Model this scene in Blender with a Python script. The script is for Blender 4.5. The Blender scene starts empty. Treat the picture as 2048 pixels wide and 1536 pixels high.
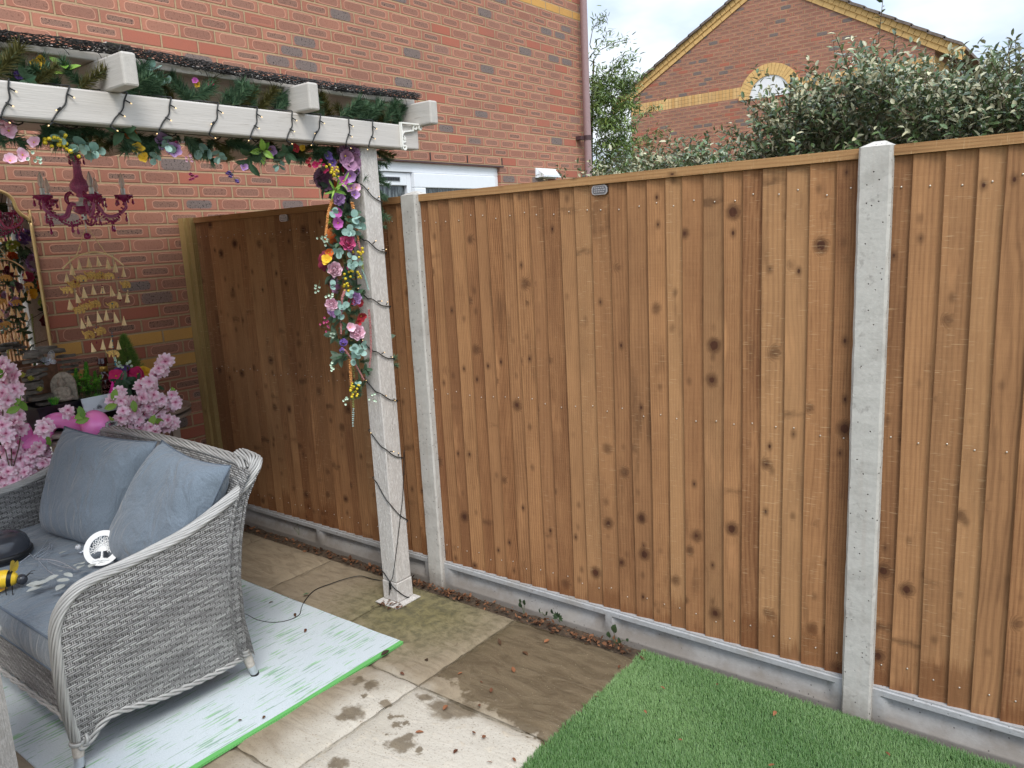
import bpy, bmesh, math, random
import numpy as np
from mathutils import Vector, Matrix, Euler
R = math.radians
rng = random.Random(7)
nrs = np.random.RandomState(11)
scn = bpy.context.scene
COL = scn.collection

# ---------------------------------------------------------------- camera
CAM_POS = np.array([4.3581, -2.4762, 1.6215])
YAW, PITCH, ROLL, FPX = 2.2373, -0.1872, -0.0518, 1545.95
_f = np.array([math.cos(PITCH)*math.cos(YAW), math.cos(PITCH)*math.sin(YAW), math.sin(PITCH)])
_r0 = np.array([math.sin(YAW), -math.cos(YAW), 0.0]); _u0 = np.cross(_r0, _f)
_r = math.cos(ROLL)*_r0 + math.sin(ROLL)*_u0
_u = -math.sin(ROLL)*_r0 + math.cos(ROLL)*_u0
cd = bpy.data.cameras.new('camera'); cam = bpy.data.objects.new('camera', cd); COL.objects.link(cam)
cd.sensor_fit = 'HORIZONTAL'; cd.sensor_width = 36.0; cd.lens = FPX/2048*36.0
cd.clip_start = 0.05; cd.clip_end = 2000
cam.matrix_world = Matrix(((_r[0], _u[0], -_f[0], CAM_POS[0]), (_r[1], _u[1], -_f[1], CAM_POS[1]), (_r[2], _u[2], -_f[2], CAM_POS[2]), (0, 0, 0, 1)))
scn.camera = cam

def at(px, py, axis, v):
    """The point of the photograph's pixel (2048 wide) on the world plane axis = v."""
    d = _f + _r*(px-1024)/FPX - _u*(py-768)/FPX
    t = (v-CAM_POS['XYZ'.index(axis)])/d['XYZ'.index(axis)]
    return Vector(CAM_POS+d*t)

# ---------------------------------------------------------------- sky, sun, exposure
SUN_EL, SUN_AZ = 52.0, -38.0      # the sun stands over the garden, behind the camera's left shoulder
w = bpy.data.worlds.new('World'); scn.world = w; w.use_nodes = True
nt = w.node_tree; nt.nodes.clear()
sky = nt.nodes.new('ShaderNodeTexSky'); sky.sky_type = 'NISHITA'; sky.sun_disc = False
sky.sun_elevation = R(SUN_EL); sky.sun_rotation = R(90-SUN_AZ)
tc = nt.nodes.new('ShaderNodeTexCoord')
mp = nt.nodes.new('ShaderNodeMapping'); mp.inputs['Scale'].default_value = (1.0, 1.0, 2.2); mp.inputs['Location'].default_value = (2.3, .4, .15)
nz = nt.nodes.new('ShaderNodeTexNoise'); nz.inputs['Scale'].default_value = 2.1; nz.inputs['Detail'].default_value = 6; nz.inputs['Roughness'].default_value = .55
cr = nt.nodes.new('ShaderNodeValToRGB')
cr.color_ramp.elements[0].position = .34; cr.color_ramp.elements[0].color = (.55, .55, .55, 1)
cr.color_ramp.elements[1].position = .62; cr.color_ramp.elements[1].color = (1, 1, 1, 1)
nz2 = nt.nodes.new('ShaderNodeTexNoise'); nz2.inputs['Scale'].default_value = 5.0; nz2.inputs['Detail'].default_value = 5
cr2 = nt.nodes.new('ShaderNodeValToRGB')
cr2.color_ramp.elements[0].position = .36; cr2.color_ramp.elements[0].color = (3.1, 3.7, 4.6, 1)
cr2.color_ramp.elements[1].position = .60; cr2.color_ramp.elements[1].color = (5.3, 5.55, 5.85, 1)
mx = nt.nodes.new('ShaderNodeMix'); mx.data_type = 'RGBA'
bg = nt.nodes.new('ShaderNodeBackground'); bg.inputs['Strength'].default_value = .11
ow = nt.nodes.new('ShaderNodeOutputWorld')
L = nt.links.new
L(tc.outputs['Generated'], mp.inputs['Vector']); L(mp.outputs[0], nz.inputs['Vector']); L(mp.outputs[0], nz2.inputs['Vector'])
L(nz.outputs['Fac'], cr.inputs['Fac']); L(nz2.outputs['Fac'], cr2.inputs['Fac'])
L(cr.outputs['Color'], mx.inputs['Factor']); L(sky.outputs['Color'], mx.inputs['A']); L(cr2.outputs['Color'], mx.inputs['B'])
# an overcast sky is brighter overhead than at the horizon
sx_ = nt.nodes.new('ShaderNodeSeparateXYZ'); L(tc.outputs['Generated'], sx_.inputs[0])
mr_ = nt.nodes.new('ShaderNodeMapRange'); mr_.inputs[1].default_value = .1; mr_.inputs[2].default_value = 1.0; mr_.inputs[3].default_value = .92; mr_.inputs[4].default_value = 2.4
L(sx_.outputs[2], mr_.inputs[0])
vs_ = nt.nodes.new('ShaderNodeVectorMath'); vs_.operation = 'SCALE'; L(mx.outputs['Result'], vs_.inputs[0]); L(mr_.outputs[0], vs_.inputs['Scale'])
L(vs_.outputs[0], bg.inputs['Color']); L(bg.outputs[0], ow.inputs['Surface'])

sd = bpy.data.lights.new('sun', 'SUN'); sun = bpy.data.objects.new('sun', sd); COL.objects.link(sun)
sd.energy = 1.35; sd.angle = R(22); sd.color = (1, .965, .91)
_sd = Vector((math.cos(R(SUN_EL))*math.cos(R(SUN_AZ)), math.cos(R(SUN_EL))*math.sin(R(SUN_AZ)), math.sin(R(SUN_EL))))
sun.rotation_euler = (-_sd).to_track_quat('-Z', 'Y').to_euler()
scn.view_settings.view_transform = 'Standard'; scn.view_settings.look = 'None'
scn.view_settings.exposure = 0.92; scn.view_settings.gamma = 1.0
try:
    scn.cycles.max_bounces = 8; scn.cycles.transparent_max_bounces = 8; scn.cycles.use_denoising = True
except Exception: pass

# ---------------------------------------------------------------- mesh helpers
class MB:
    def __init__(s): s.v = []; s.f = []; s.m = []; s.uv = []; s.at = []; s._a = 0.0; s.hasuv = False
    def _add(s, vs, fs, mi=0, uvs=None):
        o = len(s.v)
        s.v.extend([tuple(p) for p in vs]); s.at.extend([s._a]*len(vs))
        if uvs is not None: s.hasuv = True; s.uv.extend([tuple(q) for q in uvs])
        else: s.uv.extend([(0.0, 0.0)]*len(vs))
        for f in fs: s.f.append(tuple(i+o for i in f)); s.m.append(mi)
        return o
    def box(s, x0, x1, y0, y1, z0, z1, mi=0, M=None, ch=0.0):
        if ch:
            c = ch
            pr = [(x0+c, y0), (x1-c, y0), (x1, y0+c), (x1, y1-c), (x1-c, y1), (x0+c, y1), (x0, y1-c), (x0, y0+c)]
            return s.prism(pr, z0, z1, mi, M)
        vs = [(x0, y0, z0), (x1, y0, z0), (x1, y1, z0), (x0, y1, z0), (x0, y0, z1), (x1, y0, z1), (x1, y1, z1), (x0, y1, z1)]
        if M is not None: vs = [M @ Vector(p) for p in vs]
        s._add(vs, [(0, 3, 2, 1), (4, 5, 6, 7), (0, 1, 5, 4), (1, 2, 6, 5), (2, 3, 7, 6), (3, 0, 4, 7)], mi)
    def prism(s, pts, z0, z1, mi=0, M=None):
        n = len(pts)
        vs = [(x, y, z0) for x, y in pts]+[(x, y, z1) for x, y in pts]
        if M is not None: vs = [M @ Vector(p) for p in vs]
        fs = [tuple(range(n-1, -1, -1)), tuple(range(n, 2*n))]+[(i, (i+1) % n, (i+1) % n+n, i+n) for i in range(n)]
        s._add(vs, fs, mi)
    def tube(s, pts, r, seg=6, mi=0, cap=True, uvscale=None):
        pts = [Vector(p) for p in pts]; n = len(pts)
        rr = r if isinstance(r, (list, tuple)) else [r]*n
        vs = []; uvs = []; prev = None; ln = 0
        for i, p in enumerate(pts):
            t = (pts[min(i+1, n-1)]-pts[max(i-1, 0)])
            if t.length < 1e-9: t = Vector((0, 0, 1))
            t.normalize()
            if prev is None:
                a = Vector((0, 0, 1)) if abs(t.z) < .9 else Vector((1, 0, 0))
                u = t.cross(a).normalized()
            else:
                u = prev-t*prev.dot(t)
                if u.length < 1e-6: u = t.orthogonal()
                u.normalize()
            prev = u; q = t.cross(u)
            if i: ln += (p-pts[i-1]).length
            for k in range(seg):
                a = 2*math.pi*k/seg
                vs.append(p+(u*math.cos(a)+q*math.sin(a))*rr[i]); uvs.append((k/seg, ln))
        fs = []
        for i in range(n-1):
            for k in range(seg):
                k2 = (k+1) % seg
                fs.append((i*seg+k, i*seg+k2, (i+1)*seg+k2, (i+1)*seg+k))
        if cap and seg > 2:
            fs.append(tuple(range(seg-1, -1, -1))); fs.append(tuple((n-1)*seg+k for k in range(seg)))
        s._add(vs, fs, mi, uvs)
    def sphere(s, c, r, seg=8, rings=6, mi=0, M=None):
        rx, ry, rz = r if isinstance(r, (tuple, list)) else (r, r, r)
        c = Vector(c); vs = [(0, 0, rz)]
        for i in range(1, rings):
            th = math.pi*i/rings
            for k in range(seg):
                a = 2*math.pi*k/seg
                vs.append((rx*math.sin(th)*math.cos(a), ry*math.sin(th)*math.sin(a), rz*math.cos(th)))
        vs.append((0, 0, -rz))
        if M is not None: vs = [M @ Vector(p) for p in vs]
        vs = [Vector(p)+c for p in vs]
        fs = [(0, 1+k, 1+(k+1) % seg) for k in range(seg)]
        for i in range(rings-2):
            for k in range(seg):
                a = 1+i*seg+k; b = 1+i*seg+(k+1) % seg
                fs.append((a, a+seg, b+seg, b))
        last = len(vs)-1; o = 1+(rings-2)*seg
        fs += [(last, o+(k+1) % seg, o+k) for k in range(seg)]
        s._add(vs, fs, mi)
    def lathe(s, prof, c=(0, 0, 0), seg=16, mi=0, M=None, wob=0.0, nw=8):
        vs = []
        for r, z in prof:
            for k in range(seg):
                a = 2*math.pi*k/seg; q = r*(1+wob*math.cos(nw*a))
                vs.append(Vector((q*math.cos(a), q*math.sin(a), z)))
        if M is not None: vs = [M @ p for p in vs]
        c = Vector(c); vs = [p+c for p in vs]
        fs = []
        for i in range(len(prof)-1):
            for k in range(seg):
                k2 = (k+1) % seg
                fs.append((i*seg+k, i*seg+k2, (i+1)*seg+k2, (i+1)*seg+k))
        fs.append(tuple(range(seg-1, -1, -1))); o = (len(prof)-1)*seg; fs.append(tuple(o+k for k in range(seg)))
        s._add(vs, fs, mi)
    def grid(s, fn, nu, nv, mi=0, uvfn=None, flip=False, closed_u=False):
        vs = []; uvs = []
        for j in range(nv+1):
            for i in range(nu+1):
                u, v = i/nu, j/nv
                vs.append(fn(u, v)); uvs.append(uvfn(u, v) if uvfn else (u, v))
        fs = []
        for j in range(nv):
            for i in range(nu):
                a = j*(nu+1)+i; q = (a, a+1, a+nu+2, a+nu+1)
                fs.append(q[::-1] if flip else q)
        s._add(vs, fs, mi, uvs)
    def mesh(s, name, mats, org=(0, 0, 0), smooth=False):
        me = bpy.data.meshes.new(name); o = Vector(org)
        me.from_pydata([Vector(p)-o for p in s.v], [], s.f)
        for m in (mats if isinstance(mats, (list, tuple)) else [mats]): me.materials.append(m)
        me.polygons.foreach_set('material_index', s.m)
        if smooth: me.polygons.foreach_set('use_smooth', [True]*len(s.f))
        if s.hasuv:
            ul = me.uv_layers.new(name='UVMap'); li = np.empty(len(me.loops), dtype=np.int32); me.loops.foreach_get('vertex_index', li)
            ul.data.foreach_set('uv', np.array(s.uv, dtype=np.float32)[li].ravel())
        if any(a != 0 for a in s.at):
            ca = me.attributes.new('rnd', 'FLOAT', 'POINT'); ca.data.foreach_set('value', np.array(s.at, dtype=np.float32))
        me.update(); return me
    def build(s, name, mats, parent=None, smooth=False, sharp=None):
        me = s.mesh(name, mats, worg(parent), smooth)
        o = bpy.data.objects.new(name, me); COL.objects.link(o)
        if parent is not None: o.parent = parent
        if sharp is not None:
            try: me.set_sharp_from_angle(angle=R(sharp))
            except Exception: pass
        return o
def worg(p):
    o = Vector((0, 0, 0))
    while p is not None: o = o+Vector(p.location); p = p.parent
    return o
def tag(o, label=None, cat=None, group=None, kind=None):
    if label: o['label'] = label
    if cat: o['category'] = cat
    if group: o['group'] = group
    if kind: o['kind'] = kind
    return o
def thing(name, label, cat, loc=(0, 0, 0), group=None):
    o = bpy.data.objects.new(name, None); COL.objects.link(o); o.location = loc; o.empty_display_size = .1
    return tag(o, label, cat, group)
def inst(name, me, parent, loc, rot=None, scale=None):
    """A part that shares mesh data: LOC is in world space, the part lands in its parent's frame."""
    o = bpy.data.objects.new(name, me); COL.objects.link(o)
    o.location = Vector(loc)-worg(parent)
    if parent is not None: o.parent = parent
    if rot is not None: o.rotation_euler = rot
    if scale is not None: o.scale = scale if isinstance(scale, (tuple, list)) else (scale,)*3
    return o
def face_rot(n, spin=0.0):
    return (Vector(n).to_track_quat('Z', 'Y') @ Euler((0, 0, spin)).to_quaternion()).to_euler()
def copy_tree(o, parent=None):
    c = o.copy(); COL.objects.link(c)
    if parent is not None: c.parent = parent
    for ch in [q for q in bpy.data.objects if q.parent == o]: copy_tree(ch, c)
    return c
def bevel(o, wd=.004, seg=2):
    m = o.modifiers.new('bevel', 'BEVEL'); m.width = wd; m.segments = seg; m.limit_method = 'ANGLE'; m.angle_limit = R(35); return o
def text_mesh(body, size, mat, depth=.0004, font_shear=0.0):
    cu = bpy.data.curves.new('lettering', 'FONT'); cu.body = body; cu.size = size; cu.extrude = depth; cu.align_x = 'CENTER'; cu.align_y = 'CENTER'; cu.shear = font_shear
    to = bpy.data.objects.new('lettering', cu); COL.objects.link(to)
    bpy.context.view_layer.update()
    me = bpy.data.meshes.new_from_object(to.evaluated_get(bpy.context.evaluated_depsgraph_get()))
    bpy.data.objects.remove(to); bpy.data.curves.remove(cu)
    me.materials.clear(); me.materials.append(mat); return me
def smooth_path(pts, n=8):
    """Catmull-Rom through pts."""
    P = [Vector(p) for p in pts]; P = [P[0]*2-P[1]]+P+[P[-1]*2-P[-2]]; out = []
    for i in range(1, len(P)-2):
        a, b, c, d = P[i-1:i+3]
        for k in range(n):
            t = k/n
            out.append(.5*((2*b)+(c-a)*t+(2*a-5*b+4*c-d)*t*t+(-a+3*b-3*c+d)*t**3))
    out.append(P[-2]); return out

# ---------------------------------------------------------------- material helpers
def lin(c):
    return tuple((x/255/12.92 if x/255 <= .04045 else ((x/255+.055)/1.055)**2.4) for x in c)+(1.0,)
class G:
    def __init__(s, name):
        s.mat = bpy.data.materials.new(name); s.mat.use_nodes = True; s.nt = s.mat.node_tree
        s.b = s.nt.nodes['Principled BSDF']
    def n(s, t, **k):
        nd = s.nt.nodes.new('ShaderNode'+t)
        for a, v in k.items(): setattr(nd, a, v)
        return nd
    def set(s, sock, v):
        if isinstance(v, bpy.types.NodeSocket): s.nt.links.new(v, sock)
        else:
            try: sock.default_value = v
            except Exception: sock.default_value = (v, v, v) if not isinstance(v, (tuple, list)) else tuple(v)[:3]
    def m(s, op, a, b=None, c=None, clamp=False):
        nd = s.n('Math', operation=op, use_clamp=clamp); s.set(nd.inputs[0], a)
        if b is not None: s.set(nd.inputs[1], b)
        if c is not None: s.set(nd.inputs[2], c)
        return nd.outputs[0]
    def vm(s, op, a, b=None):
        nd = s.n('VectorMath', operation=op); s.set(nd.inputs[0], a)
        if b is not None: s.set(nd.inputs[1], b)
        return nd.outputs[0]
    def pos(s): return s.n('NewGeometry').outputs['Position']
    def obj(s): return s.n('TexCoord').outputs['Object']
    def uv(s): return s.n('UVMap').outputs[0]
    def attr(s, nm): return s.n('Attribute', attribute_name=nm).outputs['Fac']
    def sep(s, v):
        nd = s.n('SeparateXYZ'); s.set(nd.inputs[0], v); return nd.outputs[0], nd.outputs[1], nd.outputs[2]
    def comb(s, x, y, z):
        nd = s.n('CombineXYZ'); s.set(nd.inputs[0], x); s.set(nd.inputs[1], y); s.set(nd.inputs[2], z); return nd.outputs[0]
    def scale(s, v, xyz): return s.vm('MULTIPLY', v, xyz)
    def noise(s, v, sc, det=2.0, ro=.5, dis=0.0, col=False):
        nd = s.n('TexNoise'); s.set(nd.inputs['Vector'], v); s.set(nd.inputs['Scale'], sc); nd.inputs['Detail'].default_value = det
        nd.inputs['Roughness'].default_value = ro; nd.inputs['Distortion'].default_value = dis
        return nd.outputs['Color' if col else 'Fac']
    def vor(s, v, sc, feat='F1', rnd=1.0):
        nd = s.n('TexVoronoi', feature=feat); s.set(nd.inputs['Vector'], v); nd.inputs['Scale'].default_value = sc
        nd.inputs['Randomness'].default_value = rnd; return nd
    def white(s, v):
        nd = s.n('TexWhiteNoise', noise_dimensions='3D'); s.set(nd.inputs['Vector'], v); return nd.outputs['Value'], nd.outputs['Color']
    def mix(s, f, a, b, bt='MIX'):
        nd = s.n('Mix', data_type='RGBA', blend_type=bt); s.set(nd.inputs['Factor'], f); s.set(nd.inputs['A'], a); s.set(nd.inputs['B'], b); return nd.outputs['Result']
    def mr(s, v, a, b, c=0.0, d=1.0, sm=True):
        nd = s.n('MapRange', interpolation_type='SMOOTHSTEP' if sm else 'LINEAR'); s.set(nd.inputs[0], v)
        for i, x in enumerate((a, b, c, d)): s.set(nd.inputs[i+1], x)
        return nd.outputs[0]
    def ramp(s, f, st):
        nd = s.n('ValToRGB'); e = nd.color_ramp.elements
        while len(e) < len(st): e.new(.5)
        for q, (p, c) in zip(e, st): q.position = p; q.color = c if len(c) == 4 else tuple(c)+(1,)
        s.set(nd.inputs[0], f); return nd.outputs[0]
    def bump(s, h, st=.5, d=.01, nrm=None):
        nd = s.n('Bump'); nd.inputs['Strength'].default_value = st; nd.inputs['Distance'].default_value = d; s.set(nd.inputs['Height'], h)
        if nrm is not None: s.nt.links.new(nrm, nd.inputs['Normal'])
        return nd.outputs[0]
    def out(s, col, rough=.6, nrm=None, **k):
        s.set(s.b.inputs['Base Color'], col); s.set(s.b.inputs['Roughness'], rough)
        if nrm is not None: s.nt.links.new(nrm, s.b.inputs['Normal'])
        for a, v in k.items(): s.set(s.b.inputs[a.replace('_', ' ')], v)
        return s.mat
def plain(name, c, rough=.5, var=.12, sc=30.0, bmp=0.0, **k):
    g = G(name); c = lin(c) if max(c[:3]) > 1.001 else tuple(c)+(1,)*(4-len(c))
    nz = g.noise(g.obj(), sc, 3, .6)
    col = g.mix(g.mr(nz, .3, .7, sm=False), tuple(x*(1-var) for x in c[:3])+(1,), tuple(min(1, x*(1+var)) for x in c[:3])+(1,))
    return g.out(col, rough, g.bump(nz, .3, bmp) if bmp else None, **k)
# ---------------------------------------------------------------- materials
def brick_mat(name, uaxis, u0, z0, yellow=(), far=False, soldier=None):
    g = G(name); p = g.obj(); X, Y, Z = g.sep(p); U = X if uaxis == 'X' else Y
    kf = g.m('ADD', g.m('DIVIDE', g.m('SUBTRACT', Z, z0), .075), .5); row = g.m('FLOOR', kf); fv = g.m('SUBTRACT', kf, row)
    odd = g.m('FLOORED_MODULO', row, 2.0)
    jit, _ = g.white(g.comb(row, 3.3, 1.7))
    uu = g.m('ADD', g.m('ADD', g.m('DIVIDE', g.m('SUBTRACT', U, u0), .225), g.m('MULTIPLY', odd, .5)), g.m('MULTIPLY', g.m('SUBTRACT', jit, .5), .06))
    bi = g.m('FLOOR', uu); fu = g.m('SUBTRACT', uu, bi)
    # metres from the brick's centre
    x = g.m('MULTIPLY', g.m('SUBTRACT', fu, .5), .225); y = g.m('MULTIPLY', g.m('SUBTRACT', fv, .5), .075)
    nd = g.noise(p, 45, 3, .6); wob = g.m('MULTIPLY', g.m('SUBTRACT', nd, .5), .007)
    ax = g.m('ABSOLUTE', x); ay = g.m('ABSOLUTE', y)
    edge = g.m('MINIMUM', g.m('SUBTRACT', .1075, ax), g.m('SUBTRACT', .0325, ay))
    edge = g.m('ADD', edge, g.m('MULTIPLY', wob, .55))
    brickm = g.mr(edge, -.0012, .0018)
    r1, rc = g.white(g.comb(bi, row, .5)); r2, r3, r4 = g.sep(rc)
    # the smoked core with its pale halo
    def rb(hw, hh, rad):
        qx = g.m('MAXIMUM', g.m('SUBTRACT', g.m('ABSOLUTE', g.m('ADD', x, g.m('MULTIPLY', g.m('SUBTRACT', r2, .5), .018))), hw), 0.0)
        qy = g.m('MAXIMUM', g.m('SUBTRACT', ay, hh), 0.0)
        return g.m('SUBTRACT', g.m('SQRT', g.m('ADD', g.m('MULTIPLY', qx, qx), g.m('MULTIPLY', qy, qy))), rad)
    d = g.m('ADD', rb(.062, .004, .0145), g.m('MULTIPLY', wob, 1.0))
    size = g.m('ADD', d, g.m('MULTIPLY', g.m('SUBTRACT', r3, .62), .014))
    core = g.mr(size, -.002, .0015, 1, 0)
    halo = g.m('SUBTRACT', 1.0, g.m('MINIMUM', g.m('MULTIPLY', g.m('ABSOLUTE', g.m('SUBTRACT', size, .0028)), 330.0), 1.0))
    plainb = g.mr(r1, .06, .07); blue = g.mr(r1, .90, .92)
    core = g.m('MULTIPLY', core, plainb); halo = g.m('MULTIPLY', halo, plainb)
    spk = g.noise(p, 260, 2, .7); spot = g.noise(p, 95, 2, .5)
    tone = g.noise(p, 2.2, 4, .6)
    red = g.mix(r4, lin((158, 101, 80)), lin((180, 121, 97)))
    red = g.mix(g.m('MULTIPLY', g.m('SUBTRACT', 1.0, plainb), .7), red, lin((174, 96, 75)))
    red = g.mix(g.mr(spk, .35, .7, 0, .4), red, lin((142, 86, 70)))
    corec = g.mix(g.mr(spk, .40, .60), lin((92, 76, 68)), lin((152, 118, 100)))
    corec = g.mix(g.mr(spot, .585, .63), corec, lin((34, 30, 32)))
    c = g.mix(g.m('MULTIPLY', halo, .8), red, lin((212, 160, 134)))
    c = g.mix(g.m('MULTIPLY', core, g.mr(r3, 0, 1, .25, .9, sm=False)), c, corec)
    bluec = g.mix(g.mr(spk, .35, .65), lin((96, 86, 84)), lin((138, 120, 112)))
    bluec = g.mix(g.mr(spot, .58, .66), bluec, lin((36, 34, 38)))
    c = g.mix(g.m('MULTIPLY', blue, g.mr(size, .006, .014, 1, .15)), c, bluec)
    if yellow:
        ym = 0.0
        for k in yellow: ym = g.m('ADD', ym, g.m('COMPARE', row, float(k), .1))
        if not far: ym = g.m('MULTIPLY', ym, g.mr(r2, .10, .11))
        c = g.mix(ym, c, g.mix(spk, lin((180, 128, 62)), lin((222, 172, 96))))
    if soldier:      # a soldier course: buff bricks on end
        za, zb = soldier
        sm = g.m('MULTIPLY', g.m('GREATER_THAN', Z, za), g.m('LESS_THAN', Z, zb))
        su = g.m('DIVIDE', g.m('SUBTRACT', U, u0), .075); sf = g.m('ABSOLUTE', g.m('SUBTRACT', g.m('FRACT', su), .5))
        sw, _ = g.white(g.comb(g.m('FLOOR', su), 5.0, 2.0))
        sc = g.mix(g.mr(sf, .42, .46), g.mix(sw, lin((204, 158, 96)), lin((224, 184, 124))), lin((156, 126, 90)))
    mort = g.mix(g.noise(p, 60, 3, .6), lin((158, 130, 98)), lin((186, 158, 122)))
    c = g.mix(brickm, mort, c)
    if soldier: c = g.mix(sm, c, sc)
    c = g.mix(g.mr(tone, .35, .7, 0, .45), c, g.mix(.5, c, lin((120, 96, 84))))
    h = g.m('ADD', g.m('MULTIPLY', brickm, 1.0), g.m('MULTIPLY', g.m('ADD', spk, nd), .13))
    return g.out(c, .88, g.bump(h, .9, .007))

def wood_mat(name, light, dark, knot, sat=0.0, damp=True, knots=1.15, grey=.15, axis='Z'):
    """Sawn softwood; UV = metres across the board, metres along it; rnd = one number per board."""
    g = G(name); u, v, _ = g.sep(g.uv()); rid = g.attr('rnd'); sd = g.m('MULTIPLY', rid, 91.7)
    vk = g.vor(g.comb(g.m('MULTIPLY', u, 8.5), g.m('MULTIPLY', v, 6.8), sd), 1.0)
    d = vk.outputs['Distance']; kr, kg, kb = g.sep(vk.outputs['Color'])
    dz = g.noise(g.comb(g.m('MULTIPLY', u, 45), g.m('MULTIPLY', v, 38), sd), 1.0, 3, .65)
    d = g.m('ADD', d, g.m('MULTIPLY', g.m('SUBTRACT', dz, .5), .10))
    rad = g.m('MULTIPLY', g.m('POWER', g.mr(kr, .36, 1.0, .0, 1.0, sm=False), 1.7), .105*knots)
    kcore = g.mr(g.m('SUBTRACT', d, rad), -.022, .006, 1, 0)
    kcore = g.m('MULTIPLY', kcore, g.mr(kr, .36, .40))
    khalo = g.m('MULTIPLY', g.mr(g.m('SUBTRACT', d, rad), .0, .16, 1, 0), g.mr(kr, .36, .42))
    _v0, _c0 = g.white(g.comb(rid, 4.0, 9.0)); wr0, wg0, wb0 = g.sep(_c0)
    ns = g.noise(g.comb(g.m('MULTIPLY', u, 10), g.m('MULTIPLY', v, 1.1), sd), 1.0, 2, .5)
    nb = g.noise(g.comb(g.m('MULTIPLY', u, 30), g.m('MULTIPLY', v, 3.0), sd), 1.0, 3, .6)
    ph = g.m('ADD', g.m('MULTIPLY', u, g.mr(wr0, 0, 1, 420, 900, sm=False)), g.m('MULTIPLY', ns, g.mr(wg0, 0, 1, 12, 48, sm=False)))
    ph = g.m('ADD', ph, g.m('MULTIPLY', khalo, 16.0))
    ring = g.m('MULTIPLY', g.m('ADD', g.m('SINE', ph), 1.0), .5); ring = g.m('POWER', ring, 1.7)
    fib = g.noise(g.comb(g.m('MULTIPLY', u, 700), g.m('MULTIPLY', v, 14), sd), 1.0, 3, .6)
    saw = g.noise(g.comb(g.m('MULTIPLY', u, 9), g.m('MULTIPLY', v, 260), sd), 1.0, 2, .5)
    t = g.m('ADD', g.m('MULTIPLY', ring, g.mr(wb0, 0, 1, .22, .52, sm=False)), g.m('MULTIPLY', nb, .85)); t = g.m('ADD', t, g.m('MULTIPLY', g.m('SUBTRACT', fib, .5), .9))
    t = g.m('ADD', t, g.m('MULTIPLY', g.m('SUBTRACT', saw, .5), .28))
    t = g.m('ADD', t, g.m('MULTIPLY', g.m('SUBTRACT', rid, .5), .55)); t = g.m('ADD', t, g.m('MULTIPLY', g.m('SUBTRACT', g.noise(g.comb(g.m('MULTIPLY', u, 3), g.m('MULTIPLY', v, 2.6), g.m('ADD', sd, 2.0)), 1.0, 3, .6), .5), .75), clamp=True)
    c = g.mix(t, lin(light), lin(dark))
    big = g.noise(g.comb(g.m('MULTIPLY', u, 14), g.m('MULTIPLY', v, 2.2), g.m('ADD', sd, 7.0)), 1.0, 4, .6)
    rb_, _c = g.white(g.comb(rid, 1.0, 2.0)); wr, wg, wb = g.sep(_c)
    c = g.mix(g.m('MULTIPLY', g.mr(wr, .0, 1.0, .0, .62, sm=False), .9), c, g.mix(wg, lin((188, 148, 104)), lin((112, 70, 45))))
    c = g.mix(g.mr(big, .55, .80, 0, .55), c, lin(tuple(x*.62 for x in dark)))
    c = g.mix(g.mr(big, .42, .22, 0, .45), c, lin(tuple(min(255, x*1.14+8) for x in light)))
    c = g.mix(g.m('MULTIPLY', khalo, .75), c, lin(tuple(x*.72 for x in dark)))
    c = g.mix(kcore, c, g.mix(dz, lin(knot), lin(tuple(x*.62 for x in knot))))
    # small pin knots and the dark smears the bigger knots leave across the grain
    v2 = g.vor(g.comb(g.m('MULTIPLY', u, 19.0), g.m('MULTIPLY', v, 11.0), g.m('ADD', sd, 3.0)), 1.0); d2 = v2.outputs['Distance']; k2, k3, k4 = g.sep(v2.outputs['Color'])
    on2 = g.mr(k2, .55, .57)
    c = g.mix(g.m('MULTIPLY', g.mr(d2, .04, .30, .6, 0), on2), c, lin(tuple(x*.66 for x in dark)))
    c = g.mix(g.m('MULTIPLY', g.mr(g.m('ADD', d2, g.m('MULTIPLY', dz, .05)), .07, .12, 1, 0), on2), c, lin(tuple(x*.8 for x in knot)))
    v3 = g.vor(g.comb(g.m('MULTIPLY', u, 2.6), g.m('MULTIPLY', g.m('ADD', v, g.m('MULTIPLY', g.m('SUBTRACT', ns, .5), .05)), 10.0), g.m('ADD', sd, 5.0)), 1.0); d3 = v3.outputs['Distance']; k5, k6, k7 = g.sep(v3.outputs['Color'])
    sm_ = g.noise(g.comb(g.m('MULTIPLY', u, 40), g.m('MULTIPLY', v, 90), sd), 1.0, 3, .6)
    c = g.mix(g.m('MULTIPLY', g.mr(g.m('ADD', d3, g.m('MULTIPLY', g.m('SUBTRACT', sm_, .5), .25)), .03, .24, .6, 0), g.mr(k5, .84, .88)), c, lin(tuple(x*.58 for x in dark)))
    # pale worn arris on the thick edge
    c = g.mix(g.mr(g.m('ABSOLUTE', g.m('ADD', u, .0455)), .0, .007, .0, 0), c, lin((206, 172, 124)))
    # fine scratches left by the saw
    scr = g.noise(g.comb(g.m('MULTIPLY', u, 24), g.m('MULTIPLY', v, 420), sd), 1.0, 1)
    c = g.mix(g.m('MULTIPLY', g.mr(scr, .66, .76, 0, .6), g.mr(g.m('ADD', wb, g.m('MULTIPLY', g.m('SUBTRACT', big, .5), 1.6)), .35, .8)), c, lin((210, 180, 138)))
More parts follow.
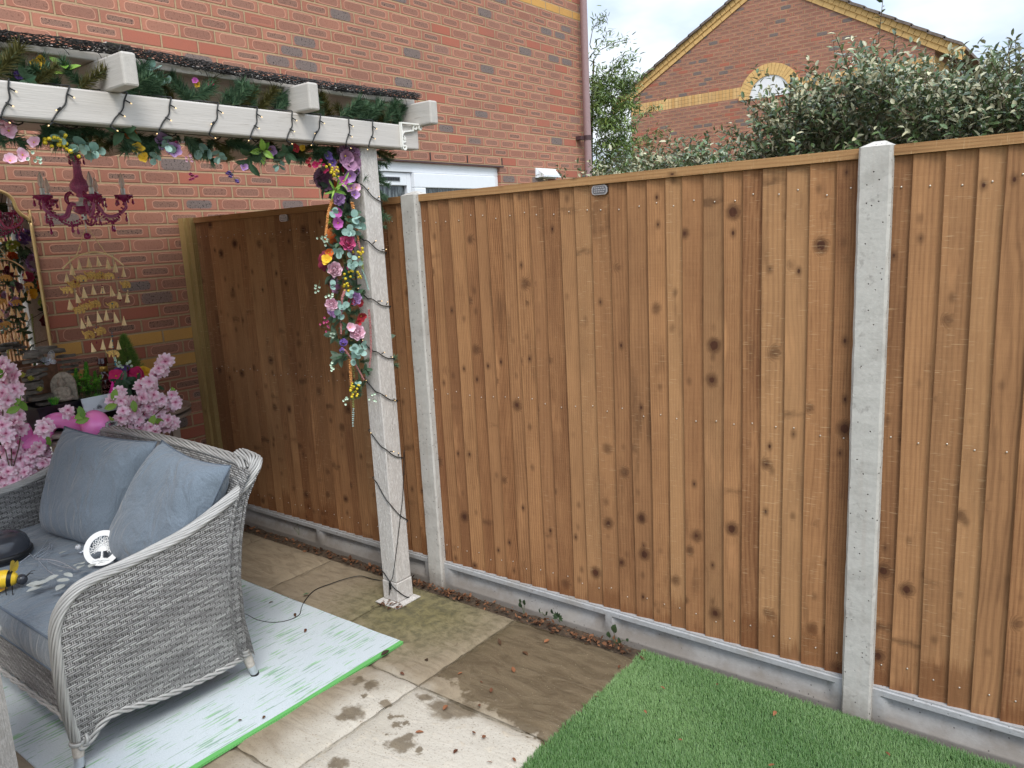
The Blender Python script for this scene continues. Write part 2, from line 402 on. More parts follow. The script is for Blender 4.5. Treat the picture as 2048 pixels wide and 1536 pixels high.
    if damp:
        _, _, pz = g.sep(g.pos())
        dn = g.noise(g.comb(g.m('MULTIPLY', u, 130), g.m('MULTIPLY', v, 4), sd), 1.0, 3, .6)
        ex = g.mr(wb, .35, .9, .0, .13, sm=False)
        lvl = g.m('ADD', g.m('ADD', .135, ex), g.m('MULTIPLY', g.m('SUBTRACT', dn, .5), .16))
        dm = g.mr(g.m('SUBTRACT', pz, lvl), -.035, .02, 1, 0)
        c = g.mix(g.m('MULTIPLY', dm, .55), c, g.mix(dn, lin((70, 38, 18)), lin((122, 72, 38))))
    h = g.m('ADD', g.m('MULTIPLY', fib, .5), g.m('ADD', g.m('MULTIPLY', ring, .25), g.m('MULTIPLY', saw, .35)))
    return g.out(c, .78, g.bump(h, .55, .0022), Specular_IOR_Level=.25)

M = {}
M['brick'] = brick_mat('house_brick', 'Y', -.1921, 1.1594-.0, yellow=(0, -2, 34, 36))
M['brick_far'] = brick_mat('far_brick', 'X', 0.0, .02, far=True, soldier=(4.13, 4.335))
M['fence'] = wood_mat('fence_timber', (174, 126, 84), (110, 71, 45), (88, 52, 34))
M['fence_cap'] = wood_mat('fence_cap_timber', (186, 146, 98), (140, 98, 60), (84, 50, 32), damp=False, knots=.8)
M['post_timber'] = wood_mat('green_treated_timber', (176, 152, 98), (134, 112, 66), (90, 64, 38), damp=False, knots=.8)

def painted_wood(name, base=(193, 187, 180), ax='Z', rough_sawn=False):
    g = G(name); p = g.obj(); X, Y, Z = g.sep(p)
    v = {'Z': (38, 38, 2.0), 'Y': (38, 2.0, 38), 'X': (2.0, 38, 38)}[ax]
    n1 = g.noise(g.scale(p, v), 1.0, 4, .6); n2 = g.noise(g.scale(p, tuple(q*6 for q in v)), 1.0, 3, .6); n3 = g.noise(p, 5, 3, .6)
    fl = g.noise(g.scale(p, tuple(q*2.0 for q in v)), 1.0, 2, .5)
    c = g.mix(n1, lin(tuple(x*.93 for x in base)), lin(tuple(min(255, x*1.06) for x in base)))
    c = g.mix(g.mr(n2, .62, .74, 0, .35), c, lin((140, 130, 118)))
    c = g.mix(g.mr(n3, .6, .8, 0, .3), c, lin((168, 158, 146)))
    c = g.mix(g.mr(fl, .70, .76, 0, .55), c, lin((118, 106, 94)))
    if rough_sawn:
        s = g.noise(g.scale(p, (130, 130, 46)), 1.0, 3, .7, 1.2); c = g.mix(g.mr(s, .45, .62, 0, .40), c, lin((238, 234, 228)))
        return g.out(c, .75, g.bump(g.m('ADD', s, n2), .8, .004))
    return g.out(c, .62, g.bump(g.m('ADD', n1, g.m('MULTIPLY', n2, .6)), .5, .0025))
M['paint_y'] = painted_wood('greige_paint_beam', ax='Y')
M['paint_x'] = painted_wood('greige_paint_rafter', (186, 180, 172), ax='X')
M['paint_z'] = painted_wood('greige_paint_post', ax='Z', rough_sawn=True)
M['end_grain'] = plain('painted_end_grain', (196, 192, 186), .8, .25, 120, .004)
M['mossy_end'] = plain('mossy_end_grain', (66, 64, 48), .9, .5, 90, .004)

def concrete(name, base=(188, 184, 176), stain=.5, pit=1.0, streak=True):
    g = G(name); p = g.obj()
    n1 = g.noise(p, 7, 5, .62); n2 = g.noise(p, 60, 4, .65); n3 = g.noise(g.scale(p, (30, 30, 2.4)), 1.0, 3, .6)
    lines = g.noise(g.scale(p, (3, 3, 95)), 1.0, 2, .5)
    v = g.vor(p, 62); d = v.outputs['Distance']; vr, _, _ = g.sep(v.outputs['Color'])
    pitm = g.m('MULTIPLY', g.mr(d, .10, .17, 1, 0), g.mr(vr, .62, .68)); pitm = g.m('MULTIPLY', pitm, pit)
    c = g.mix(n2, lin(tuple(x*.9 for x in base)), lin(tuple(min(255, x*1.07) for x in base)))
    c = g.mix(g.mr(n1, .45, .75, 0, stain), c, lin((146, 140, 132)))
    if streak: c = g.mix(g.mr(n3, .5, .75, 0, .35), c, lin((168, 154, 142))); c = g.mix(g.mr(lines, .68, .75, 0, .3), c, lin((128, 122, 116)))
    _, _, pz = g.sep(g.pos())
    dirt = g.mr(g.m('ADD', pz, g.m('MULTIPLY', g.m('SUBTRACT', n1, .5), .22)), .0, .10, .75, 0); c = g.mix(dirt, c, lin((112, 100, 86)))
    spl = g.mr(g.noise(p, 26, 4, .7), .58, .70, 0, .5); c = g.mix(spl, c, lin((132, 126, 120)))
    c = g.mix(pitm, c, lin((70, 64, 58)))
    h = g.m('SUBTRACT', g.m('MULTIPLY', n2, .5), pitm)
    return g.out(c, .85, g.bump(h, .6, .004))
M['concrete'] = concrete('post_concrete')
M['gravel_conc'] = concrete('gravel_board_concrete', (166, 166, 166), .85, .8, False)

def slab_mat():
    g = G('riven_sandstone'); p = g.pos(); X, Y, Z = g.sep(p); rid = g.attr('rnd')
    q = g.vm('ADD', p, g.comb(g.m('MULTIPLY', rid, 17.0), g.m('MULTIPLY', rid, 9.0), 0.0))
    n1 = g.noise(q, 2.6, 5, .6, .6); n2 = g.noise(q, 22, 5, .7, .4); n3 = g.noise(q, 140, 3, .7); wav = g.noise(g.scale(q, (5, 16, 5)), 1.0, 4, .6, 1.6)
    dry = g.mix(n1, lin((164, 156, 140)), lin((200, 194, 182)))
    dry = g.mix(g.mr(wav, .55, .75, 0, .35), dry, lin((172, 152, 122)))
    dry = g.mix(g.mr(n2, .55, .75, 0, .5), dry, lin((206, 194, 172)))
    dry = g.mix(g.mr(n3, .57, .70, 0, .75), dry, lin((112, 96, 78)))
    # older, browner slabs towards the house
    old = g.mix(g.mr(wav, .35, .75), lin((146, 132, 110)), lin((122, 108, 88)))
    old = g.mix(g.mr(n2, .45, .7, 0, .6), old, lin((136, 124, 104))); old = g.mix(g.mr(n3, .6, .72, 0, .5), old, lin((80, 64, 50)))
    om = g.mr(g.m('ADD', X, g.m('MULTIPLY', g.m('SUBTRACT', n1, .5), .35)), 2.36, 2.12, 0, 1)
    om = g.m('MAXIMUM', om, g.mr(g.m('ADD', Y, g.m('MULTIPLY', g.m('SUBTRACT', n1, .5), .2)), -.72, -.60, 0, 1))
    c = g.mix(om, dry, old)
    # the damp slab by the turf and damp splashes
    nw = g.noise(p, 7.5, 4, .62); nw2 = g.noise(p, 30, 3, .6)
    wobb = g.m('ADD', g.m('MULTIPLY', g.m('SUBTRACT', nw, .5), .26), g.m('MULTIPLY', g.m('SUBTRACT', nw2, .5), .06))
    sy = g.m('ADD', g.m('ADD', Y, wobb), g.m('MULTIPLY', g.m('SUBTRACT', X, 2.7), .18))
    w1 = g.m('MULTIPLY', g.mr(sy, -.625, -.600), g.mr(X, 2.40, 2.42))
    bl = 0.0
    for bx, by, br in ((2.34, -0.916, 0.06), (2.325, -0.955, 0.035), (2.271, -0.761, 0.045), (2.198, -0.773, 0.035), (2.483, -0.699, 0.045), (2.609, -0.708, 0.085), (2.655, -0.675, 0.07), (2.56, -0.715, 0.05), (2.602, -0.911, 0.04), (2.618, -0.945, 0.05), (2.585, -0.955, 0.035), (2.486, -0.837, 0.022), (2.515, -0.875, 0.022), (2.505, -1.12, 0.045), (2.542, -0.925, 0.02), (2.392, -0.806, 0.025), (2.682, -0.93, 0.02), (2.47, -0.86, 0.016), (2.53, -0.85, 0.016), (2.3, -0.83, 0.018)):
        dx = g.m('SUBTRACT', X, bx); dy = g.m('SUBTRACT', Y, by); dd = g.m('SQRT', g.m('ADD', g.m('MULTIPLY', dx, dx), g.m('MULTIPLY', dy, dy)))
        bl = g.m('MAXIMUM', bl, g.mr(g.m('ADD', dd, g.m('MULTIPLY', g.m('SUBTRACT', nw2, .5), .075)), br*.42, br*.95, 1, 0))
    wet = g.m('MAXIMUM', w1, g.m('MULTIPLY', bl, .85))
    wetc = g.mix(g.mr(wav, .3, .7), lin((112, 98, 76)), lin((88, 75, 56))); wetc = g.mix(g.mr(n2, .45, .7, 0, .5), wetc, lin((100, 88, 66))); wetc = g.mix(g.mr(n3, .62, .74, 0, .55), wetc, lin((56, 44, 32)))
    bright = g.mr(g.noise(p, 210, 1), .74, .77, 0, .7)
    wetc = g.mix(bright, wetc, lin((200, 186, 150)))
    c = g.mix(wet, c, wetc)
    # green algae around the pergola post
    dx = g.m('SUBTRACT', X, 1.98); dy = g.m('MULTIPLY', g.m('SUBTRACT', Y, -.24), 1.0); dd = g.m('SQRT', g.m('ADD', g.m('MULTIPLY', g.m('MULTIPLY', dx, dx), .8), g.m('MULTIPLY', dy, dy)))
    al = g.mr(g.m('ADD', dd, g.m('MULTIPLY', g.m('SUBTRACT', n2, .5), .5)), .10, .52, 1, 0)
    c = g.mix(g.m('MULTIPLY', al, .72), c, g.mix(g.mr(n2, .35, .65), lin((62, 64, 30)), lin((118, 112, 66))))
    dk = g.mr(g.noise(q, 12, 4, .65, .8), .64, .74, 0, .55); c = g.mix(g.m('MULTIPLY', dk, g.m('MAXIMUM', om, .12)), c, lin((74, 58, 42)))
    grit = g.mr(g.vor(p, 130).outputs['Distance'], .10, .16, .55, 0); c = g.mix(grit, c, lin((86, 70, 52)))
    h = g.m('ADD', g.m('ADD', g.m('MULTIPLY', wav, 1.2), g.m('MULTIPLY', n2, .8)), g.m('MULTIPLY', n3, .25))
    return g.out(c, g.mix(wet, (.86,)*3+(1,), (.55,)*3+(1,)), g.bump(h, .85, .006))
M['slab'] = slab_mat()
M['soil'] = plain('bedding_soil', (72, 58, 44), .95, .5, 60, .01)
M['joint'] = plain('joint_grit', (94, 82, 66), .95, .5, 90, .004)

def rug_mat():
    g = G('woven_plastic_rug'); p = g.pos(); X, Y, Z = g.sep(p)
    ns = g.noise(g.comb(g.m('MULTIPLY', X, 125), g.m('MULTIPLY', Y, 8.0), 0.0), 1.0, 2, .5)
    reg = g.noise(g.comb(g.m('MULTIPLY', X, 7), g.m('MULTIPLY', Y, 6), 3.0), 1.0, 2, .5)
    st = g.mr(g.m('ADD', ns, g.m('MULTIPLY', g.m('SUBTRACT', reg, .5), .32)), .590, .612)
    pick = g.noise(g.comb(g.m('MULTIPLY', X, 60), g.m('MULTIPLY', Y, 5), 7.0), 1.0, 1)
    wv = g.m('MULTIPLY', g.m('SINE', g.m('MULTIPLY', g.m('ADD', X, Y), 1500.0)), g.m('SINE', g.m('MULTIPLY', g.m('SUBTRACT', X, Y), 900.0)))
    base = g.mix(g.noise(p, 240, 2, .6), lin((178, 189, 193)), lin((218, 225, 228)))
    gr = g.mix(g.mr(pick, .4, .6), lin((136, 190, 126)), lin((122, 158, 134)))
    c = g.mix(g.m('MULTIPLY', st, .8), base, gr)
    c = g.mix(g.mr(wv, .2, .9, 0, .4), c, lin((150, 168, 174)))
    dirt = g.mr(g.vor(p, 55).outputs['Distance'], .06, .10, .6, 0); c = g.mix(dirt, c, lin((120, 112, 100)))
    e = g.mr(X, 2.1275, 2.1285)
    c = g.mix(e, c, g.mix(g.mr(wv, .0, .6), lin((92, 168, 88)), lin((120, 192, 112))))
    return g.out(c, .7, g.bump(wv, .35, .0015))
M['rug'] = rug_mat()

def fabric(name, c1=(86, 97, 108), c2=(118, 130, 141)):
    g = G(name); p = g.obj()
    w1 = g.noise(g.scale(p, (420, 420, 120)), 1.0, 2, .6); w2 = g.noise(g.scale(p, (120, 420, 420)), 1.0, 2, .6); n = g.noise(p, 9, 4, .55); cr = g.noise(g.scale(p, (9, 9, 5)), 1.0, 3, .5, 1.5)
    t = g.m('ADD', g.m('MULTIPLY', g.m('ADD', w1, w2), .42), g.m('MULTIPLY', n, .18))
    c = g.mix(g.mr(t, .32, .70, sm=False), lin(c1), lin(c2))
    b1 = g.bump(g.m('ADD', w1, w2), .3, .0015); b2 = g.bump(cr, .75, .03, b1)
    return g.out(c, .9, b2, Sheen_Weight=.25)
M['fabric'] = fabric('grey_blue_fabric')
M['piping'] = plain('dark_piping', (86, 96, 108), .85, .1)

def rattan(name, light=(194, 193, 190), dark=(116, 115, 114)):
    """Weave; UV in metres: flat strands run along u, pairs of stakes along v."""
    g = G(name); u, v, _ = g.sep(g.uv())
    rowf = g.m('DIVIDE', v, .0076); row = g.m('FLOOR', rowf); fv = g.m('SUBTRACT', rowf, row)
    r1, _ = g.white(g.comb(row, 1.0, 4.0))
    colf = g.m('DIVIDE', u, .0195)
    ph = g.m('MULTIPLY', g.m('FLOORED_MODULO', row, 3.0), 1.0)
    cell = g.m('FLOORED_MODULO', g.m('ADD', colf, ph), 3.0)     # under the stake once every three, stepping each row
    under = g.mr(g.m('ABSOLUTE', g.m('SUBTRACT', cell, 1.5)), .36, .62, 1, 0)
    prof = g.m('SUBTRACT', 1.0, g.m('POWER', g.m('ABSOLUTE', g.m('SUBTRACT', g.m('MULTIPLY', fv, 2.0), 1.0)), 2.2))
    fc = g.m('FRACT', colf); pr2 = g.m('ABSOLUTE', g.m('SUBTRACT', g.m('ABSOLUTE', g.m('SUBTRACT', fc, .5)), .16))
    stake = g.mr(pr2, .07, .13, 1, 0)
    hs = g.m('MULTIPLY', prof, g.m('SUBTRACT', 1.0, g.m('MULTIPLY', under, .85)))
    hk = g.m('MULTIPLY', stake, .62)
    h = g.m('MAXIMUM', hs, hk)
    seg, _ = g.white(g.comb(row, g.m('FLOOR', g.m('DIVIDE', g.m('ADD', colf, g.m('MULTIPLY', r1, 9.0)), 6.0)), 2.0))
    lo = g.noise(g.comb(g.m('MULTIPLY', u, 9), g.m('MULTIPLY', v, 90), 1.0), 1.0, 3, .6); st = g.noise(g.comb(g.m('MULTIPLY', u, 16), g.m('MULTIPLY', v, 900), 3.0), 1.0, 2, .6)
    t = g.m('ADD', g.m('MULTIPLY', seg, .45), g.m('ADD', g.m('MULTIPLY', lo, .6), g.m('MULTIPLY', g.m('SUBTRACT', st, .5), .7)))
    c = g.mix(g.mr(t, .25, .95, sm=False), lin(dark), lin(light))
    c = g.mix(g.mr(h, .34, .06), c, lin((46, 43, 41)))
    return g.out(c, .5, g.bump(h, 1.0, .006), Specular_IOR_Level=.4)
M['rattan'] = rattan('grey_rattan_weave')
def strand_mat():
    g = G('rattan_strand'); u, v, _ = g.sep(g.uv()); rid = g.attr('rnd')
    n = g.noise(g.comb(g.m('MULTIPLY', u, 14), g.m('MULTIPLY', v, 12), g.m('MULTIPLY', rid, 33.0)), 1.0, 3, .6)
    n2 = g.noise(g.comb(g.m('MULTIPLY', u, 3), g.m('MULTIPLY', v, 3), g.m('MULTIPLY', rid, 13.0)), 1.0, 2)
    t = g.m('ADD', g.m('MULTIPLY', n, .6), g.m('MULTIPLY', n2, .5))
    return g.out(g.mix(g.mr(t, .3, .8, sm=False), lin((112, 111, 109)), lin((194, 193, 189))), .45, g.bump(n, .4, .001))
M['strand'] = strand_mat()

def leafm(name, c1, c2, back=None, rough=.4, spec=.5, tr=.12):
    g = G(name); rid = g.attr('rnd')
    c = g.mix(rid, lin(c1), lin(c2))
    if back: c = g.mix(g.n('NewGeometry').outputs['Backfacing'], c, lin(back))
    g.b.inputs['Subsurface Weight'].default_value = 0
    return g.out(c, rough, None, Specular_IOR_Level=spec)
M['hedge_leaf'] = leafm('hedge_leaf', (42, 62, 36), (96, 118, 70), (138, 144, 110), .3, .6)
M['young_leaf'] = leafm('young_leaf', (120, 122, 92), (190, 186, 150), (196, 190, 165), .4, .6)
M['tree_leaf'] = leafm('tree_leaf', (60, 88, 44), (128, 148, 72), (118, 140, 84), .4, .5)
M['twig'] = plain('twig_bark', (92, 76, 60), .85, .3)
M['grass_blade'] = leafm('turf_blade', (66, 102, 48), (122, 152, 94), None, .5, .35)
M['turf_base'] = plain('turf_backing', (38, 66, 34), .95, .4, 200)
M['earth'] = plain('garden_earth', (92, 92, 66), .95, .4, 1.5)
M['white_upvc'] = plain('white_upvc', (226, 229, 232), .3, .02)
M['grey_seal'] = plain('grey_gasket', (120, 124, 130), .5, .05)
def glass_pane():
    g = G('net_curtained_pane'); p = g.obj(); X, Y, Z = g.sep(p)
    n = g.noise(g.comb(0.0, g.m('MULTIPLY', Y, 42), g.m('MULTIPLY', Z, 7)), 1.0, 4, .65)
    c = g.mix(g.mr(n, .42, .66), lin((34, 40, 40)), lin((126, 134, 134)))
    return g.out(c, .06, None, Specular_IOR_Level=.6, Coat_Weight=.6)
M['pane'] = glass_pane()
M['pipe'] = plain('mauve_brown_plastic', (150, 124, 124), .42, .06)
M['bracket_dark'] = plain('pipe_clip', (74, 52, 54), .5, .1)
M['roof_tile'] = plain('roof_tile', (112, 100, 92), .9, .35, 14, .01)
M['buff'] = plain('buff_brick', (214, 174, 112), .85, .14, 20)
M['mort'] = plain('mortar', (170, 140, 100), .9, .1)
M['white_panel'] = plain('white_louvre_panel', (232, 232, 232), .6, .03)
M['nail'] = plain('zinc_nail', (214, 204, 190), .35, .1, 60, 0, Metallic=.6)
M['tag'] = plain('embossed_aluminium', (206, 206, 208), .35, .12, 300, .001, Metallic=.75)
M['tag_dark'] = plain('stamped_mark', (128, 128, 132), .4, .1, 200, 0, Metallic=.6)
M['black'] = plain('black_plastic', (22, 22, 23), .4, .2)
M['cable'] = plain('black_cable', (26, 27, 26), .5, .2)
M['net'] = plain('black_netting', (34, 30, 27), .7, .3)
M['white_metal'] = plain('white_painted_metal', (232, 230, 222), .35, .04)
def emis(name, c, st):
    g = G(name); g.out(lin(c), .3); g.b.inputs['Emission Color'].default_value = lin(c); g.b.inputs['Emission Strength'].default_value = st; return g.mat
M['led'] = emis('warm_led', (255, 214, 150), .6)
M['needle'] = leafm('pine_needle', (44, 76, 56), (110, 138, 104), None, .5, .3)
M['needle_brown'] = leafm('pine_needle_olive', (76, 76, 40), (112, 106, 60), None, .5, .3)
M['euca'] = leafm('eucalyptus_leaf', (104, 146, 132), (158, 190, 178), (140, 170, 160), .55, .3)
M['dark_leaf'] = leafm('dark_leaf', (44, 74, 52), (78, 108, 78), (90, 110, 90), .5, .4)
M['lime_leaf'] = leafm('lime_leaf', (92, 132, 44), (136, 168, 70), (120, 150, 70), .5, .4)
M['stem'] = plain('stem_green', (84, 96, 62), .7, .2)
def petal(name, c1, c2):
    g = G(name); u, v, _ = g.sep(g.uv()); rid = g.attr('rnd')
    n = g.noise(g.comb(g.m('MULTIPLY', u, 16), g.m('MULTIPLY', v, 2), g.m('MULTIPLY', rid, 20)), 1.0, 2)
    c = g.mix(g.m('ADD', g.m('MULTIPLY', v, .75), g.m('MULTIPLY', g.m('SUBTRACT', n, .5), .4), clamp=True), lin(c1), lin(c2))
    g.b.inputs['Sheen Weight'].default_value = .15
    return g.out(c, .7)
PET = dict(rose_pink=((178, 36, 96), (224, 108, 158)), lilac=((136, 84, 148), (206, 170, 214)), blush=((196, 128, 150), (232, 206, 214)), magenta=((160, 44, 140), (222, 132, 206)),
           red=((140, 20, 34), (206, 48, 62)), orange=((190, 76, 20), (230, 128, 44)), yellow=((206, 156, 16), (244, 206, 60)), pale_pink=((226, 150, 178), (246, 222, 232)), violet=((70, 44, 118), (140, 108, 190)),
           cerise=((196, 20, 92), (236, 62, 132)), mauve=((120, 72, 110), (190, 146, 178)), blossom=((228, 142, 180), (255, 244, 248)), white_mint=((170, 196, 168), (226, 236, 220)), lime=((120, 140, 40), (180, 196, 90)), wine=((92, 16, 40), (150, 40, 70)))
for k, (a, b) in PET.items(): M['p_'+k] = petal(k+'_petal', a, b)
M['berry'] = plain('yellow_berry', (216, 190, 40), .35, .15)
M['amaranth_peach'] = plain('amaranth_peach', (214, 150, 88), .85, .35, 150, .003)
M['amaranth_pink'] = plain('amaranth_pink', (186, 126, 124), .85, .35, 150, .003)
M['amaranth_green'] = plain('amaranth_green', (150, 160, 90), .85, .35, 150, .003)
M['amaranth_mint'] = plain('amaranth_mint', (160, 186, 178), .85, .25, 150, .003)
M['wine_glass'] = G('plum_glass').out(lin((170, 40, 110)), .12, None, Transmission_Weight=.3, IOR=1.45, Coat_Weight=.4)
M['plum_frost'] = plain('plum_crackle_glass', (192, 98, 150), .3, .35, 160, .003, Coat_Weight=.4)
M['chrome'] = G('chrome').out((.84, .85, .87, 1), .25, None, Metallic=.25)
M['clear'] = G('clear_bulb').out((.95, .95, .96, 1), .05, None, Transmission_Weight=.6, IOR=1.35, Coat_Weight=.6)
M['mirror'] = G('mirror_glass').out((.86, .87, .87, 1), .012, None, Metallic=1.0)
M['gold'] = plain('brushed_gold', (190, 158, 108), .35, .08, 60, 0, Metallic=.55)
M['bell'] = plain('brass_cone', (250, 218, 164), .4, .1, 80, 0, Metallic=.12)
M['eleph'] = plain('cast_brass', (214, 172, 96), .5, .4, 260, .002, Metallic=.1)
M['bead_teal'] = plain('teal_bead', (40, 120, 138), .25, .1)
M['bead_red'] = plain('red_bead', (120, 34, 52), .25, .1)
M['thread'] = plain('thread', (120, 96, 74), .9)
M['slate'] = plain('slate_resin', (98, 92, 84), .8, .45, 18, .02)
M['statue'] = plain('weathered_stone', (150, 140, 126), .9, .35, 70, .006)
M['terrac'] = plain('brown_resin', (120, 84, 62), .8, .3, 40, .006)
M['plastic_black'] = plain('gloss_black_pot', (24, 24, 30), .28, .2)
M['pot_green'] = plain('dark_green_pot', (18, 34, 30), .35, .2)
M['bottle'] = G('ruby_bottle').out(lin((70, 16, 24)), .1, None, Transmission_Weight=.25, Coat_Weight=.5)
M['gold_foil'] = plain('gold_foil', (190, 152, 76), .35, .2, 50, 0, Metallic=.6)
M['label_ink'] = plain('pale_print', (190, 140, 130), .6, .05)
M['ink'] = plain('dark_print', (38, 44, 54), .7, .05)
M['sign_wood'] = painted_wood('pale_blue_sign', (208, 220, 226), ax='Y')
M['conifer'] = leafm('conifer_spray', (62, 96, 40), (124, 150, 66), None, .55, .3)
M['moss_green'] = leafm('plastic_greenery', (40, 128, 44), (126, 176, 62), None, .5, .35)
M['succ'] = leafm('yellow_succulent', (130, 140, 40), (222, 220, 110), None, .5, .35)
M['pink_cone'] = plain('hot_pink_felt', (226, 30, 150), .6, .1, 60)
M['flamingo'] = plain('pink_balloon', (255, 140, 208), .3, .05, 8, 0, Subsurface_Weight=.25, Coat_Weight=.3)
M['table_top'] = painted_wood('greybrown_table', (150, 136, 124), ax='Y')
M['silver'] = plain('silver_filigree', (198, 204, 214), .3, .2, 120, 0, Metallic=.6)
M['white_disc'] = plain('white_enamel', (232, 232, 230), .4, .03)
M['greyleaf'] = plain('silver_grey_leaf', (164, 168, 164), .6, .25, 20)
M['bee_yellow'] = plain('yellow_enamel', (238, 198, 52), .4, .08)
M['slate_plastic'] = plain('gloss_slate_plastic', (54, 56, 62), .18, .1)
M['foot'] = plain('aluminium_foot', (196, 200, 204), .3, .08, 40, 0, Metallic=.7)
M['wrap'] = plain('wrapped_strand', (176, 168, 158), .55, .2, 90, .003)
M['dead_leaf'] = leafm('dead_leaf', (84, 50, 34), (146, 96, 64), None, .7, .3)
M['dark_dead'] = leafm('dark_dead_leaf', (46, 36, 26), (92, 64, 42), None, .7, .3)
M['litter'] = leafm('leaf_litter', (52, 34, 24), (134, 92, 64), None, .8, .2)
M['weed'] = leafm('weed_leaf', (32, 50, 34), (64, 82, 50), None, .5, .4)
# ================================================================ ground
b = MB(); b.grid(lambda u, v: (-300+600*u, -300+600*v, -.07), 2, 2)
tag(b.build('ground', M['earth']), 'bare earth and grass surrounding the gardens', kind='structure')
b = MB(); b.box(-.0, 3.02, -4.2, .10, -.065, -.022)
tag(b.build('bedding', M['joint']), 'gritty bedding showing in the joints of the paving', kind='structure')
# paving slabs: one sheet of riven flags
b = MB(); xs = [.0, .585, 1.19, 1.795, 2.408, 3.006]; ys = [-.06, -.657, -1.257, -1.857, -2.457, -3.057, -3.657, -4.2]
for i in range(len(xs)-1):
    for j in range(len(ys)-1):
        b._a = rng.random()*.98+.01; gp = .0035
        x0, x1, y1, y0 = xs[i]+gp, xs[i+1]-gp, ys[j]-gp, ys[j+1]+gp; dz = rng.uniform(-.003, .002)
        near = j < 3 and i > 0
        nn = 24 if near else 6
        def fn(u, v, x0=x0, x1=x1, y0=y0, y1=y1, dz=dz, ph=rng.random()*9):
            x = x0+(x1-x0)*u; y = y0+(y1-y0)*v
            e = min(u, 1-u, v, 1-v)
            z = dz+.0035*math.sin(7*x+3*y+ph)*math.sin(11*y-4*x+ph)+.0015*math.sin(31*x+ph)*math.sin(27*y+2*ph)
            z -= .009*max(0, 1-e/.03)**2
            k = .004*max(0, 1-e/.05)
            return (x+k*math.sin(60*y+ph)*.7*(1 if u in (0, 1) else 0), y+k*math.sin(55*x+ph)*.7*(1 if v in (0, 1) else 0), z)
        b.grid(fn, nn, nn)
        for (xa, ya, xb, yb) in ((x0, y0, x1, y0), (x1, y0, x1, y1), (x1, y1, x0, y1), (x0, y1, x0, y0)):
            b._add([(xa, ya, -.007), (xb, yb, -.007), (xb, yb, -.03), (xa, ya, -.03)], [(0, 1, 2, 3)])
b._a = 0
tag(b.build('paving', M['slab'], smooth=True), 'riven sandstone paving slabs of the patio', kind='structure')
# soil strip between paving and fence
b = MB()
def soil(u, v):
    x = .02+2.99*u; y = -.075+.10*v
    return (x, y, -.018+.006*math.sin(40*x)*math.sin(60*y+x*9)+(.004 if v > .5 else 0))
b.grid(soil, 160, 5)
tag(b.build('soil', M['soil'], smooth=True), 'strip of soil along the foot of the gravel boards', kind='structure')

# turf
b = MB(); b.box(3.012, 5.9, -4.2, .0, -.06, -.004)
tag(b.build('lawn_base', M['turf_base']), 'green backing of the artificial lawn', kind='structure')
def blades(n, x0, x1, y0, y1, h):
    x = nrs.uniform(x0, x1, n); y = nrs.uniform(y0, y1, n)
    keep = (x > 3.004+.004*np.sin(y*37)+.004*np.sin(y*91)+.003*np.sin(y*223)) & (y < -.004)
    x, y = x[keep], y[keep]; n = len(x)
    fl = 1.9+.7*np.sin(x*3.1+1)*np.sin(y*4.0)+nrs.normal(0, .75, n)
    ln = h*nrs.uniform(.6, 1.2, n); lean = nrs.uniform(.25, .85, n); wd = nrs.uniform(.0007, .0013, n)
    dx, dy = np.cos(fl), np.sin(fl); px, py = -dy, dx
    V = np.zeros((n, 5, 3), np.float32)
    for k, (t, ww) in enumerate(((0, 1), (0, -1), (.55, .9), (.55, -.9), (1, 0))):
        off = lean*ln*t*t; V[:, k, 0] = x+dx*off+px*wd*ww; V[:, k, 1] = y+dy*off+py*wd*ww; V[:, k, 2] = -.004+ln*t*(1-.25*lean*t)
    return V, np.clip(nrs.uniform(.01, .75, n)+.28*np.sin(x*5.1+2*np.sin(y*3.3))*np.sin(y*6.7+x), .01, 1)
A, ra = blades(190000, 3.0, 4.75, -1.35, 0, .0175); B, rb_ = blades(50000, 3.0, 5.9, -3.2, 0, .0175)
V = np.concatenate([A, B]); rr = np.concatenate([ra, rb_]); n = len(V)
me = bpy.data.meshes.new('artificial_grass'); me.vertices.add(n*5); me.vertices.foreach_set('co', V.reshape(-1))
base = (np.arange(n)*5)[:, None]
loops = (base+np.array([[0, 1, 3, 2, 2, 3, 4]])).reshape(-1).astype(np.int32)
me.loops.add(len(loops)); me.loops.foreach_set('vertex_index', loops)
me.polygons.add(n*2); st = (np.arange(n)*7)[:, None]+np.array([[0, 4]]); me.polygons.foreach_set('loop_start', st.reshape(-1).astype(np.int32))
try: me.polygons.foreach_set('loop_total', np.tile(np.array([4, 3], np.int32), n))
except Exception: pass
ca = me.attributes.new('rnd', 'FLOAT', 'POINT'); ca.data.foreach_set('value', np.repeat(rr, 5).astype(np.float32))
me.materials.append(M['grass_blade']); me.update(calc_edges=True); me.validate()
o = bpy.data.objects.new('artificial_grass', me); COL.objects.link(o); tag(o, 'short green artificial grass blades', 'grass', kind='stuff')

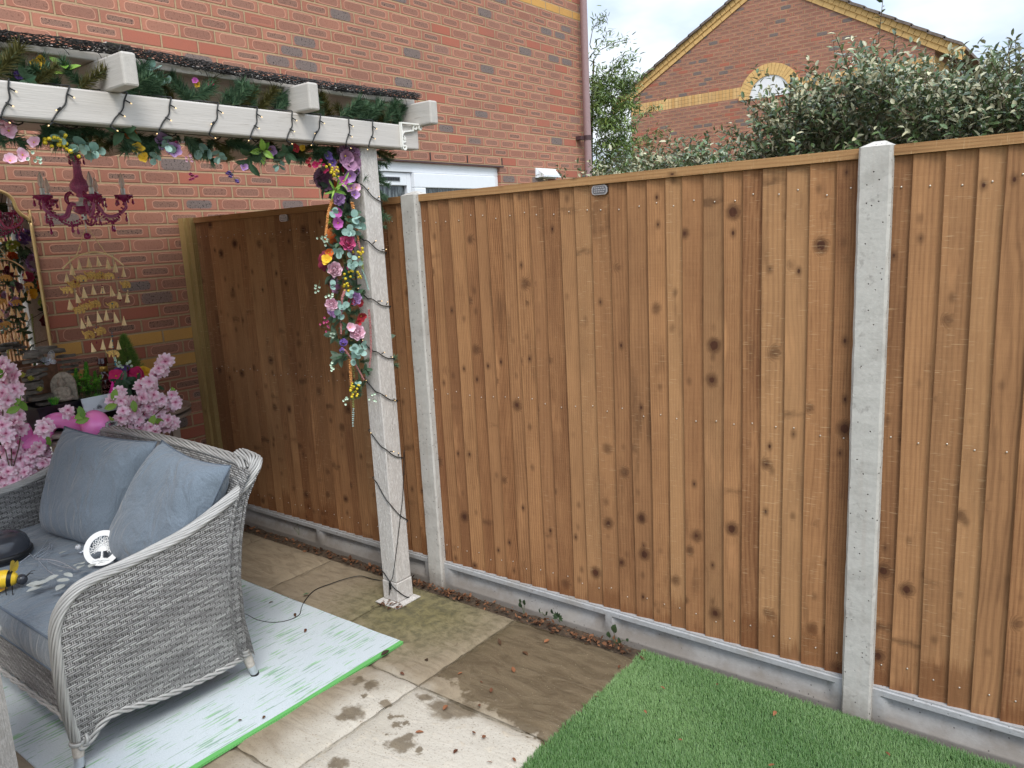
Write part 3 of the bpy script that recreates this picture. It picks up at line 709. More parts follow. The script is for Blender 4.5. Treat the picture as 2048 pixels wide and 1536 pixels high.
# ================================================================ the neighbouring house on the left
HY1 = 4.565; HY0 = -5.0; HZ = 5.75
WY0, WY1, WZ0, WZ1 = 1.34, 3.052, .08, 2.232
house = thing('brick_house', 'red brick house whose flank wall closes the left of the garden', 'house')
b = MB()
def q(p0, p1, p2, p3): b._add([p0, p1, p2, p3], [(0, 1, 2, 3)])
for y0, y1, z0, z1 in ((HY0, WY0, -.05, HZ), (WY1, HY1, -.05, HZ), (WY0, WY1, WZ1, HZ), (WY0, WY1, -.05, WZ0)):
    q((0, y0, z0), (0, y1, z0), (0, y1, z1), (0, y0, z1))
rv = -.10     # reveals of the opening
q((0, WY0, WZ0), (0, WY0, WZ1), (rv, WY0, WZ1), (rv, WY0, WZ0)); q((0, WY1, WZ1), (0, WY1, WZ0), (rv, WY1, WZ0), (rv, WY1, WZ1))
q((0, WY0, WZ1), (0, WY1, WZ1), (rv, WY1, WZ1), (rv, WY0, WZ1)); q((rv, WY0, WZ0), (rv, WY1, WZ0), (0, WY1, WZ0), (0, WY0, WZ0))
q((0, HY1, -.05), (-7, HY1, -.05), (-7, HY1, HZ), (0, HY1, HZ)); q((-7, HY0, -.05), (0, HY0, -.05), (0, HY0, HZ), (-7, HY0, HZ)); q((-7, HY1, -.05), (-7, HY0, -.05), (-7, HY0, HZ), (-7, HY1, HZ))
b.build('wall', M['brick'], house)
b = MB()
b._add([(.35, HY0-.2, HZ-.05), (.35, HY1+.2, HZ-.05), (-3.5, HY1+.2, HZ+2.3), (-3.5, HY0-.2, HZ+2.3), (-7.35, HY1+.2, HZ-.05), (-7.35, HY0-.2, HZ-.05), (.35, HY0-.2, HZ+.05), (.35, HY1+.2, HZ+.05), (-3.5, HY1+.2, HZ+2.4), (-3.5, HY0-.2, HZ+2.4), (-7.35, HY1+.2, HZ+.05), (-7.35, HY0-.2, HZ+.05)],
       [(6, 7, 8, 9), (9, 8, 10, 11), (1, 0, 3, 2), (2, 3, 5, 4), (0, 1, 7, 6), (4, 5, 11, 10), (1, 2, 8, 7), (2, 4, 10, 8), (3, 0, 6, 9), (5, 3, 9, 11)])
b.build('roof', M['roof_tile'], house)
# patio window: white frame, sliding sash, panes, trickle vent
b = MB(); xf0, xf1 = -.085, -.03
b.box(xf0, xf1, WY0, WY1, WZ1-.075, WZ1); b.box(xf0, xf1, WY0, WY1, WZ0, WZ0+.07); b.box(xf0, xf1, WY0, WY0+.06, WZ0+.07, WZ1-.075); b.box(xf0, xf1, WY1-.055, WY1, WZ0+.07, WZ1-.075)
wf = b.build('window', M['white_upvc'], house); bevel(wf, .004)
b = MB(); ym = 1.985
sx0, sx1 = -.075, -.012
b.box(sx0, sx1, ym, WY1-.057, WZ1-.19, WZ1-.078); b.box(sx0, sx1, ym, WY1-.057, WZ0+.072, WZ0+.17); b.box(sx0, sx1, ym, ym+.125, WZ0+.17, WZ1-.19); b.box(sx0, sx1, WY1-.157, WY1-.057, WZ0+.17, WZ1-.19)
sa = b.build('sash', M['white_upvc'], wf); bevel(sa, .006)
b = MB(); b.box(-.095, -.045, WY0+.062, ym-.05, WZ1-.175, WZ1-.078); b.box(-.095, -.045, ym-.05, ym-.002, WZ0+.072, WZ1-.078); b.box(-.095, -.045, WY0+.062, WY0+.12, WZ0+.072, WZ1-.175); b.box(-.095, -.045, WY0+.12, ym-.05, WZ0+.072, WZ0+.15)
sb = b.build('sash', M['white_upvc'], wf); bevel(sb, .005)
b = MB(); b.box(-.052, -.046, ym+.126, WY1-.158, WZ0+.171, WZ1-.191); b.build('pane', M['pane'], wf)
b = MB(); b.box(-.084, -.078, WY0+.121, ym-.051, WZ0+.151, WZ1-.176); b.build('pane', M['pane'], wf)
b = MB(); vx = -.0435; b.box(vx-.001, vx+.004, 1.62, 1.86, WZ1-.142, WZ1-.112)
for k in range(9): b.box(vx+.0045, vx+.0065, 1.63+.025*k, 1.651+.025*k, WZ1-.138, WZ1-.116, 1)
b.build('trickle_vent', [M['grey_seal'], M['black']], wf)
for px in (860, 934, 1003):
    p = at(px, 308, 'X', 0); b = MB(); b.box(-.004, .0025, p.y-.006, p.y+.006, 2.2515, 2.312); b.build('weep_vent', M['black'], house)
b = MB(); b.box(-.1, .006, WY0-.05, WY1+.05, WZ1+.0005, WZ1+.012); b.build('lintel_edge', M['bracket_dark'], house)
# downpipe with its clip, and the white extractor cowl
dp = 4.395
b = MB(); b.tube([(.075, dp, -.05), (.075, dp, HZ-.1)], .036, 20); pipe = b.build('downpipe', M['pipe'], house, smooth=True, sharp=40)
b = MB(); pz = at(1160, 277, 'X', 0).z
b.tube([(.075, dp, pz-.022), (.075, dp, pz+.022)], .040, 20); b.box(0, .06, dp-.10, dp-.03, pz-.02, pz+.015); b.build('pipe_clip', M['bracket_dark'], pipe)
b = MB(); vz = 2.19; b.box(.0, .018, 3.575, 3.90, vz-.035, vz+.055, ch=.0)
b._add([(.018, 3.60, vz+.045), (.018, 3.885, vz+.045), (.085, 3.885, vz-.005), (.085, 3.60, vz-.005), (.018, 3.60, vz-.028), (.018, 3.885, vz-.028), (.085, 3.885, vz-.028), (.085, 3.60, vz-.028)], [(0, 1, 2, 3), (3, 2, 6, 7), (0, 3, 7, 4), (1, 5, 6, 2)])
cw = b.build('vent_cowl', M['white_upvc'], house); bevel(cw, .003)

# ================================================================ far house with its gable (plane y = 13.31)
FX0, FW, FY = -4.34, 5.94, 13.31; fh = thing('gable_house', 'red brick gable end house with buff brick trim and arched white panel behind the hedge', 'house', (FX0, FY, 0))
ev, ap = 4.60, 6.30; cx = FW/2
b = MB(); b._add([(FX0, FY, -.05), (FX0+FW, FY, -.05), (FX0+FW, FY, ev), (FX0+cx, FY, ap), (FX0, FY, ev), (FX0, FY+9, -.05), (FX0+FW, FY+9, -.05), (FX0+FW, FY+9, ev), (FX0+cx, FY+9, ap), (FX0, FY+9, ev)],
                  [(0, 1, 2, 3, 4), (6, 5, 9, 8, 7), (5, 0, 4, 9), (1, 6, 7, 2)])
b.build('wall', M['brick_far'], fh)
sl = (ap-ev)/cx; ang = math.atan(sl)
b = MB()           # verge of buff bricks: two corbelled courses following the slope
for s in (-1, 1):
    nb_ = int(cx*1.16/math.cos(ang)/.112)
    for row, (dz, th, pr) in enumerate(((-.105, .098, .022), (-.0, .100, .045))):
        for k in range(nb_):
            t = (k+.5*row)*.112; x = cx-s*(t*math.cos(ang)+.02); z = ap-t*math.sin(ang)+dz-.02
            if k == 0 and row: continue
            if row == 0 and k % 2: continue
            Mx = Matrix.Translation((FX0+x, FY-pr, z)) @ Matrix.Rotation(-ang*s, 4, 'Y')
            wd = .104 if row else .216
            b.box(-wd/2, wd/2, 0, pr+.01, -th/2, th/2, 0, Mx)
b.build('verge_trim', M['buff'], fh)
b = MB()           # roof: stepped courses of tile
for s in (-1, 1):
    n = 13
    for k in range(n):
        t0 = -.02+k*.30; t1 = t0+.33
        def P(t, h): return (FX0+cx-s*(t*math.cos(ang)-h*math.sin(ang)*0), ap-t*math.sin(ang)+h)
        x0, z0 = P(t0, .085); x1, z1 = P(t1, .105); x2, z2 = P(t1, .055); x3, z3 = P(t0, .035)
        b._add([(x0, FY-.10, z0), (x1, FY-.10, z1), (x2, FY-.10, z2), (x3, FY-.10, z3), (x0, FY+9.1, z0), (x1, FY+9.1, z1), (x2, FY+9.1, z2), (x3, FY+9.1, z3)],
               [(0, 1, 2, 3), (7, 6, 5, 4), (0, 4, 5, 1), (1, 5, 6, 2), (2, 6, 7, 3), (3, 7, 4, 0)])
b.build('roof', M['roof_tile'], fh)
# half-round panel under a buff brick arch
ac, az = 3.07, 4.075
b = MB(); n = 24
pts = [(FX0+ac+.40*math.cos(math.pi*k/n), az+.40*math.sin(math.pi*k/n)) for k in range(n+1)]
b._add([(x, FY-.012, z) for x, z in pts]+[(x, FY-.0, z) for x, z in pts], [tuple(range(n, -1, -1))]+[(i, i+1, i+n+2, i+n+1) for i in range(n)])
b.build('arched_panel', M['white_panel'], fh)
b = MB(); nb_ = 23
for k in range(nb_):
    a = math.pi*(k+.5)/nb_; Mx = Matrix.Translation((FX0+ac, FY, az)) @ Matrix.Rotation(-(a-math.pi/2), 4, 'Y'); w0, w1 = .40*math.pi/nb_*.46, .615*math.pi/nb_*.46
    vs = [(-w0, -.03, .40), (w0, -.03, .40), (w1, -.03, .615), (-w1, -.03, .615)]; vs += [(x, .01, z) for x, y, z in vs]
    b._add([Mx @ Vector(v) for v in vs], [(0, 1, 2, 3), (0, 4, 5, 1), (1, 5, 6, 2), (2, 6, 7, 3), (3, 7, 4, 0)])
b.build('brick_arch', M['buff'], fh)

# ================================================================ fence
XB, XC, PW = 1.8343, 3.7367, .092
FH = 1.826
def conc_post(x, label, ztop=FH, seed=0):
    rg = random.Random(seed); c = .007
    t = thing('concrete_post', label, 'fence post', (x+PW/2, .05, 0), 'concrete posts of the timber fence')
    b = MB(); nz_ = 46
    def ring(z):
        j = lambda: rg.uniform(-.0011, .0011)
        return [(x+c+j(), 0+j(), z), (x+PW-c+j(), 0+j(), z), (x+PW+j()*1.5, c+j(), z), (x+PW, .033, z), (x+PW-.022, .036, z), (x+PW-.022, .074, z), (x+PW, .077, z), (x+PW-c, .11, z), (x+c, .11, z), (x, .077, z), (x+.022, .074, z), (x+.022, .036, z), (x, .033, z), (x+j(), c+j(), z)]
    vs = []; n = 14
    for i in range(nz_+1): vs += ring(-.06+(ztop+.06)*i/nz_)
    fs = [(i*n+k, i*n+(k+1) % n, (i+1)*n+(k+1) % n, (i+1)*n+k) for i in range(nz_) for k in range(n)]
    b._add(vs, fs)
    b.build('shaft', M['concrete'], t)
    b = MB(); o = [(x+c, .0, ztop), (x+PW-c, 0, ztop), (x+PW, c, ztop), (x+PW, .103, ztop), (x+PW-c, .11, ztop), (x+c, .11, ztop), (x, .103, ztop), (x, c, ztop)]
    b._add(o+[(x+.03, .05, ztop+.017), (x+PW-.03, .05, ztop+.017)], [(0, 1, 9, 8), (1, 2, 9), (2, 3, 9), (3, 4, 9), (4, 5, 8, 9), (5, 6, 8), (6, 7, 8), (7, 0, 8)])
    b.build('cap', M['concrete'], t); return t
conc_post(XB, 'pale concrete fence post beside the pergola post', seed=3)
conc_post(XC, 'pale concrete fence post standing in the artificial lawn', seed=5)
tp = thing('timber_post', 'greenish treated timber fence post fixed against the brick wall', 'fence post', (.055, .02, 0))
b = MB()
for x0, x1, y0, y1, rid in ((.006, .062, -.012, .07, .31), (.0625, .106, .004, .07, .77)):
    b._a = rid
    for (xa, ya, xb, yb) in ((x0, y0, x1, y0), (x1, y0, x1, y1), (x1, y1, x0, y1), (x0, y1, x0, y0)):
        ln = math.hypot(xb-xa, yb-ya); b._add([(xa, ya, -.03), (xb, yb, -.03), (xb, yb, 1.828), (xa, ya, 1.828)], [(0, 1, 2, 3)], 0, [(0, 0), (ln, 0), (ln, 1.86), (0, 1.86)])
    b._add([(x0, y0, 1.828), (x1, y0, 1.828), (x1, y1, 1.828), (x0, y1, 1.828)], [(0, 1, 2, 3)], 0, [(0, 0), (x1-x0, 0), (x1-x0, .05), (0, .05)])
b._a = 0
b.build('stake', M['post_timber'], tp)
b = MB(); b.sphere((0, 0, 0), (.0028, .0018, .0028), 7, 4); ME_NAIL = b.mesh('nail', M['nail'], smooth=True)
def panel(x0, x1, nb_, label, tagpos=None, seed=1):
    rg = random.Random(seed); t = thing('fence_panel', label, 'fence panel', ((x0+x1)/2, .04, .118), 'closeboard panels of the timber fence')
    b = MB(); edges = [x0]; wd = [rg.uniform(.86, 1.14) for _ in range(nb_)]; S = sum(wd)
    for q_ in wd: edges.append(edges[-1]+(x1-x0)*q_/S)
    spots = []
    for k in range(nb_):
        # feather edge: the thick edge is on the left and laps over the thin right edge of the board before it
        xa = edges[k]-(.012 if k else 0); xb = edges[k+1]; zb = .116+rg.uniform(-.004, .004); zt = 1.795
        b._a = rg.uniform(.02, .98); off = rg.uniform(0, 30); yo = .034
        bow = rg.uniform(-.0015, .0015); nn = 10
        def row(z, rgk=b._a):
            wv = .0012*math.sin(z*5+rgk*40)+bow*math.sin(math.pi*(z-zb)/(zt-zb))
            return [(xa+wv, yo-.0015, z), (xa+.0015+wv, yo-.003+0, z), (xb+wv*.5, yo+.0105, z), (xb+wv*.5, yo+.0145, z), (xa+wv, yo+.0135, z)]
        us = [0, .004, xb-xa, xb-xa+.004, (xb-xa)*2]; c0 = (xb-xa)/2
        vs = []; uvs = []
        for i in range(nn+1):
            z = zb+(zt-zb)*i/nn; vs += row(z); uvs += [(u_-c0, z+off) for u_ in us]
        fs = [(i*5+e, i*5+(e+1) % 5, (i+1)*5+(e+1) % 5, (i+1)*5+e) for i in range(nn) for e in (0, 1, 2, 3, 4)]
        fs += [(4, 3, 2, 1, 0)]
        b._add(vs, fs, 0, uvs); spots.append((xa+.5*(xb-xa)+rg.uniform(-.008, .008), yo+.0025))
    b._a = 0; b.build('boards', M['fence'], t)
    b = MB(); b._a = rg.uniform(.1, .9); zt0, zt1, y0, y1 = 1.7965, 1.826, .0235, .074
    def bar(xa, xb, ya, yb, za, zb):
        vs = [(xa, ya, za), (xb, ya, za), (xb, yb, za), (xa, yb, za), (xa, ya, zb), (xb, ya, zb), (xb, yb, zb), (xa, yb, zb)]
        for f in ((0, 1, 5, 4), (1, 2, 6, 5), (2, 3, 7, 6), (3, 0, 4, 7), (4, 5, 6, 7), (3, 2, 1, 0)):
            p = [vs[i] for i in f]; b._add(p, [(0, 1, 2, 3)], 0, [(P[2]-za+P[1]*.9, P[0]*1.0+seed) for P in p])
    bar(x0+.001, x1-.001, y0, y1, zt0, zt1); b.build('capping_rail', M['fence_cap'], t)
    b = MB()
    for zc in (.22, .95, 1.68):
        b._a = rg.uniform(.1, .9); bar(x0+.004, x1-.004, .0495, .075, zc-.02, zc+.02)
    b.build('rail', M['fence'], t)
    for (x, y) in spots:
        for zc in (.20, .95, 1.71): inst('nail', ME_NAIL, t, (x+rg.uniform(-.004, .004), y-.0012, zc+rg.uniform(-.012, .012)))
    if tagpos:
        x, z, bent = tagpos; b = MB(); w_, h_, c = .033, .017, .010
        pr = [(-w_+c, -h_), (w_-c, -h_), (w_-.003, -h_+.004), (w_, -h_+c), (w_, h_-c), (w_-.003, h_-.004), (w_-c, h_), (-w_+c, h_), (-w_+.003, h_-.004), (-w_, h_-c), (-w_, -h_+c), (-w_+.003, -h_+.004)]
        Mx = Matrix.Translation((x, .036, z)) @ Matrix.Rotation(R(90), 4, 'X')
        b.prism(pr, .0005, .0075, 0, Mx)
        b2 = [(px_*.86, py_*.82) for px_, py_ in pr]; b.prism(b2, .0076, .0082, 1, Mx)
        for r_ in range(3):
            xx = -.022
            while xx < .020:
                l_ = rg.uniform(.004, .010); b.box(xx, xx+l_, -.0085+r_*.0075, -.0045+r_*.0075, .0083, .0092, 0, Mx); xx += l_+.003
        b.build('maker_plate', [M['tag'], M['tag_dark']], t)
    return t
tz = at(1199, 380, 'Y', .03); tl = at(567, 436, 'Y', .03)
panel(.109, XB-.002+.024, 25, 'shaded timber fence panel between the brick wall and the first concrete post', (tl.x, tl.z, 1), 21)
panel(XB+PW-.022, XC+.022, 26, 'timber fence panel in the middle between the two concrete posts', (tz.x, tz.z, 0), 22)
panel(XC+PW-.022, XC+1.9, 25, 'timber fence panel to the right of the post in the lawn', None, 23)
def gravel_board(x0, x1, label):
    t = MB(); y0, zt, zb = .026, .1215, -.06; nu, nz_ = 120, 60
    ribs = [x0, (x0+x1)/2, x1]
    def fn(u, v):
        x = x0+(x1-x0)*u; z = zb+(zt-zb)*v
        d = min(abs(x-r_) for r_ in ribs); lim = .055 if d in (abs(x-ribs[0]), abs(x-ribs[2])) else .022
        fx = min(1, max(0, (d-lim)/.016)); fx = fx*fx*(3-2*fx)
        zr = (z-.012)/(.094-.012)
        dep = 0 if zr < 0 or zr > 1 else .034*(zr**.8)*min(1, (1-zr)/.04)
        return (x, y0-.006+dep*fx+(.004 if z > .115 else 0), z)
    t.grid(fn, nu, nz_)
    t._add([(x0, y0-.002, zt), (x1, y0-.002, zt), (x1, .072, zt), (x0, .072, zt)], [(0, 1, 2, 3)])
    t._add([(x0, .072, zb), (x1, .072, zb), (x1, .072, zt), (x0, .072, zt)], [(1, 0, 3, 2)])
    o = t.build('gravel_board', M['gravel_conc'], None, smooth=True, sharp=40)
    return tag(o, label, 'gravel board', 'concrete gravel boards under the fence')
gravel_board(.108, XB+.02, 'grey concrete gravel board under the shaded panel next to the brick wall')
gravel_board(XB+PW-.02, XC+.02, 'grey concrete gravel board under the middle fence panel')
gravel_board(XC+PW-.02, XC+1.9, 'grey concrete gravel board right of the post in the lawn')

# ================================================================ pergola
PX0, PX1, PY0, PY1 = 1.776, 1.868, -.236, -.144         # front post
BX0, BX1, BZ0, BZ1, BY1 = 1.845, 1.902, 2.019, 2.117, .077
perg = thing('pergola', 'greige painted timber pergola with beam, rafters and posts', 'pergola', (1.82, -.19, 0))
def ppost(x0, x1, y0, y1, nm='post'):
    b = MB(); b.box(x0, x1, y0, y1, .10, BZ0); po = bevel(b.build(nm, M['paint_z'], perg), .004)
    b = MB(); e = .0025; b.box(x0-e, x1+e, y0-e, y1+e, .006, .098); bevel(b.build('plinth', M['paint_z'], po), .004)
    b = MB(); b.box(x0-.012, x1+.040, y0-.045, y1+.012, .0005, .004); b.build('base_plate', M['end_grain'], po)
    return po
p1 = ppost(PX0, PX1, PY0, PY1)
p2 = ppost(PX0, PX1, -1.885, -1.793)
b = MB(); b.box(BX0, BX1, -3.2, BY1, BZ0, BZ1); bevel(b.build('beam', M['paint_y'], perg), .006)
RAFT = [(-1.26, 2.015), (-.565, 1.985), (.07, 1.99), (-1.95, 2.01)]
for y, xe in RAFT:
    b = MB(); b.box(.34, xe, y, y+.046, BZ1+.0008, BZ1+.098); bevel(b.build('rafter', M['paint_x'], perg), .007)
# a purlin board lies on the rafters under the netting, an off-cut plank on top
b = MB(); b.box(1.80, 1.845, -3.2, .128, BZ1+.0985, BZ1+.128); bevel(b.build('purlin', M['paint_y'], perg), .004)
b = MB(); b.box(.36, 1.7995, -3.2, .128, BZ1+.0985, BZ1+.122); b.build('roof_boards', M['paint_y'], perg)
b = MB(); b.box(.7, 1.80, -1.19, -1.113, BZ1+.1285, BZ1+.172); b.build('plank', [M['paint_x']], perg)
b = MB(); b.box(1.8003, 1.8035, -1.189, -1.114, BZ1+.1295, BZ1+.171); b.build('plank_end', M['mossy_end'], perg)
# scrolled white bracket on the beam's end
b = MB()
def strap(pts, w_=.014, th=.0036):
    """flat bar: pts in (y, z) on the beam's face, bent edge-on, w_ wide along x"""
    P = [Vector((0, p[0], p[1])) for p in pts]; n = len(P); vs = []
    for i, p in enumerate(P):
        t = (P[min(i+1, n-1)]-P[max(i-1, 0)]).normalized(); nn = Vector((0, -t.z, t.y))*th
        for (xx, s) in ((BX1+.0012, 1), (BX1+.0012+w_, 1), (BX1+.0012+w_, -1), (BX1+.0012, -1)): vs.append((xx, (p+nn*s).y, (p+nn*s).z))
    fs = [(i*4+k, i*4+(k+1) % 4, (i+1)*4+(k+1) % 4, (i+1)*4+k) for i in range(n-1) for k in range(4)]+[(3, 2, 1, 0), tuple((n-1)*4+k for k in range(4))]
    b._add(vs, fs)
c0 = at(798, 246, 'X', BX1); cb = at(800, 300, 'X', BX1); ce = at(838, 240, 'X', BX1)
y0, zt, zl, yr = c0.y, c0.z, cb.z, ce.y
def scroll(cy, cz, r, a0, a1, n=16, rin=.45): return [(cy+r*(1-(1-rin)*k/n)*math.cos(a0+(a1-a0)*k/n), cz+r*(1-(1-rin)*k/n)*math.sin(a0+(a1-a0)*k/n)) for k in range(n+1)]
r_ = .0115
strap([(y0, zl+r_), (y0, zt)]+[(yr-r_, zt)]); strap([(yr-r_, zt)]+scroll(yr-r_, zt-r_, r_, R(90), R(-250)))
strap([(y0, zl+r_)]+scroll(y0+r_, zl+r_, r_, R(180), R(520)))
strap(scroll(y0+r_, zl+3.9*r_, r_*1.05, R(330), R(-30), 14, .8)+[(y0+.004, zl+5.2*r_), (y0+.018, zl+6.6*r_)]+[(yr-4.2*r_, zt-2.2*r_)]+scroll(yr-3.2*r_, zt-1.15*r_, r_, R(180), R(-160)), .010)
br = b.build('scroll_bracket', M['white_metal'], perg, smooth=True, sharp=40)

# ================================================================ black garden netting rolled along the purlin
net = MB(); ny0, ny1 = -2.3, .118
def netpath(y):
    return Vector((1.872+.006*math.sin(9*y), y, BZ1+.126+.006*math.sin(5*y+1)))
for k in range(1350):
    y = rng.uniform(ny0, ny1); p = netpath(y); a = rng.uniform(0, 6.28); rr = rng.uniform(.006, .017)
    q0 = p+Vector((math.cos(a)*rr*1.3, 0, math.sin(a)*rr)); a2 = a+rng.uniform(.6, 2.4); dy = rng.choice((-1, 1))*rng.uniform(.012, .035)
    q1 = p+Vector((math.cos(a2)*rr*1.3, dy, math.sin(a2)*rr)); qm = (q0+q1)/2+Vector((rng.uniform(-.005, .005), 0, rng.uniform(-.005, .006)))
    if min(q0.y, q1.y) < ny0 or max(q0.y, q1.y) > ny1: continue
    net.tube([q0, qm, q1], .0016, 3, 0, False)
for k in range(26):      # knots and snagged ends hanging from it
    y = rng.uniform(ny0, ny1-.05); p = netpath(y); net.tube([p+Vector((.01, 0, -.012)), p+Vector((.014, .01, -.024)), p+Vector((.008, .02, -.03-rng.random()*.012))], .001, 3, 0, False)
for k in range(10):
    pts = [netpath(ny0+(ny1-ny0)*i/60)+Vector((.019*math.cos(k*.63+i*.8), 0, .015*math.sin(k*.63+i*.8))) for i in range(61)]
    net.tube(pts, .0015, 3, 0, False)
nt_ = net.build('garden_netting', M['net'], None); tag(nt_, 'roll of tangled black plastic garden netting along the top of the pergola', 'netting')

# ================================================================ flower and foliage kit (each mesh faces +Z)
def petal_pts(b, c, d, nrm, ln, wd, curl, mi=0, cup=.25, nu=4, nv=3):
    """one petal from c along d, curling towards nrm"""
    d = Vector(d).normalized(); nrm = Vector(nrm); nrm = (nrm-d*nrm.dot(d)).normalized(); s = d.cross(nrm); c = Vector(c)
    def fn(u, v):
        t = v; w_ = wd*math.sin(math.pi*min(.93, .12+.80*t))**.75*(u-.5)*2
        return c+d*(ln*t*(1-.25*curl*t))+nrm*(ln*curl*t*t+cup*wd*abs(u-.5)**1.6*2.2)+s*w_
    b.grid(fn, nu, nv)
def m_rose(pet, r=.03, seed=0, layers=5, open_=1.0):
    rg = random.Random(seed); b = MB()
    for L_ in range(layers):
        f = (L_+.6)/layers; n = 3+L_
        for k in range(n):
            b._a = rg.random(); a = 2*math.pi*(k/n)+L_*.9+rg.uniform(-.2, .2); tilt = R(82-66*f*open_)
            d = (math.cos(a)*math.cos(tilt), math.sin(a)*math.cos(tilt), math.sin(tilt))
            c = (math.cos(a)*r*.10*f, math.sin(a)*r*.10*f, r*(.25-.3*f))
            petal_pts(b, c, d, (0, 0, 1), r*(.62+.42*f), r*(.34+.26*f), .35-.45*f, 0, .5)
    return b.mesh('rose', M['p_'+pet], smooth=True)
def m_daisy(pet, r=.025, n=5, seed=0, curl=.25, wd=.55, centre=None):
    rg = random.Random(seed); b = MB()
    for k in range(n):
        b._a = rg.random(); a = 2*math.pi*k/n+rg.uniform(-.12, .12); t = R(rg.uniform(15, 35))
        petal_pts(b, (0, 0, 0), (math.cos(a)*math.cos(t), math.sin(a)*math.cos(t), math.sin(t)), (0, 0, 1), r*rg.uniform(.9, 1.1), r*wd, curl*rg.uniform(-.6, 1), 0, .3)
    b.sphere((0, 0, r*.08), r*.12, 6, 4, 1)
    return b.mesh('flower', [M['p_'+pet], centre or M['berry']], smooth=True)
def m_cluster(pet, r=.04, n=14, seed=0, fr=.5, wd=.7):
    rg = random.Random(seed); b = MB()
    for k in range(n):
        z = rg.uniform(-.1, 1); a = k*2.4; q_ = math.sqrt(max(0, 1-z*z)); d = Vector((q_*math.cos(a), q_*math.sin(a), z)); c = d*r*.62
        u_ = d.orthogonal().normalized(); v_ = d.cross(u_)
        for j in range(5):
            b._a = rg.random(); t = 2*math.pi*j/5+k
            petal_pts(b, c, (u_*math.cos(t)+v_*math.sin(t))+d*.35, d, r*fr, r*fr*wd*.7, .15, 0, .3, 2, 2)
    return b.mesh('blossom_cluster', M['p_'+pet], smooth=True)
def disc_leaf(b, c, d, n_, r, mi=0, asp=.92):
    d = Vector(d).normalized(); n_ = Vector(n_); n_ = (n_-d*n_.dot(d)).normalized(); s = d.cross(n_); c = Vector(c); k = 9
    vs = [c+d*r]+[c+d*(r+r*math.cos(2*math.pi*i/k))+s*(r*asp*math.sin(2*math.pi*i/k))+n_*(.14*r*(math.sin(2*math.pi*i/k)**2)) for i in range(k)]
    b._add(vs, [(0, 1+i, 1+(i+1) % k) for i in range(k)], mi)
def m_euca(seed=0, n=4, r=.016, mat='euca'):
    rg = random.Random(seed); b = MB(); ln = n*r*1.5; b.tube([(0, 0, 0), (ln*.2, 0, ln*.5), (ln*.25, .004, ln)], .0012, 4, 1)
    for k in range(n):
        z = ln*(k+.8)/n; x = ln*.2*min(1, z/(ln*.5))
        for s in (-1, 1):
            b._a = rg.random(); a = k*1.4+rg.uniform(-.4, .4); d = Vector((math.cos(a)*s, math.sin(a)*s, .45)); disc_leaf(b, (x, 0, z), d, (0, 0, 1), r*rg.uniform(.75, 1.1))
    b._a = rg.random(); disc_leaf(b, (ln*.25, 0, ln), (rg.uniform(-.5, .5), rg.uniform(-.5, .5), 1), (1, .3, .4), r*.8)
    return b.mesh('eucalyptus_sprig', [M[mat], M['stem']])
def m_pine(seed=0, ln=.12, nl=.03, mat='needle', n=150, droop=.1):
    rg = random.Random(seed); b = MB()
    b.tube([(0, 0, 0), (0, ln*droop*.3, ln*.5), (0, ln*droop, ln)], .0022, 5, 1)
    for k in range(n):
        t = rg.uniform(.02, 1); p = Vector((0, ln*droop*t*t, ln*t)); a = rg.uniform(0, 6.28); el = rg.uniform(.35, 1.0); b._a = rg.random()
        d = Vector((math.cos(a)*math.cos(el), math.sin(a)*math.cos(el), math.sin(el))); s = d.orthogonal().normalized()*.0015; L_ = nl*rg.uniform(.75, 1.15)
        s2 = d.cross(s)
        b._add([p-s, p+s, p+d*L_, p+s2, p-s2], [(0, 1, 2), (3, 4, 2)])
    return b.mesh('pine_spray', [M[mat], M['stem']])
def m_berries(seed=0, n=7, r=.0065, mat='berry'):
    rg = random.Random(seed); b = MB()
    for k in range(n):
        p = Vector((rg.uniform(-1, 1)*.022, rg.uniform(-1, 1)*.022, rg.uniform(.01, .032))); b.tube([(0, 0, -.012), p*.5, p], .0008, 3, 1, False); b.sphere(p, r*rg.uniform(.8, 1.15), 9, 7, 0)
        b.sphere(p+Vector((0, 0, r)), r*.25, 5, 3, 2)
    return b.mesh('berry_cluster', [M[mat], M['stem'], M['black']], smooth=True)
def leaf_blade(b, c, d, n_, ln, wd, fold=.25, bend=.25, mi=0):
    d = Vector(d).normalized(); n_ = Vector(n_)
    n_ = (n_-d*n_.dot(d)); n_ = n_.normalized() if n_.length > 1e-5 else d.orthogonal().normalized(); s = d.cross(n_); c = Vector(c); vs = []
    T = (0, .22, .5, .78, 1.0); W = (.0, .75, 1.0, .68, .0)
    for t, w_ in zip(T, W):
        m_ = c+d*ln*t-n_*(bend*ln*t*t)
        if w_ == 0: vs.append(m_)
        else: vs += [m_-s*wd*w_*.5+n_*fold*wd*w_*.5, m_, m_+s*wd*w_*.5+n_*fold*wd*w_*.5]
    b._add(vs, [(0, 2, 1), (0, 3, 2), (1, 2, 5, 4), (2, 3, 6, 5), (4, 5, 8, 7), (5, 6, 9, 8), (7, 8, 10), (8, 9, 10)], mi)
def m_leaves(seed=0, n=5, ln=.05, wd=.022, mat='dark_leaf'):
    rg = random.Random(seed); b = MB(); b.tube([(0, 0, 0), (.002, 0, ln*.9)], .001, 3, 1, False)
    for k in range(n):
        b._a = rg.random(); a = k*2.4; leaf_blade(b, (0, 0, ln*.8*k/n), (math.cos(a), math.sin(a), .7), (0, 0, 1), ln*rg.uniform(.8, 1.1), wd)
    return b.mesh('leaf_sprig', [M[mat], M['stem']])
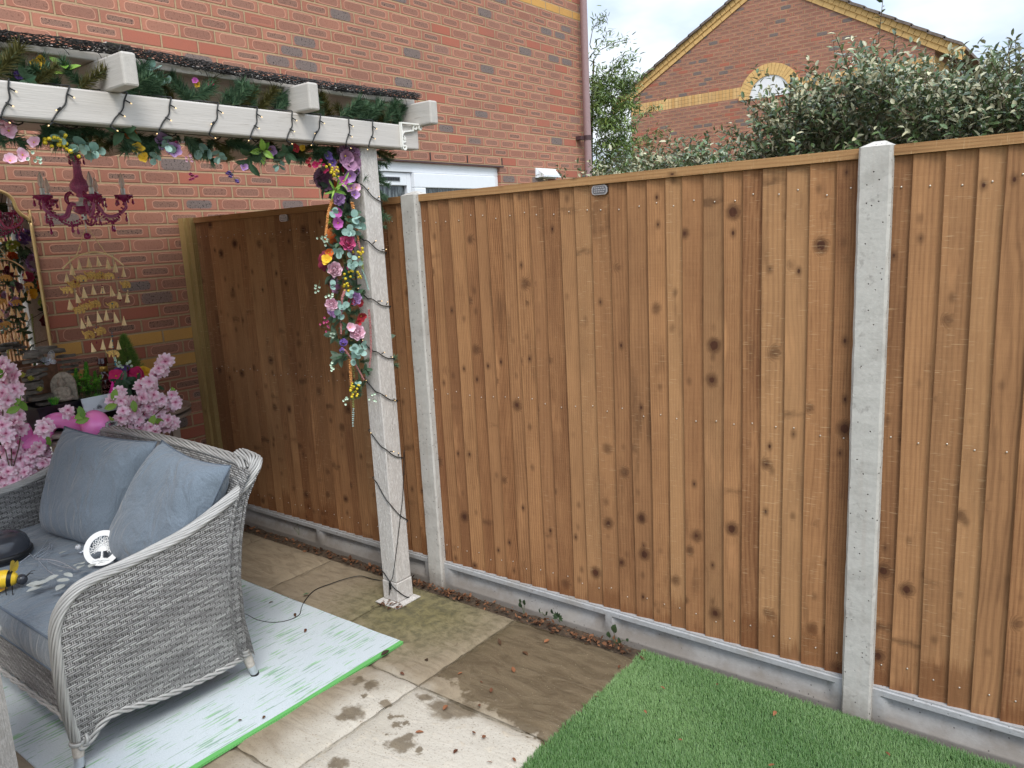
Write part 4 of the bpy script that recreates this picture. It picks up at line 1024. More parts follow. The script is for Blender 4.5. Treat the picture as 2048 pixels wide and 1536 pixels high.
def m_sprig(pet, seed=0, n=6, ln=.07, r=.008):
    """thin wiry stem with tiny hanging blooms"""
    rg = random.Random(seed); b = MB(); pts = [Vector((.02*math.sin(t*2), .012*math.sin(t*3), ln*t)) for t in (0, .25, .5, .75, 1)]; b.tube(pts, .0008, 3, 1, False)
    for k in range(n):
        p = pts[2+k % 3]+Vector((rg.uniform(-1, 1), rg.uniform(-1, 1), rg.uniform(-.3, .8)))*.016; b.tube([pts[2+k % 3], p], .0006, 3, 1, False)
        for j in range(5):
            b._a = rg.random(); a = 2*math.pi*j/5; petal_pts(b, p, (math.cos(a), math.sin(a), .5), (0, 0, 1), r, r*.55, .2, 0, .3, 2, 2)
    return b.mesh('flower_sprig', [M['p_'+pet], M['stem']], smooth=True)
def amaranth(pts, mats, parent, r=.007):
    """hanging tassel of tiny seed florets"""
    b = MB(); P = smooth_path(pts, 14); n = len(P)
    for i, p in enumerate(P):
        mi = min(len(mats)-1, int(len(mats)*i/n)); tp_ = r*(1-.35*i/n)
        for k in range(5):
            a = k*1.257+i*1.1; o_ = Vector((math.cos(a), math.sin(a), rng.uniform(-.5, .5)))*tp_*rng.uniform(.45, .8); b.sphere(p+o_, tp_*rng.uniform(.32, .52), 5, 4, mi)
    return b.build('hanging_tassel', [M[m_] for m_ in mats], parent, smooth=True)
KIT = {}
def kit(key, fn, *a, **k):
    kk = (key,)+a+tuple(sorted(k.items()))
    if kk not in KIT: KIT[kk] = fn(*a, **k)
    return KIT[kk]
TOCAM = Vector((.82, -.57, .05)).normalized()
def nrm_to(d, spread=.5, rg=rng): return (Vector(d)+Vector((rg.uniform(-1, 1), rg.uniform(-1, 1), rg.uniform(-1, 1)))*spread).normalized()

# ================================================================ garland hanging down the post
gar = thing('post_garland', 'garland of silk roses, eucalyptus, berries and tassels hanging down the pergola post', 'garland', (1.82, -.30, 2.0))
def GP(px, py, dx=0.0): return at(px, py, 'X', 1.835+dx)
core = MB(); cp = [GP(692, 310, -.03), GP(690, 420, -.04), GP(690, 520, -.04), GP(696, 620, -.04), GP(712, 700, -.03), GP(722, 780, -.02)]
core.tube(smooth_path(cp), .006, 6); core.build('core_vine', M['stem'], gar)
rg = random.Random(5)
def put(me, px, py, dx=0.0, spread=.35, sc=1.0, d=TOCAM, par=gar):
    return inst(me.name.split('.')[0], me, par, GP(px, py, dx), face_rot(nrm_to(d, spread, rg), rg.uniform(0, 6.28)), sc)
for k, (px, py, pet, r) in enumerate([(694, 486, 'rose_pink', .034), (676, 397, 'lilac', .027), (668, 540, 'blush', .032), (710, 597, 'lilac', .029), (664, 608, 'pale_pink', .027), (714, 665, 'pale_pink', .034)]):
    put(kit('rose', m_rose, pet, r, k, 5, .9), px, py, .03, .25)
for k, (px, py, pet, r, n) in enumerate([(700, 352, 'lilac', .03, 6), (703, 377, 'mauve', .028, 5), (697, 330, 'mauve', .035, 6), (708, 390, 'lilac', .025, 5), (686, 362, 'magenta', .024, 5), (677, 424, 'magenta', .026, 7), (676, 446, 'magenta', .026, 7), (657, 505, 'orange', .022, 6), (653, 520, 'yellow', .022, 6),
                                          (722, 632, 'red', .024, 5), (702, 600, 'red', .020, 5), (715, 645, 'red', .018, 5), (712, 375, 'pale_pink', .022, 5), (705, 322, 'mauve', .036, 6), (690, 312, 'mauve', .034, 6), (722, 606, 'red', .02, 5), (700, 655, 'pale_pink', .024, 6)]):
    put(kit('flower', m_daisy, pet, r, n, k, .2, .6), px, py, .03, .4)
for k, (px, py, pet, r) in enumerate([(687, 685, 'violet', .018), (684, 700, 'violet', .012), (706, 340, 'lilac', .03), (695, 302, 'mauve', .034)]):
    put(kit('blossom_cluster', m_cluster, pet, r, 12, k), px, py, .01, .2)
for k, (px, py, s) in enumerate([(708, 458, 1.0), (694, 466, 1.0), (671, 500, .9), (676, 500, .9), (700, 518, .9), (699, 533, .9), (716, 525, .8), (680, 615, .95), (684, 632, 1.1), (716, 708, 1.0), (703, 714, 1.0), (712, 700, .9), (664, 428, 1), (727, 437, 1.2), (703, 436, 1.2), (696, 590, .7), (664, 575, .8), (720, 690, .8), (716, 770, .6)]):
    put(kit('eucalyptus_sprig', m_euca, k % 5, 1+k % 2, .0165), px, py, .025, .5, s)
for k, (px, py) in enumerate([(700, 545), (688, 560), (713, 548), (697, 575), (720, 510), (716, 500), (671, 345), (660, 340), (710, 782), (716, 772), (704, 778)]):
    put(kit('berry_cluster', m_berries, k % 4, 5), px, py, .03, .5, .85)
for k in range(44):
    py = 310+k*11.2; put(kit('pine_spray', m_pine, k % 4, .06, .022, 'needle' if k % 6 else 'needle_brown', 90), 692+rg.uniform(-16, 24)+max(0, (py-600)*.12), py, rg.uniform(-.05, -.01), .9, rg.uniform(.8, 1.2))
for k in range(22):
    py = 320+k*21; put(kit('leaf_sprig', m_leaves, k % 4, 4, .035, .017, 'dark_leaf'), 692+rg.uniform(-20, 26)+max(0, (py-600)*.12), py, rg.uniform(-.03, .015), .8, 1)
for k, (px, py) in enumerate([(668, 470), (655, 478), (655, 575), (640, 560), (648, 640), (662, 640), (680, 740), (700, 790), (735, 790), (672, 655)]):
    put(kit('flower_sprig', m_sprig, ('white_mint', 'white_mint', 'white_mint', 'white_mint', 'rose_pink', 'rose_pink')[k % 6], k, 5, .05, .007), px, py, .01, .4, 1, Vector((.4, -.8, -.2)))
for k in range(3):
    put(kit('leaf_sprig', m_leaves, 9, 5, .05, .008, 'lime_leaf'), 668+k*6, 385-k*6, .02, .5)
amaranth([GP(666, 395), GP(657, 425), GP(653, 455), GP(651, 470)], ['amaranth_peach'], gar)
amaranth([GP(704, 405, .03), GP(712, 440, .03), GP(716, 480, .03), GP(723, 510, .03), GP(726, 545, .03)], ['amaranth_peach', 'amaranth_peach', 'amaranth_pink', 'amaranth_green'], gar)
amaranth([GP(724, 540, .03), GP(732, 560, .03), GP(737, 580, .04)], ['amaranth_mint'], gar, .005)
amaranth([GP(690, 580, .03), GP(684, 600, .03), GP(682, 640, .03), GP(682, 668, .03)], ['amaranth_pink'], gar, .006)
amaranth([GP(738, 620, .03), GP(741, 660, .03), GP(742, 700, .04), GP(739, 735, .04)], ['amaranth_pink'], gar, .006)
amaranth([GP(690, 700, .03), GP(708, 725, .03), GP(720, 745, .03), GP(728, 760, .03)], ['amaranth_pink'], gar, .005)
amaranth([GP(700, 720, .02), GP(702, 760, .02), GP(706, 800, .02), GP(706, 852, .02)], ['amaranth_peach', 'amaranth_peach', 'amaranth_green', 'amaranth_mint'], gar, .0065)
# blooms on the wall side of the post, as the mirror shows them
for k, (y, z, pet, kind, r) in enumerate([(-.20, 1.80, 'violet', 'c', .045), (-.28, 1.74, 'lime', 'c', .035), (-.15, 1.62, 'lilac', 'c', .055), (-.30, 1.66, 'orange', 'r', .03), (-.34, 1.56, 'wine', 'r', .035), (-.22, 1.52, 'rose_pink', 'r', .03), (-.14, 1.45, 'orange', 'c', .04), (-.22, 1.40, 'yellow', 'd', .035),
                                          (-.30, 1.46, 'mauve', 'r', .03), (-.33, 1.36, 'lilac', 'c', .03), (-.15, 1.34, 'lime', 'c', .028), (-.12, 1.30, 'wine', 'c', .035), (-.15, 1.20, 'wine', 'r', .04), (-.10, 1.70, 'magenta', 'd', .03), (-.26, 1.86, 'orange', 'd', .03), (-.32, 1.90, 'mauve', 'c', .04), (-.10, 1.88, 'lilac', 'd', .03), (-.20, 1.96, 'cerise', 'c', .03)]):
    r *= 1.3
    me = kit('rose', m_rose, pet, r, k, 5, .9) if kind == 'r' else kit('blossom_cluster', m_cluster, pet, r, 16, k) if kind == 'c' else kit('flower', m_daisy, pet, r, 7, k)
    inst(me.name.split('.')[0], me, gar, (1.735, y, z), face_rot(nrm_to((-1, -.1, .1), .3, rg), k))
for k in range(26):
    inst('leaf_sprig', kit('leaf_sprig', m_leaves, k % 4, 6, .05, .025, 'dark_leaf'), gar, (1.75+rg.uniform(-.02, .02), rg.uniform(-.34, -.08), 1.16+k*.031), face_rot(nrm_to((-1, 0, 0), .9, rg), k), 1.1)
amaranth([(1.72, -.13, 1.9), (1.715, -.12, 1.84), (1.72, -.12, 1.74)], ['amaranth_peach'], gar)
amaranth([(1.72, -.24, 1.26), (1.715, -.25, 1.16), (1.72, -.25, 1.05)], ['amaranth_green'], gar)

# ================================================================ garland along the beam
bg_ = thing('beam_garland', 'pine and silk flower garland wound along the pergola beam', 'garland', (1.80, -.8, 2.06))
core = MB(); core.tube([(1.80, -2.6, 2.03), (1.80, .02, 2.03)], .006, 6); core.tube([(1.79, -2.6, 2.135), (1.79, .02, 2.135)], .005, 6); core.build('core_vine', M['stem'], bg_)
rg = random.Random(8)
def BP(px, py, x=1.80): return at(px, py, 'X', x)
def putb(me, px, py, x=1.83, spread=.4, sc=1.0, d=TOCAM): return inst(me.name.split('.')[0], me, bg_, BP(px, py, x), face_rot(nrm_to(d, spread, rg), rg.uniform(0, 6.28)), sc)
for k in range(74):       # above the beam
    y = -1.95+k*.027+rg.uniform(-.015, .015)
    if any(abs(y-(ry+.02)) < .045 for ry, _ in RAFT): continue
    inst('pine_spray', kit('pine_spray', m_pine, k % 4, .095, .036, ('needle', 'needle', 'needle', 'needle_brown')[k % 4], 230), bg_, (1.845+rg.uniform(-.035, .025), y, BZ1+.008), face_rot(nrm_to((.25, rg.choice((-.9, .7)), .75), .3, rg), rg.uniform(0, 6)), rg.uniform(.8, 1.25))
for k in range(72):       # below the beam
    y = -1.95+k*.0262+rg.uniform(-.02, .02)
    inst('pine_spray', kit('pine_spray', m_pine, k % 4, .095, .036, ('needle', 'needle', 'needle_brown', 'needle')[k % 4], 230), bg_, (1.80+rg.uniform(-.03, .03), y, BZ0-.004), face_rot(nrm_to((.15, rg.choice((-.8, .8)), -.55), .35, rg), rg.uniform(0, 6)), rg.uniform(.75, 1.15))
for k, (px, py, pet, kind, r) in enumerate([(72, 130, 'yellow', 'd', .019), (84, 120, 'yellow', 'd', .017), (88, 146, 'yellow', 'd', .018), (38, 150, 'violet', 'c', .014), (133, 152, 'lime_leaf', 'l', 0), (390, 162, 'magenta', 'd', .013), (395, 168, 'yellow', 'd', .012), (420, 168, 'cerise', 'd', .012), (312, 178, 'euca', 'e', 1.2),
                                            (18, 262, 'pale_pink', 'd', .026), (45, 310, 'blossom', 'd', .022), (20, 322, 'pale_pink', 'd', .022), (68, 285, 'pale_pink', 'd', .02), (8, 240, 'pale_pink', 'c', .025), (142, 300, 'berry', 'b', 1), (105, 276, 'berry', 'b', 1), (118, 280, 'berry', 'b', .8), (180, 290, 'euca', 'e', 1.1), (172, 272, 'euca', 'e', 1.1), (205, 298, 'euca', 'e', .9),
                                            (52, 322, 'white_mint', 's', .8), (262, 268, 'orange', 'd', .022), (276, 298, 'yellow', 'd', .020), (288, 316, 'yellow', 'd', .020), (330, 282, 'lilac', 'd', .03), (345, 300, 'lilac', 'd', .03), (350, 292, 'rose_pink', 'd', .016), (325, 272, 'euca', 'e', 1), (313, 303, 'euca', 'e', .8), (385, 326, 'rose_pink', 's', 1), (380, 310, 'pale_pink', 's', .8),
                                            (428, 302, 'euca', 'e', 1.1), (440, 300, 'euca', 'e', .9), (484, 325, 'violet', 's', 1.2), (488, 336, 'lilac', 'd', .018), (522, 300, 'lime_leaf', 'l', 1), (540, 298, 'lilac', 'd', .03), (565, 315, 'euca', 'e', .9), (575, 300, 'dark_leaf', 'l', 1), (628, 315, 'cerise', 's', 1), (632, 330, 'cerise', 'd', .016), (620, 305, 'red', 's', 1), (655, 312, 'violet', 'd', .022), (665, 325, 'violet', 'd', .02),
                                            (606, 295, 'yellow', 'd', .016), (590, 298, 'red', 'd', .02), (672, 340, 'yellow', 'b', 1), (250, 255, 'dark_leaf', 'l', 1.2), (500, 310, 'dark_leaf', 'l', 1.2), (125, 262, 'euca', 'e', .8), (690, 300, 'mauve', 'c', .04), (706, 305, 'mauve', 'c', .036), (60, 160, 'dark_leaf', 'l', 1), (345, 165, 'euca', 'e', .9)]):
    me = kit('rose', m_rose, pet, r, k) if kind == 'r' else kit('blossom_cluster', m_cluster, pet, r, 14, k) if kind == 'c' else kit('flower', m_daisy, pet, r, 5+k % 2, k) if kind == 'd' else kit('eucalyptus_sprig', m_euca, k % 5, 2, .017) if kind == 'e' else kit('berry_cluster', m_berries, k % 4, 6) if kind == 'b' else kit('leaf_sprig', m_leaves, k % 3, 5, .05, .024, pet if kind == 'l' else 'dark_leaf') if kind == 'l' else kit('flower_sprig', m_sprig, pet, k, 6, .06, .009)
    up = py < 200
    putb(me, px, py, 1.85 if up else 1.84, .5, (r if kind in 'ebsl' and r else 1.0), TOCAM if kind in 'dcr' else Vector((.6, -.4, .3 if up else -.6)))
# a pine spray hangs behind the post, others poke out low down
ps = thing('pine_swag', 'dark green tinsel pine swag hanging behind the pergola post', 'garland', (1.80, -.10, 2.0))
sw = MB(); sw.tube([(1.80, -.10, 2.02), (1.80, -.095, 1.75)], .003, 5); sw.build('core_vine', M['stem'], ps)
for k in range(10):
    inst('pine_spray', kit('pine_spray', m_pine, k % 4, .06, .026, 'needle', 120), ps, (1.80, -.105+rg.uniform(-.012, .012), 2.0-k*.027), face_rot(nrm_to((.1, .5, -.6), .4, rg), k), 1)
for px, py, lab in ((772, 442, 'small pine sprig poking out behind the upper half of the pergola post'), (797, 720, 'small pine sprig poking out behind the middle of the pergola post')):
    p = at(px, py, 'X', 1.83); t = thing('pine_sprig', lab, 'sprig', p, 'pine sprigs behind the pergola post')
    inst('pine_spray', kit('pine_spray', m_pine, 2, .06, .026, 'needle', 120), t, p+Vector((-.03, -.055, -.0)), face_rot((.15, .9, .1)), 1.0); inst('pine_spray', kit('pine_spray', m_pine, 1, .06, .026, 'needle', 120), t, p+Vector((-.03, -.05, -.01)), face_rot((.3, .8, -.35)), .9)

# ================================================================ string of warm lights
sl_ = thing('string_lights', 'black string of warm fairy lights wound round the pergola beam and post', 'fairy lights', (1.9, -.2, 2.0))
cab = MB(); bulbs = []
wraps = [((18, 160), (0, 228)), ((140, 175), (103, 243)), ((255, 187), (220, 252)), ((343, 197), (318, 259)), ((437, 209), (418, 268)), ((515, 217), (500, 272)), ((585, 227), (573, 281)), ((642, 232), (625, 284)), ((698, 240), (692, 292)), ((746, 244), (737, 294))]
ro = .0024; fx = BX1+.003; prevb = None
for i, (a_, c_) in enumerate(wraps):
    A_ = at(*a_, 'X', fx); C_ = at(*c_, 'X', fx); A_.z = BZ1+.004; C_.z = BZ0-.004
    mid = (A_+C_)/2+Vector((0, .012, 0))
    if prevb is not None: cab.tube(smooth_path([prevb, Vector((BX0-.004, (prevb.y+A_.y)/2-.02, BZ0-.004)), Vector((BX0-.004, (prevb.y+A_.y)/2+.02, BZ1+.004)), A_], 4), ro, 5)
    cab.tube(smooth_path([A_, A_*.75+C_*.25+Vector((.0, .004, 0)), mid, A_*.25+C_*.75+Vector((0, .003, 0)), C_], 5), ro, 5)
    prevb = C_
    for f in ((.22, 1), (.60, -1 if i % 3 == 1 else 1), (1.02, -1 if i % 2 else 1)):
        p = A_*(1-f[0])+C_*f[0]+Vector((0, .004, 0)); bulbs.append((p, Vector((.35, .8*f[1], -.55)).normalized()))
cab.build('wire', M['cable'], sl_, smooth=True); cab = MB()
y1 = PY0-.004
hts = [(345, 405), (462, 505), (583, 612), (687, 716), (767, 800), (872, 915), (967, 1040), (1150, 1196)]
last = None
for i, (ya, yb) in enumerate(hts):
    cx_ = 728+(ya-295)*.0795; zc_a = at(cx_-20, ya, 'Y', y1).z; zr = at(760+(yb-298)*.0735, yb, 'X', PX1).z
    s_ = Vector((PX0+.02, y1, zc_a)); mz = zc_a*.55+zr*.45; cpt = Vector((PX1+.004, y1, mz)); e_ = Vector((PX1+.004, PY1+.004, zr))
    if last is not None: cab.tube([last, Vector((PX0-.004, PY1+.004, (last.z+s_.z)/2-.01)), Vector((PX0-.004, y1, s_.z+.02)), s_], ro, 5)
    cab.tube(smooth_path([s_, s_*.4+cpt*.6+Vector((0, 0, -.01)), cpt, cpt*.5+e_*.5+Vector((0.001, 0, -.012)), e_], 5), ro, 5); last = e_
    for f in (.25, .75): bulbs.append((cpt*(1-f)+e_*f, Vector((.6, rg.uniform(-.5, .7), rg.uniform(-.2, .9))).normalized()))
    bulbs.append((s_, Vector((.2, -.6, .7)).normalized()))
cab.build('post_wire', M['cable'], sl_, smooth=True); cab = MB()
# feed wire down the post and across the paving to the sofa
xf = PX1+.006; wz = [at(px, py, 'X', xf) for px, py in ((808, 900), (806, 985), (800, 1040), (793, 1100), (786, 1150))]
cab.tube(smooth_path([e_+Vector((0, 0, .6))]+wz+[at(781, 1165, 'Y', y1-.004)]+[at(778, 1190, 'Y', y1-.004)], 6), .0018, 5)
gw = [at(px, py, 'Z', .008) for px, py in ((778, 1164), (745, 1158), (720, 1152), (690, 1158), (660, 1168), (630, 1180), (612, 1198), (603, 1215), (598, 1230), (575, 1241), (545, 1245), (515, 1240), (495, 1230), (478, 1222), (455, 1200))]
cab.build('feed_wire', M['cable'], sl_, smooth=True); cab = MB(); cab.tube(smooth_path([at(779, 1162, 'Y', y1-.004)]+gw, 5), .0022, 5)
cab.build('lead_wire', M['cable'], sl_, smooth=True)
b = MB(); pj = at(780, 1172, 'Y', y1-.008); b.tube([pj+Vector((0, 0, -.016)), pj+Vector((0, 0, .016))], .0055, 8); b.build('connector', M['black'], sl_)
b = MB(); b.tube([(0, 0, 0), (0, 0, .017)], .0022, 6); me_sock = b.mesh('socket', M['cable'])
b = MB(); b.sphere((0, 0, .019), (.0017, .0017, .0034), 7, 5); me_led = b.mesh('bulb', M['led'], smooth=True)
for p, d in bulbs[:48]:
    s_ = inst('socket', me_sock, sl_, p, face_rot(d)); o = bpy.data.objects.new('bulb', me_led); COL.objects.link(o); o.parent = s_
# ================================================================ rug
b = MB(); rx0, rx1, ry0, ry1 = .33, 2.149, -1.70, -.481
b.grid(lambda u, v: (rx0+(rx1-rx0)*u+.003*math.sin(9*v), ry0+(ry1-ry0)*v+.003*math.sin(7*u+1), .0075+.0016*math.sin(u*14)*math.sin(v*9)+.002*max(0, abs(v-.5)*2-.93)*10*math.sin(u*40)), 90, 60)
for (xa, ya, xb, yb) in ((rx0, ry0, rx1, ry0), (rx1, ry0, rx1, ry1), (rx1, ry1, rx0, ry1)):
    b._add([(xa, ya, .0075), (xb, yb, .0075), (xb, yb, 0), (xa, ya, 0)], [(0, 1, 2, 3)])
tag(b.build('outdoor_rug', M['rug'], smooth=True), 'pale blue white outdoor rug with green dashes and a green edge', 'rug')

# ================================================================ rattan seats
def pl(pts):
    pts = [Vector(p) for p in pts]; L_ = [0]
    for a, c in zip(pts, pts[1:]): L_.append(L_[-1]+(c-a).length)
    def f(t):
        d = t*L_[-1]
        for i in range(len(pts)-1):
            if d <= L_[i+1] or i == len(pts)-2: return pts[i].lerp(pts[i+1], (d-L_[i])/max(1e-9, L_[i+1]-L_[i]))
    return f, L_[-1]
def braid(b, pts, n=8, rw=.026, rh=.013, rs=.0065, pitch=.16, up=None):
    """n strands wound round a flattened tube following pts"""
    P = smooth_path(pts, 8); N = len(P); cum = [0]
    for a, c in zip(P, P[1:]): cum.append(cum[-1]+(c-a).length)
    fr = []; pu = None
    for i in range(N):
        t = (P[min(i+1, N-1)]-P[max(0, i-1)]).normalized()
        u_ = Vector((1, 0, 0)) if pu is None else pu
        if up is not None: u_ = Vector(up(i/(N-1)))
        u_ = (u_-t*u_.dot(t)).normalized(); pu = u_; fr.append((u_, t.cross(u_)))
    for k in range(n):
        ph = 2*math.pi*k/n; pts_ = []
        for i in range(N):
            a = ph+2*math.pi*cum[i]/pitch; u_, q_ = fr[i]
            pts_.append(P[i]+u_*math.cos(a)*rw+q_*math.sin(a)*rh)
        b._a = .05+.9*((k*.37) % 1); b.tube(pts_, rs, 6, 0, True)
    b._a = 0
def pillow(b, BL, BR, TR, TL, th, n=22, ear=.045, sag=0.0, ph=0.0):
    BL, BR, TR, TL = map(Vector, (BL, BR, TR, TL)); nn = ((BR-BL).cross(TL-BL)).normalized()
    for s in (1, -1):
        def fn(u, v):
            a, c = 2*u-1, 2*v-1
            # edges pull in between the corners
            k = ear*(1-a*a)*(abs(c)**5)*(1 if c > 0 else .4); k2 = ear*(1-c*c)*(abs(a)**5)
            uu = u+(-1 if a > 0 else 1)*k2; vv = v+(-1 if c > 0 else 1)*k
            p = BL.lerp(BR, uu).lerp(TL.lerp(TR, uu), vv)
            h = th*.5*((1-a**4)*(1-c**4))**.55*(1+.10*math.sin(5*a+ph)*math.cos(3*c+ph)-sag*c)
            edge = min(1-abs(a), 1-abs(c))
            h += .006*math.exp(-edge*14)*math.sin(23*a+17*c+ph)*(1 if edge < .6 else 0)*min(1, edge*10)
            return p+nn*s*h
        b.grid(fn, n, n, 0, None, s < 0)
    pts = []
    for A_, B_ in ((BL, BR), (BR, TR), (TR, TL), (TL, BL)):
        for i in range(10): pts.append((A_, B_, i/10))
    out = []
    C_ = (BL+BR+TR+TL)/4
    for A_, B_, t in pts:
        p = A_.lerp(B_, t); mid = (A_+B_)/2; k = ear*(1-(2*t-1)**2)*(.4 if A_ is BL else 1); out.append(p+(C_-mid).normalized()*k*(TL-BL).length*.98)
    return out+[out[0]]
def seat(x0, x1, loc, name, label, cat, seats=1, y_shift=0.0):
    """x0..x1 the width at the floor; front faces -y. Built at loc."""
    root = thing(name, label, cat, loc, 'grey rattan garden seats'); ox = (x0+x1)/2
    Y = lambda v: v+y_shift
    rim = [(-1.612, .095), (-1.634, .264), (-1.636, .40), (-1.628, .497), (-1.603, .556), (-1.553, .600), (-1.49, .618), (-1.40, .625), (-1.29, .640), (-1.17, .662), (-1.05, .705), (-.935, .760), (-.875, .823)]
    skirt = [(-1.607, .086), (-1.581, .094), (-1.549, .126), (-1.504, .146), (-1.441, .137), (-1.328, .115), (-1.173, .104), (-1.06, .106), (-.99, .116)]
    backl = [(-.99, .116), (-1.012, .278), (-1.008, .437), (-.985, .575), (-.945, .715), (-.875, .823)]
    def xo(y, z): return .0+.030*((z-.1)/.7)+.014*math.sin(math.pi*min(1, max(0, (z-.1)/.55)))
    for s, xe in ((1, x1), (-1, x0)):
        top = [(y, z) for y, z in rim if True]
        fT, lT = pl([(0, y, z) for y, z in rim[3:]]); fB, lB = pl([(0, y, z) for y, z in skirt]); fF, _ = pl([(0, y, z) for y, z in rim[:4]]); fK, _ = pl([(0, y, z) for y, z in backl])
        c00, c10, c01, c11 = fB(0), fB(1), fT(0), fT(1)
        def co(u, v):
            S = fB(u).lerp(fT(u), v)+fF(v).lerp(fK(v), u)-(c00.lerp(c10, u).lerp(c01.lerp(c11, u), v)); return S
        b = MB()
        b.grid(lambda u, v: (lambda q_: Vector((xe+s*xo(q_.y, q_.z), Y(q_.y), q_.z)))(co(u, v)), 26, 26, 0, lambda u, v: (co(u, v).y+co(u, v).z*.0, co(u, v).z-.10*(co(u, v).y+1.3)), s < 0)
        b.grid(lambda u, v: (lambda q_: Vector((xe+s*(xo(q_.y, q_.z)-.045), Y(q_.y), q_.z)))(co(u, v)), 26, 26, 0, lambda u, v: (co(u, v).y, co(u, v).z-.10*(co(u, v).y+1.3)), s > 0)
        b.build('side_panel', M['rattan'], root, smooth=True)
        b = MB(); rp = [(xe+s*(xo(y, z)-.022), Y(y), z) for y, z in rim]; rp = rp[:-1]+[(rp[-1][0]+s*.004, Y(-.884), .812), (rp[-1][0]-s*.004, Y(-.866), .833), (rp[-1][0]-s*.030, Y(-.856), .845), (rp[-1][0]-s*.08, Y(-.852), .852), (rp[-1][0]-s*.13, Y(-.850), .856)]
        braid(b, rp, 11, .0235, .012, .0052, .55, up=lambda t, s=s: (1-min(1, max(0, (t-.80)/.12)), s*min(1, max(0, (t-.80)/.12)), 0)); b.build('braided_rim', M['strand'], root, smooth=True)
        b = MB(); sp = [(xe+s*(xo(y, z)+.002), Y(y), z-.004) for y, z in skirt]
        braid(b, [(sp[0][0]-.0, sp[0][1]-.012, sp[0][2]+.01)]+sp, 3, .007, .007, .0052, .13); b.build('skirt_braid', M['strand'], root, smooth=True)
        # legs
        for (ly, splay) in ((-1.612, -.012), (-.998, .034)):
            xx = xe+s*(-.012); lz = .10 if ly < -1.5 else .125
            b = MB(); b.tube([(xx, Y(ly), lz), (xx+s*.004, Y(ly+splay*.5), .052)], [.021, .0165], 14, 0)
            lg = b.build('leg', M['wrap'], root, smooth=True, sharp=50)
            b = MB(); b.tube([(xx+s*.004, Y(ly+splay*.5), .0515), (xx+s*.006, Y(ly+splay*.8), .017)], [.0162, .0150], 14, 0); b.tube([(xx+s*.006, Y(ly+splay*.8), .0168), (xx+s*.0062, Y(ly+splay*.85), .0085)], [.0165, .0160], 14, 1)
            b.build('foot', [M['foot'], M['black']], lg, smooth=True, sharp=50)
            b = MB(); pts = [(xx+s*.0035*0+.023*math.cos(a), Y(ly)+.023*math.sin(a), lz+.004-.0006*a) for a in [k*.5 for k in range(26)]]; b.tube(pts, .0042, 5, 0, False); b.build('binding', M['strand'], lg, smooth=True)
    # back
    xa, xb = x0-.045, x1+.045
    fK = pl([(0, y, z) for y, z in backl])[0]
    def bk(u, v, off=0.0):
        q_ = fK(v); e = abs(2*u-1); k = max(0, (e-.86)/.14)
        return Vector((xa+(xb-xa)*u, Y(q_.y+off+.028*(1-e**6)*v), q_.z+.022*(1-e*e)*v))
    b = MB(); b.grid(lambda u, v: bk(u, v), 30, 20, 0, lambda u, v: ((xb-xa)*u, .72*v), True); b.grid(lambda u, v: bk(u, v, -.045), 30, 20, 0, lambda u, v: ((xb-xa)*u, .72*v)); b.build('back_panel', M['rattan'], root, smooth=True)
    b = MB(); braid(b, [bk(t, 1.0)+Vector((0, -.022, .004-(.02 if t < .06 or t > .94 else 0))) for t in (.05, .08, .12, .2, .35, .5, .65, .8, .88, .92, .95)], 11, .0235, .012, .0052, .55, up=lambda t: (0, 1, 0)); b.build('braided_rim', M['strand'], root, smooth=True)
    # base and apron under the cushion
    b = MB(); b.grid(lambda u, v: (x0+.01+(x1-x0-.02)*u, Y(-1.585), .125+.215*v), 20, 4, 0, lambda u, v: ((x1-x0)*u, .215*v)); b.build('front_apron', M['rattan'], root)
    b = MB(); b.box(x0+.012, x1-.012, Y(-1.583), Y(-1.02), .30, .335); b.build('seat_deck', M['black'], root)
    b = MB(); braid(b, [(x0+.0, Y(-1.590), .085), (x0+.05, Y(-1.592), .118), (ox, Y(-1.594), .122), (x1-.05, Y(-1.592), .118), (x1, Y(-1.590), .085)], 3, .007, .007, .0052, .13); b.build('skirt_braid', M['strand'], root, smooth=True)
    # seat cushion
    cx0, cx1, cy0, cy1, cz0, cz1 = x0+.012, x1-.012, Y(-1.628), Y(-1.0), .338, .455
    b = MB(); r = .03
    def cush(u, v, z, dome):
        a, c = 2*u-1, 2*v-1; k = (max(abs(a), abs(c)))**14
        return Vector((cx0+(cx1-cx0)*u, cy0+(cy1-cy0)*v, z+dome*(1-a**4)*(1-c**4)-.0*k))
    b.grid(lambda u, v: cush(u, v, cz1, .022+.004*math.sin(7*u)*math.sin(5*v)), 30, 20); b.grid(lambda u, v: cush(u, v, cz0, -.0), 4, 4, 0, None, True)
    loop = [(cx0, cy0), (cx1, cy0), (cx1, cy1), (cx0, cy1)]
    for i in range(4):
        (ax, ay), (bx_, by_) = loop[i], loop[(i+1) % 4]; nx, ny = (by_-ay), -(bx_-ax); ln = math.hypot(nx, ny); nx, ny = nx/ln, ny/ln
        b.grid(lambda u, v: (ax+(bx_-ax)*u+nx*.014*math.sin(math.pi*v)*(1-(2*u-1)**8), ay+(by_-ay)*u+ny*.014*math.sin(math.pi*v)*(1-(2*u-1)**8), cz0+(cz1-cz0)*v), 16, 6)
    sc_ = b.build('seat_cushion', M['fabric'], root, smooth=True, sharp=60)
    b = MB()
    for z in (cz1, cz0): b.tube([(cx0, cy0, z), (cx1, cy0, z), (cx1, cy1, z), (cx0, cy1, z), (cx0, cy0, z)], .0042, 6, 0, False)
    b.build('piping', M['piping'], sc_, smooth=True)
    return root
sofa = seat(.560, 1.838, (1.2, -1.3, 0), 'rattan_sofa', 'grey rattan two seat garden sofa with grey cushions standing on the rug', 'sofa')
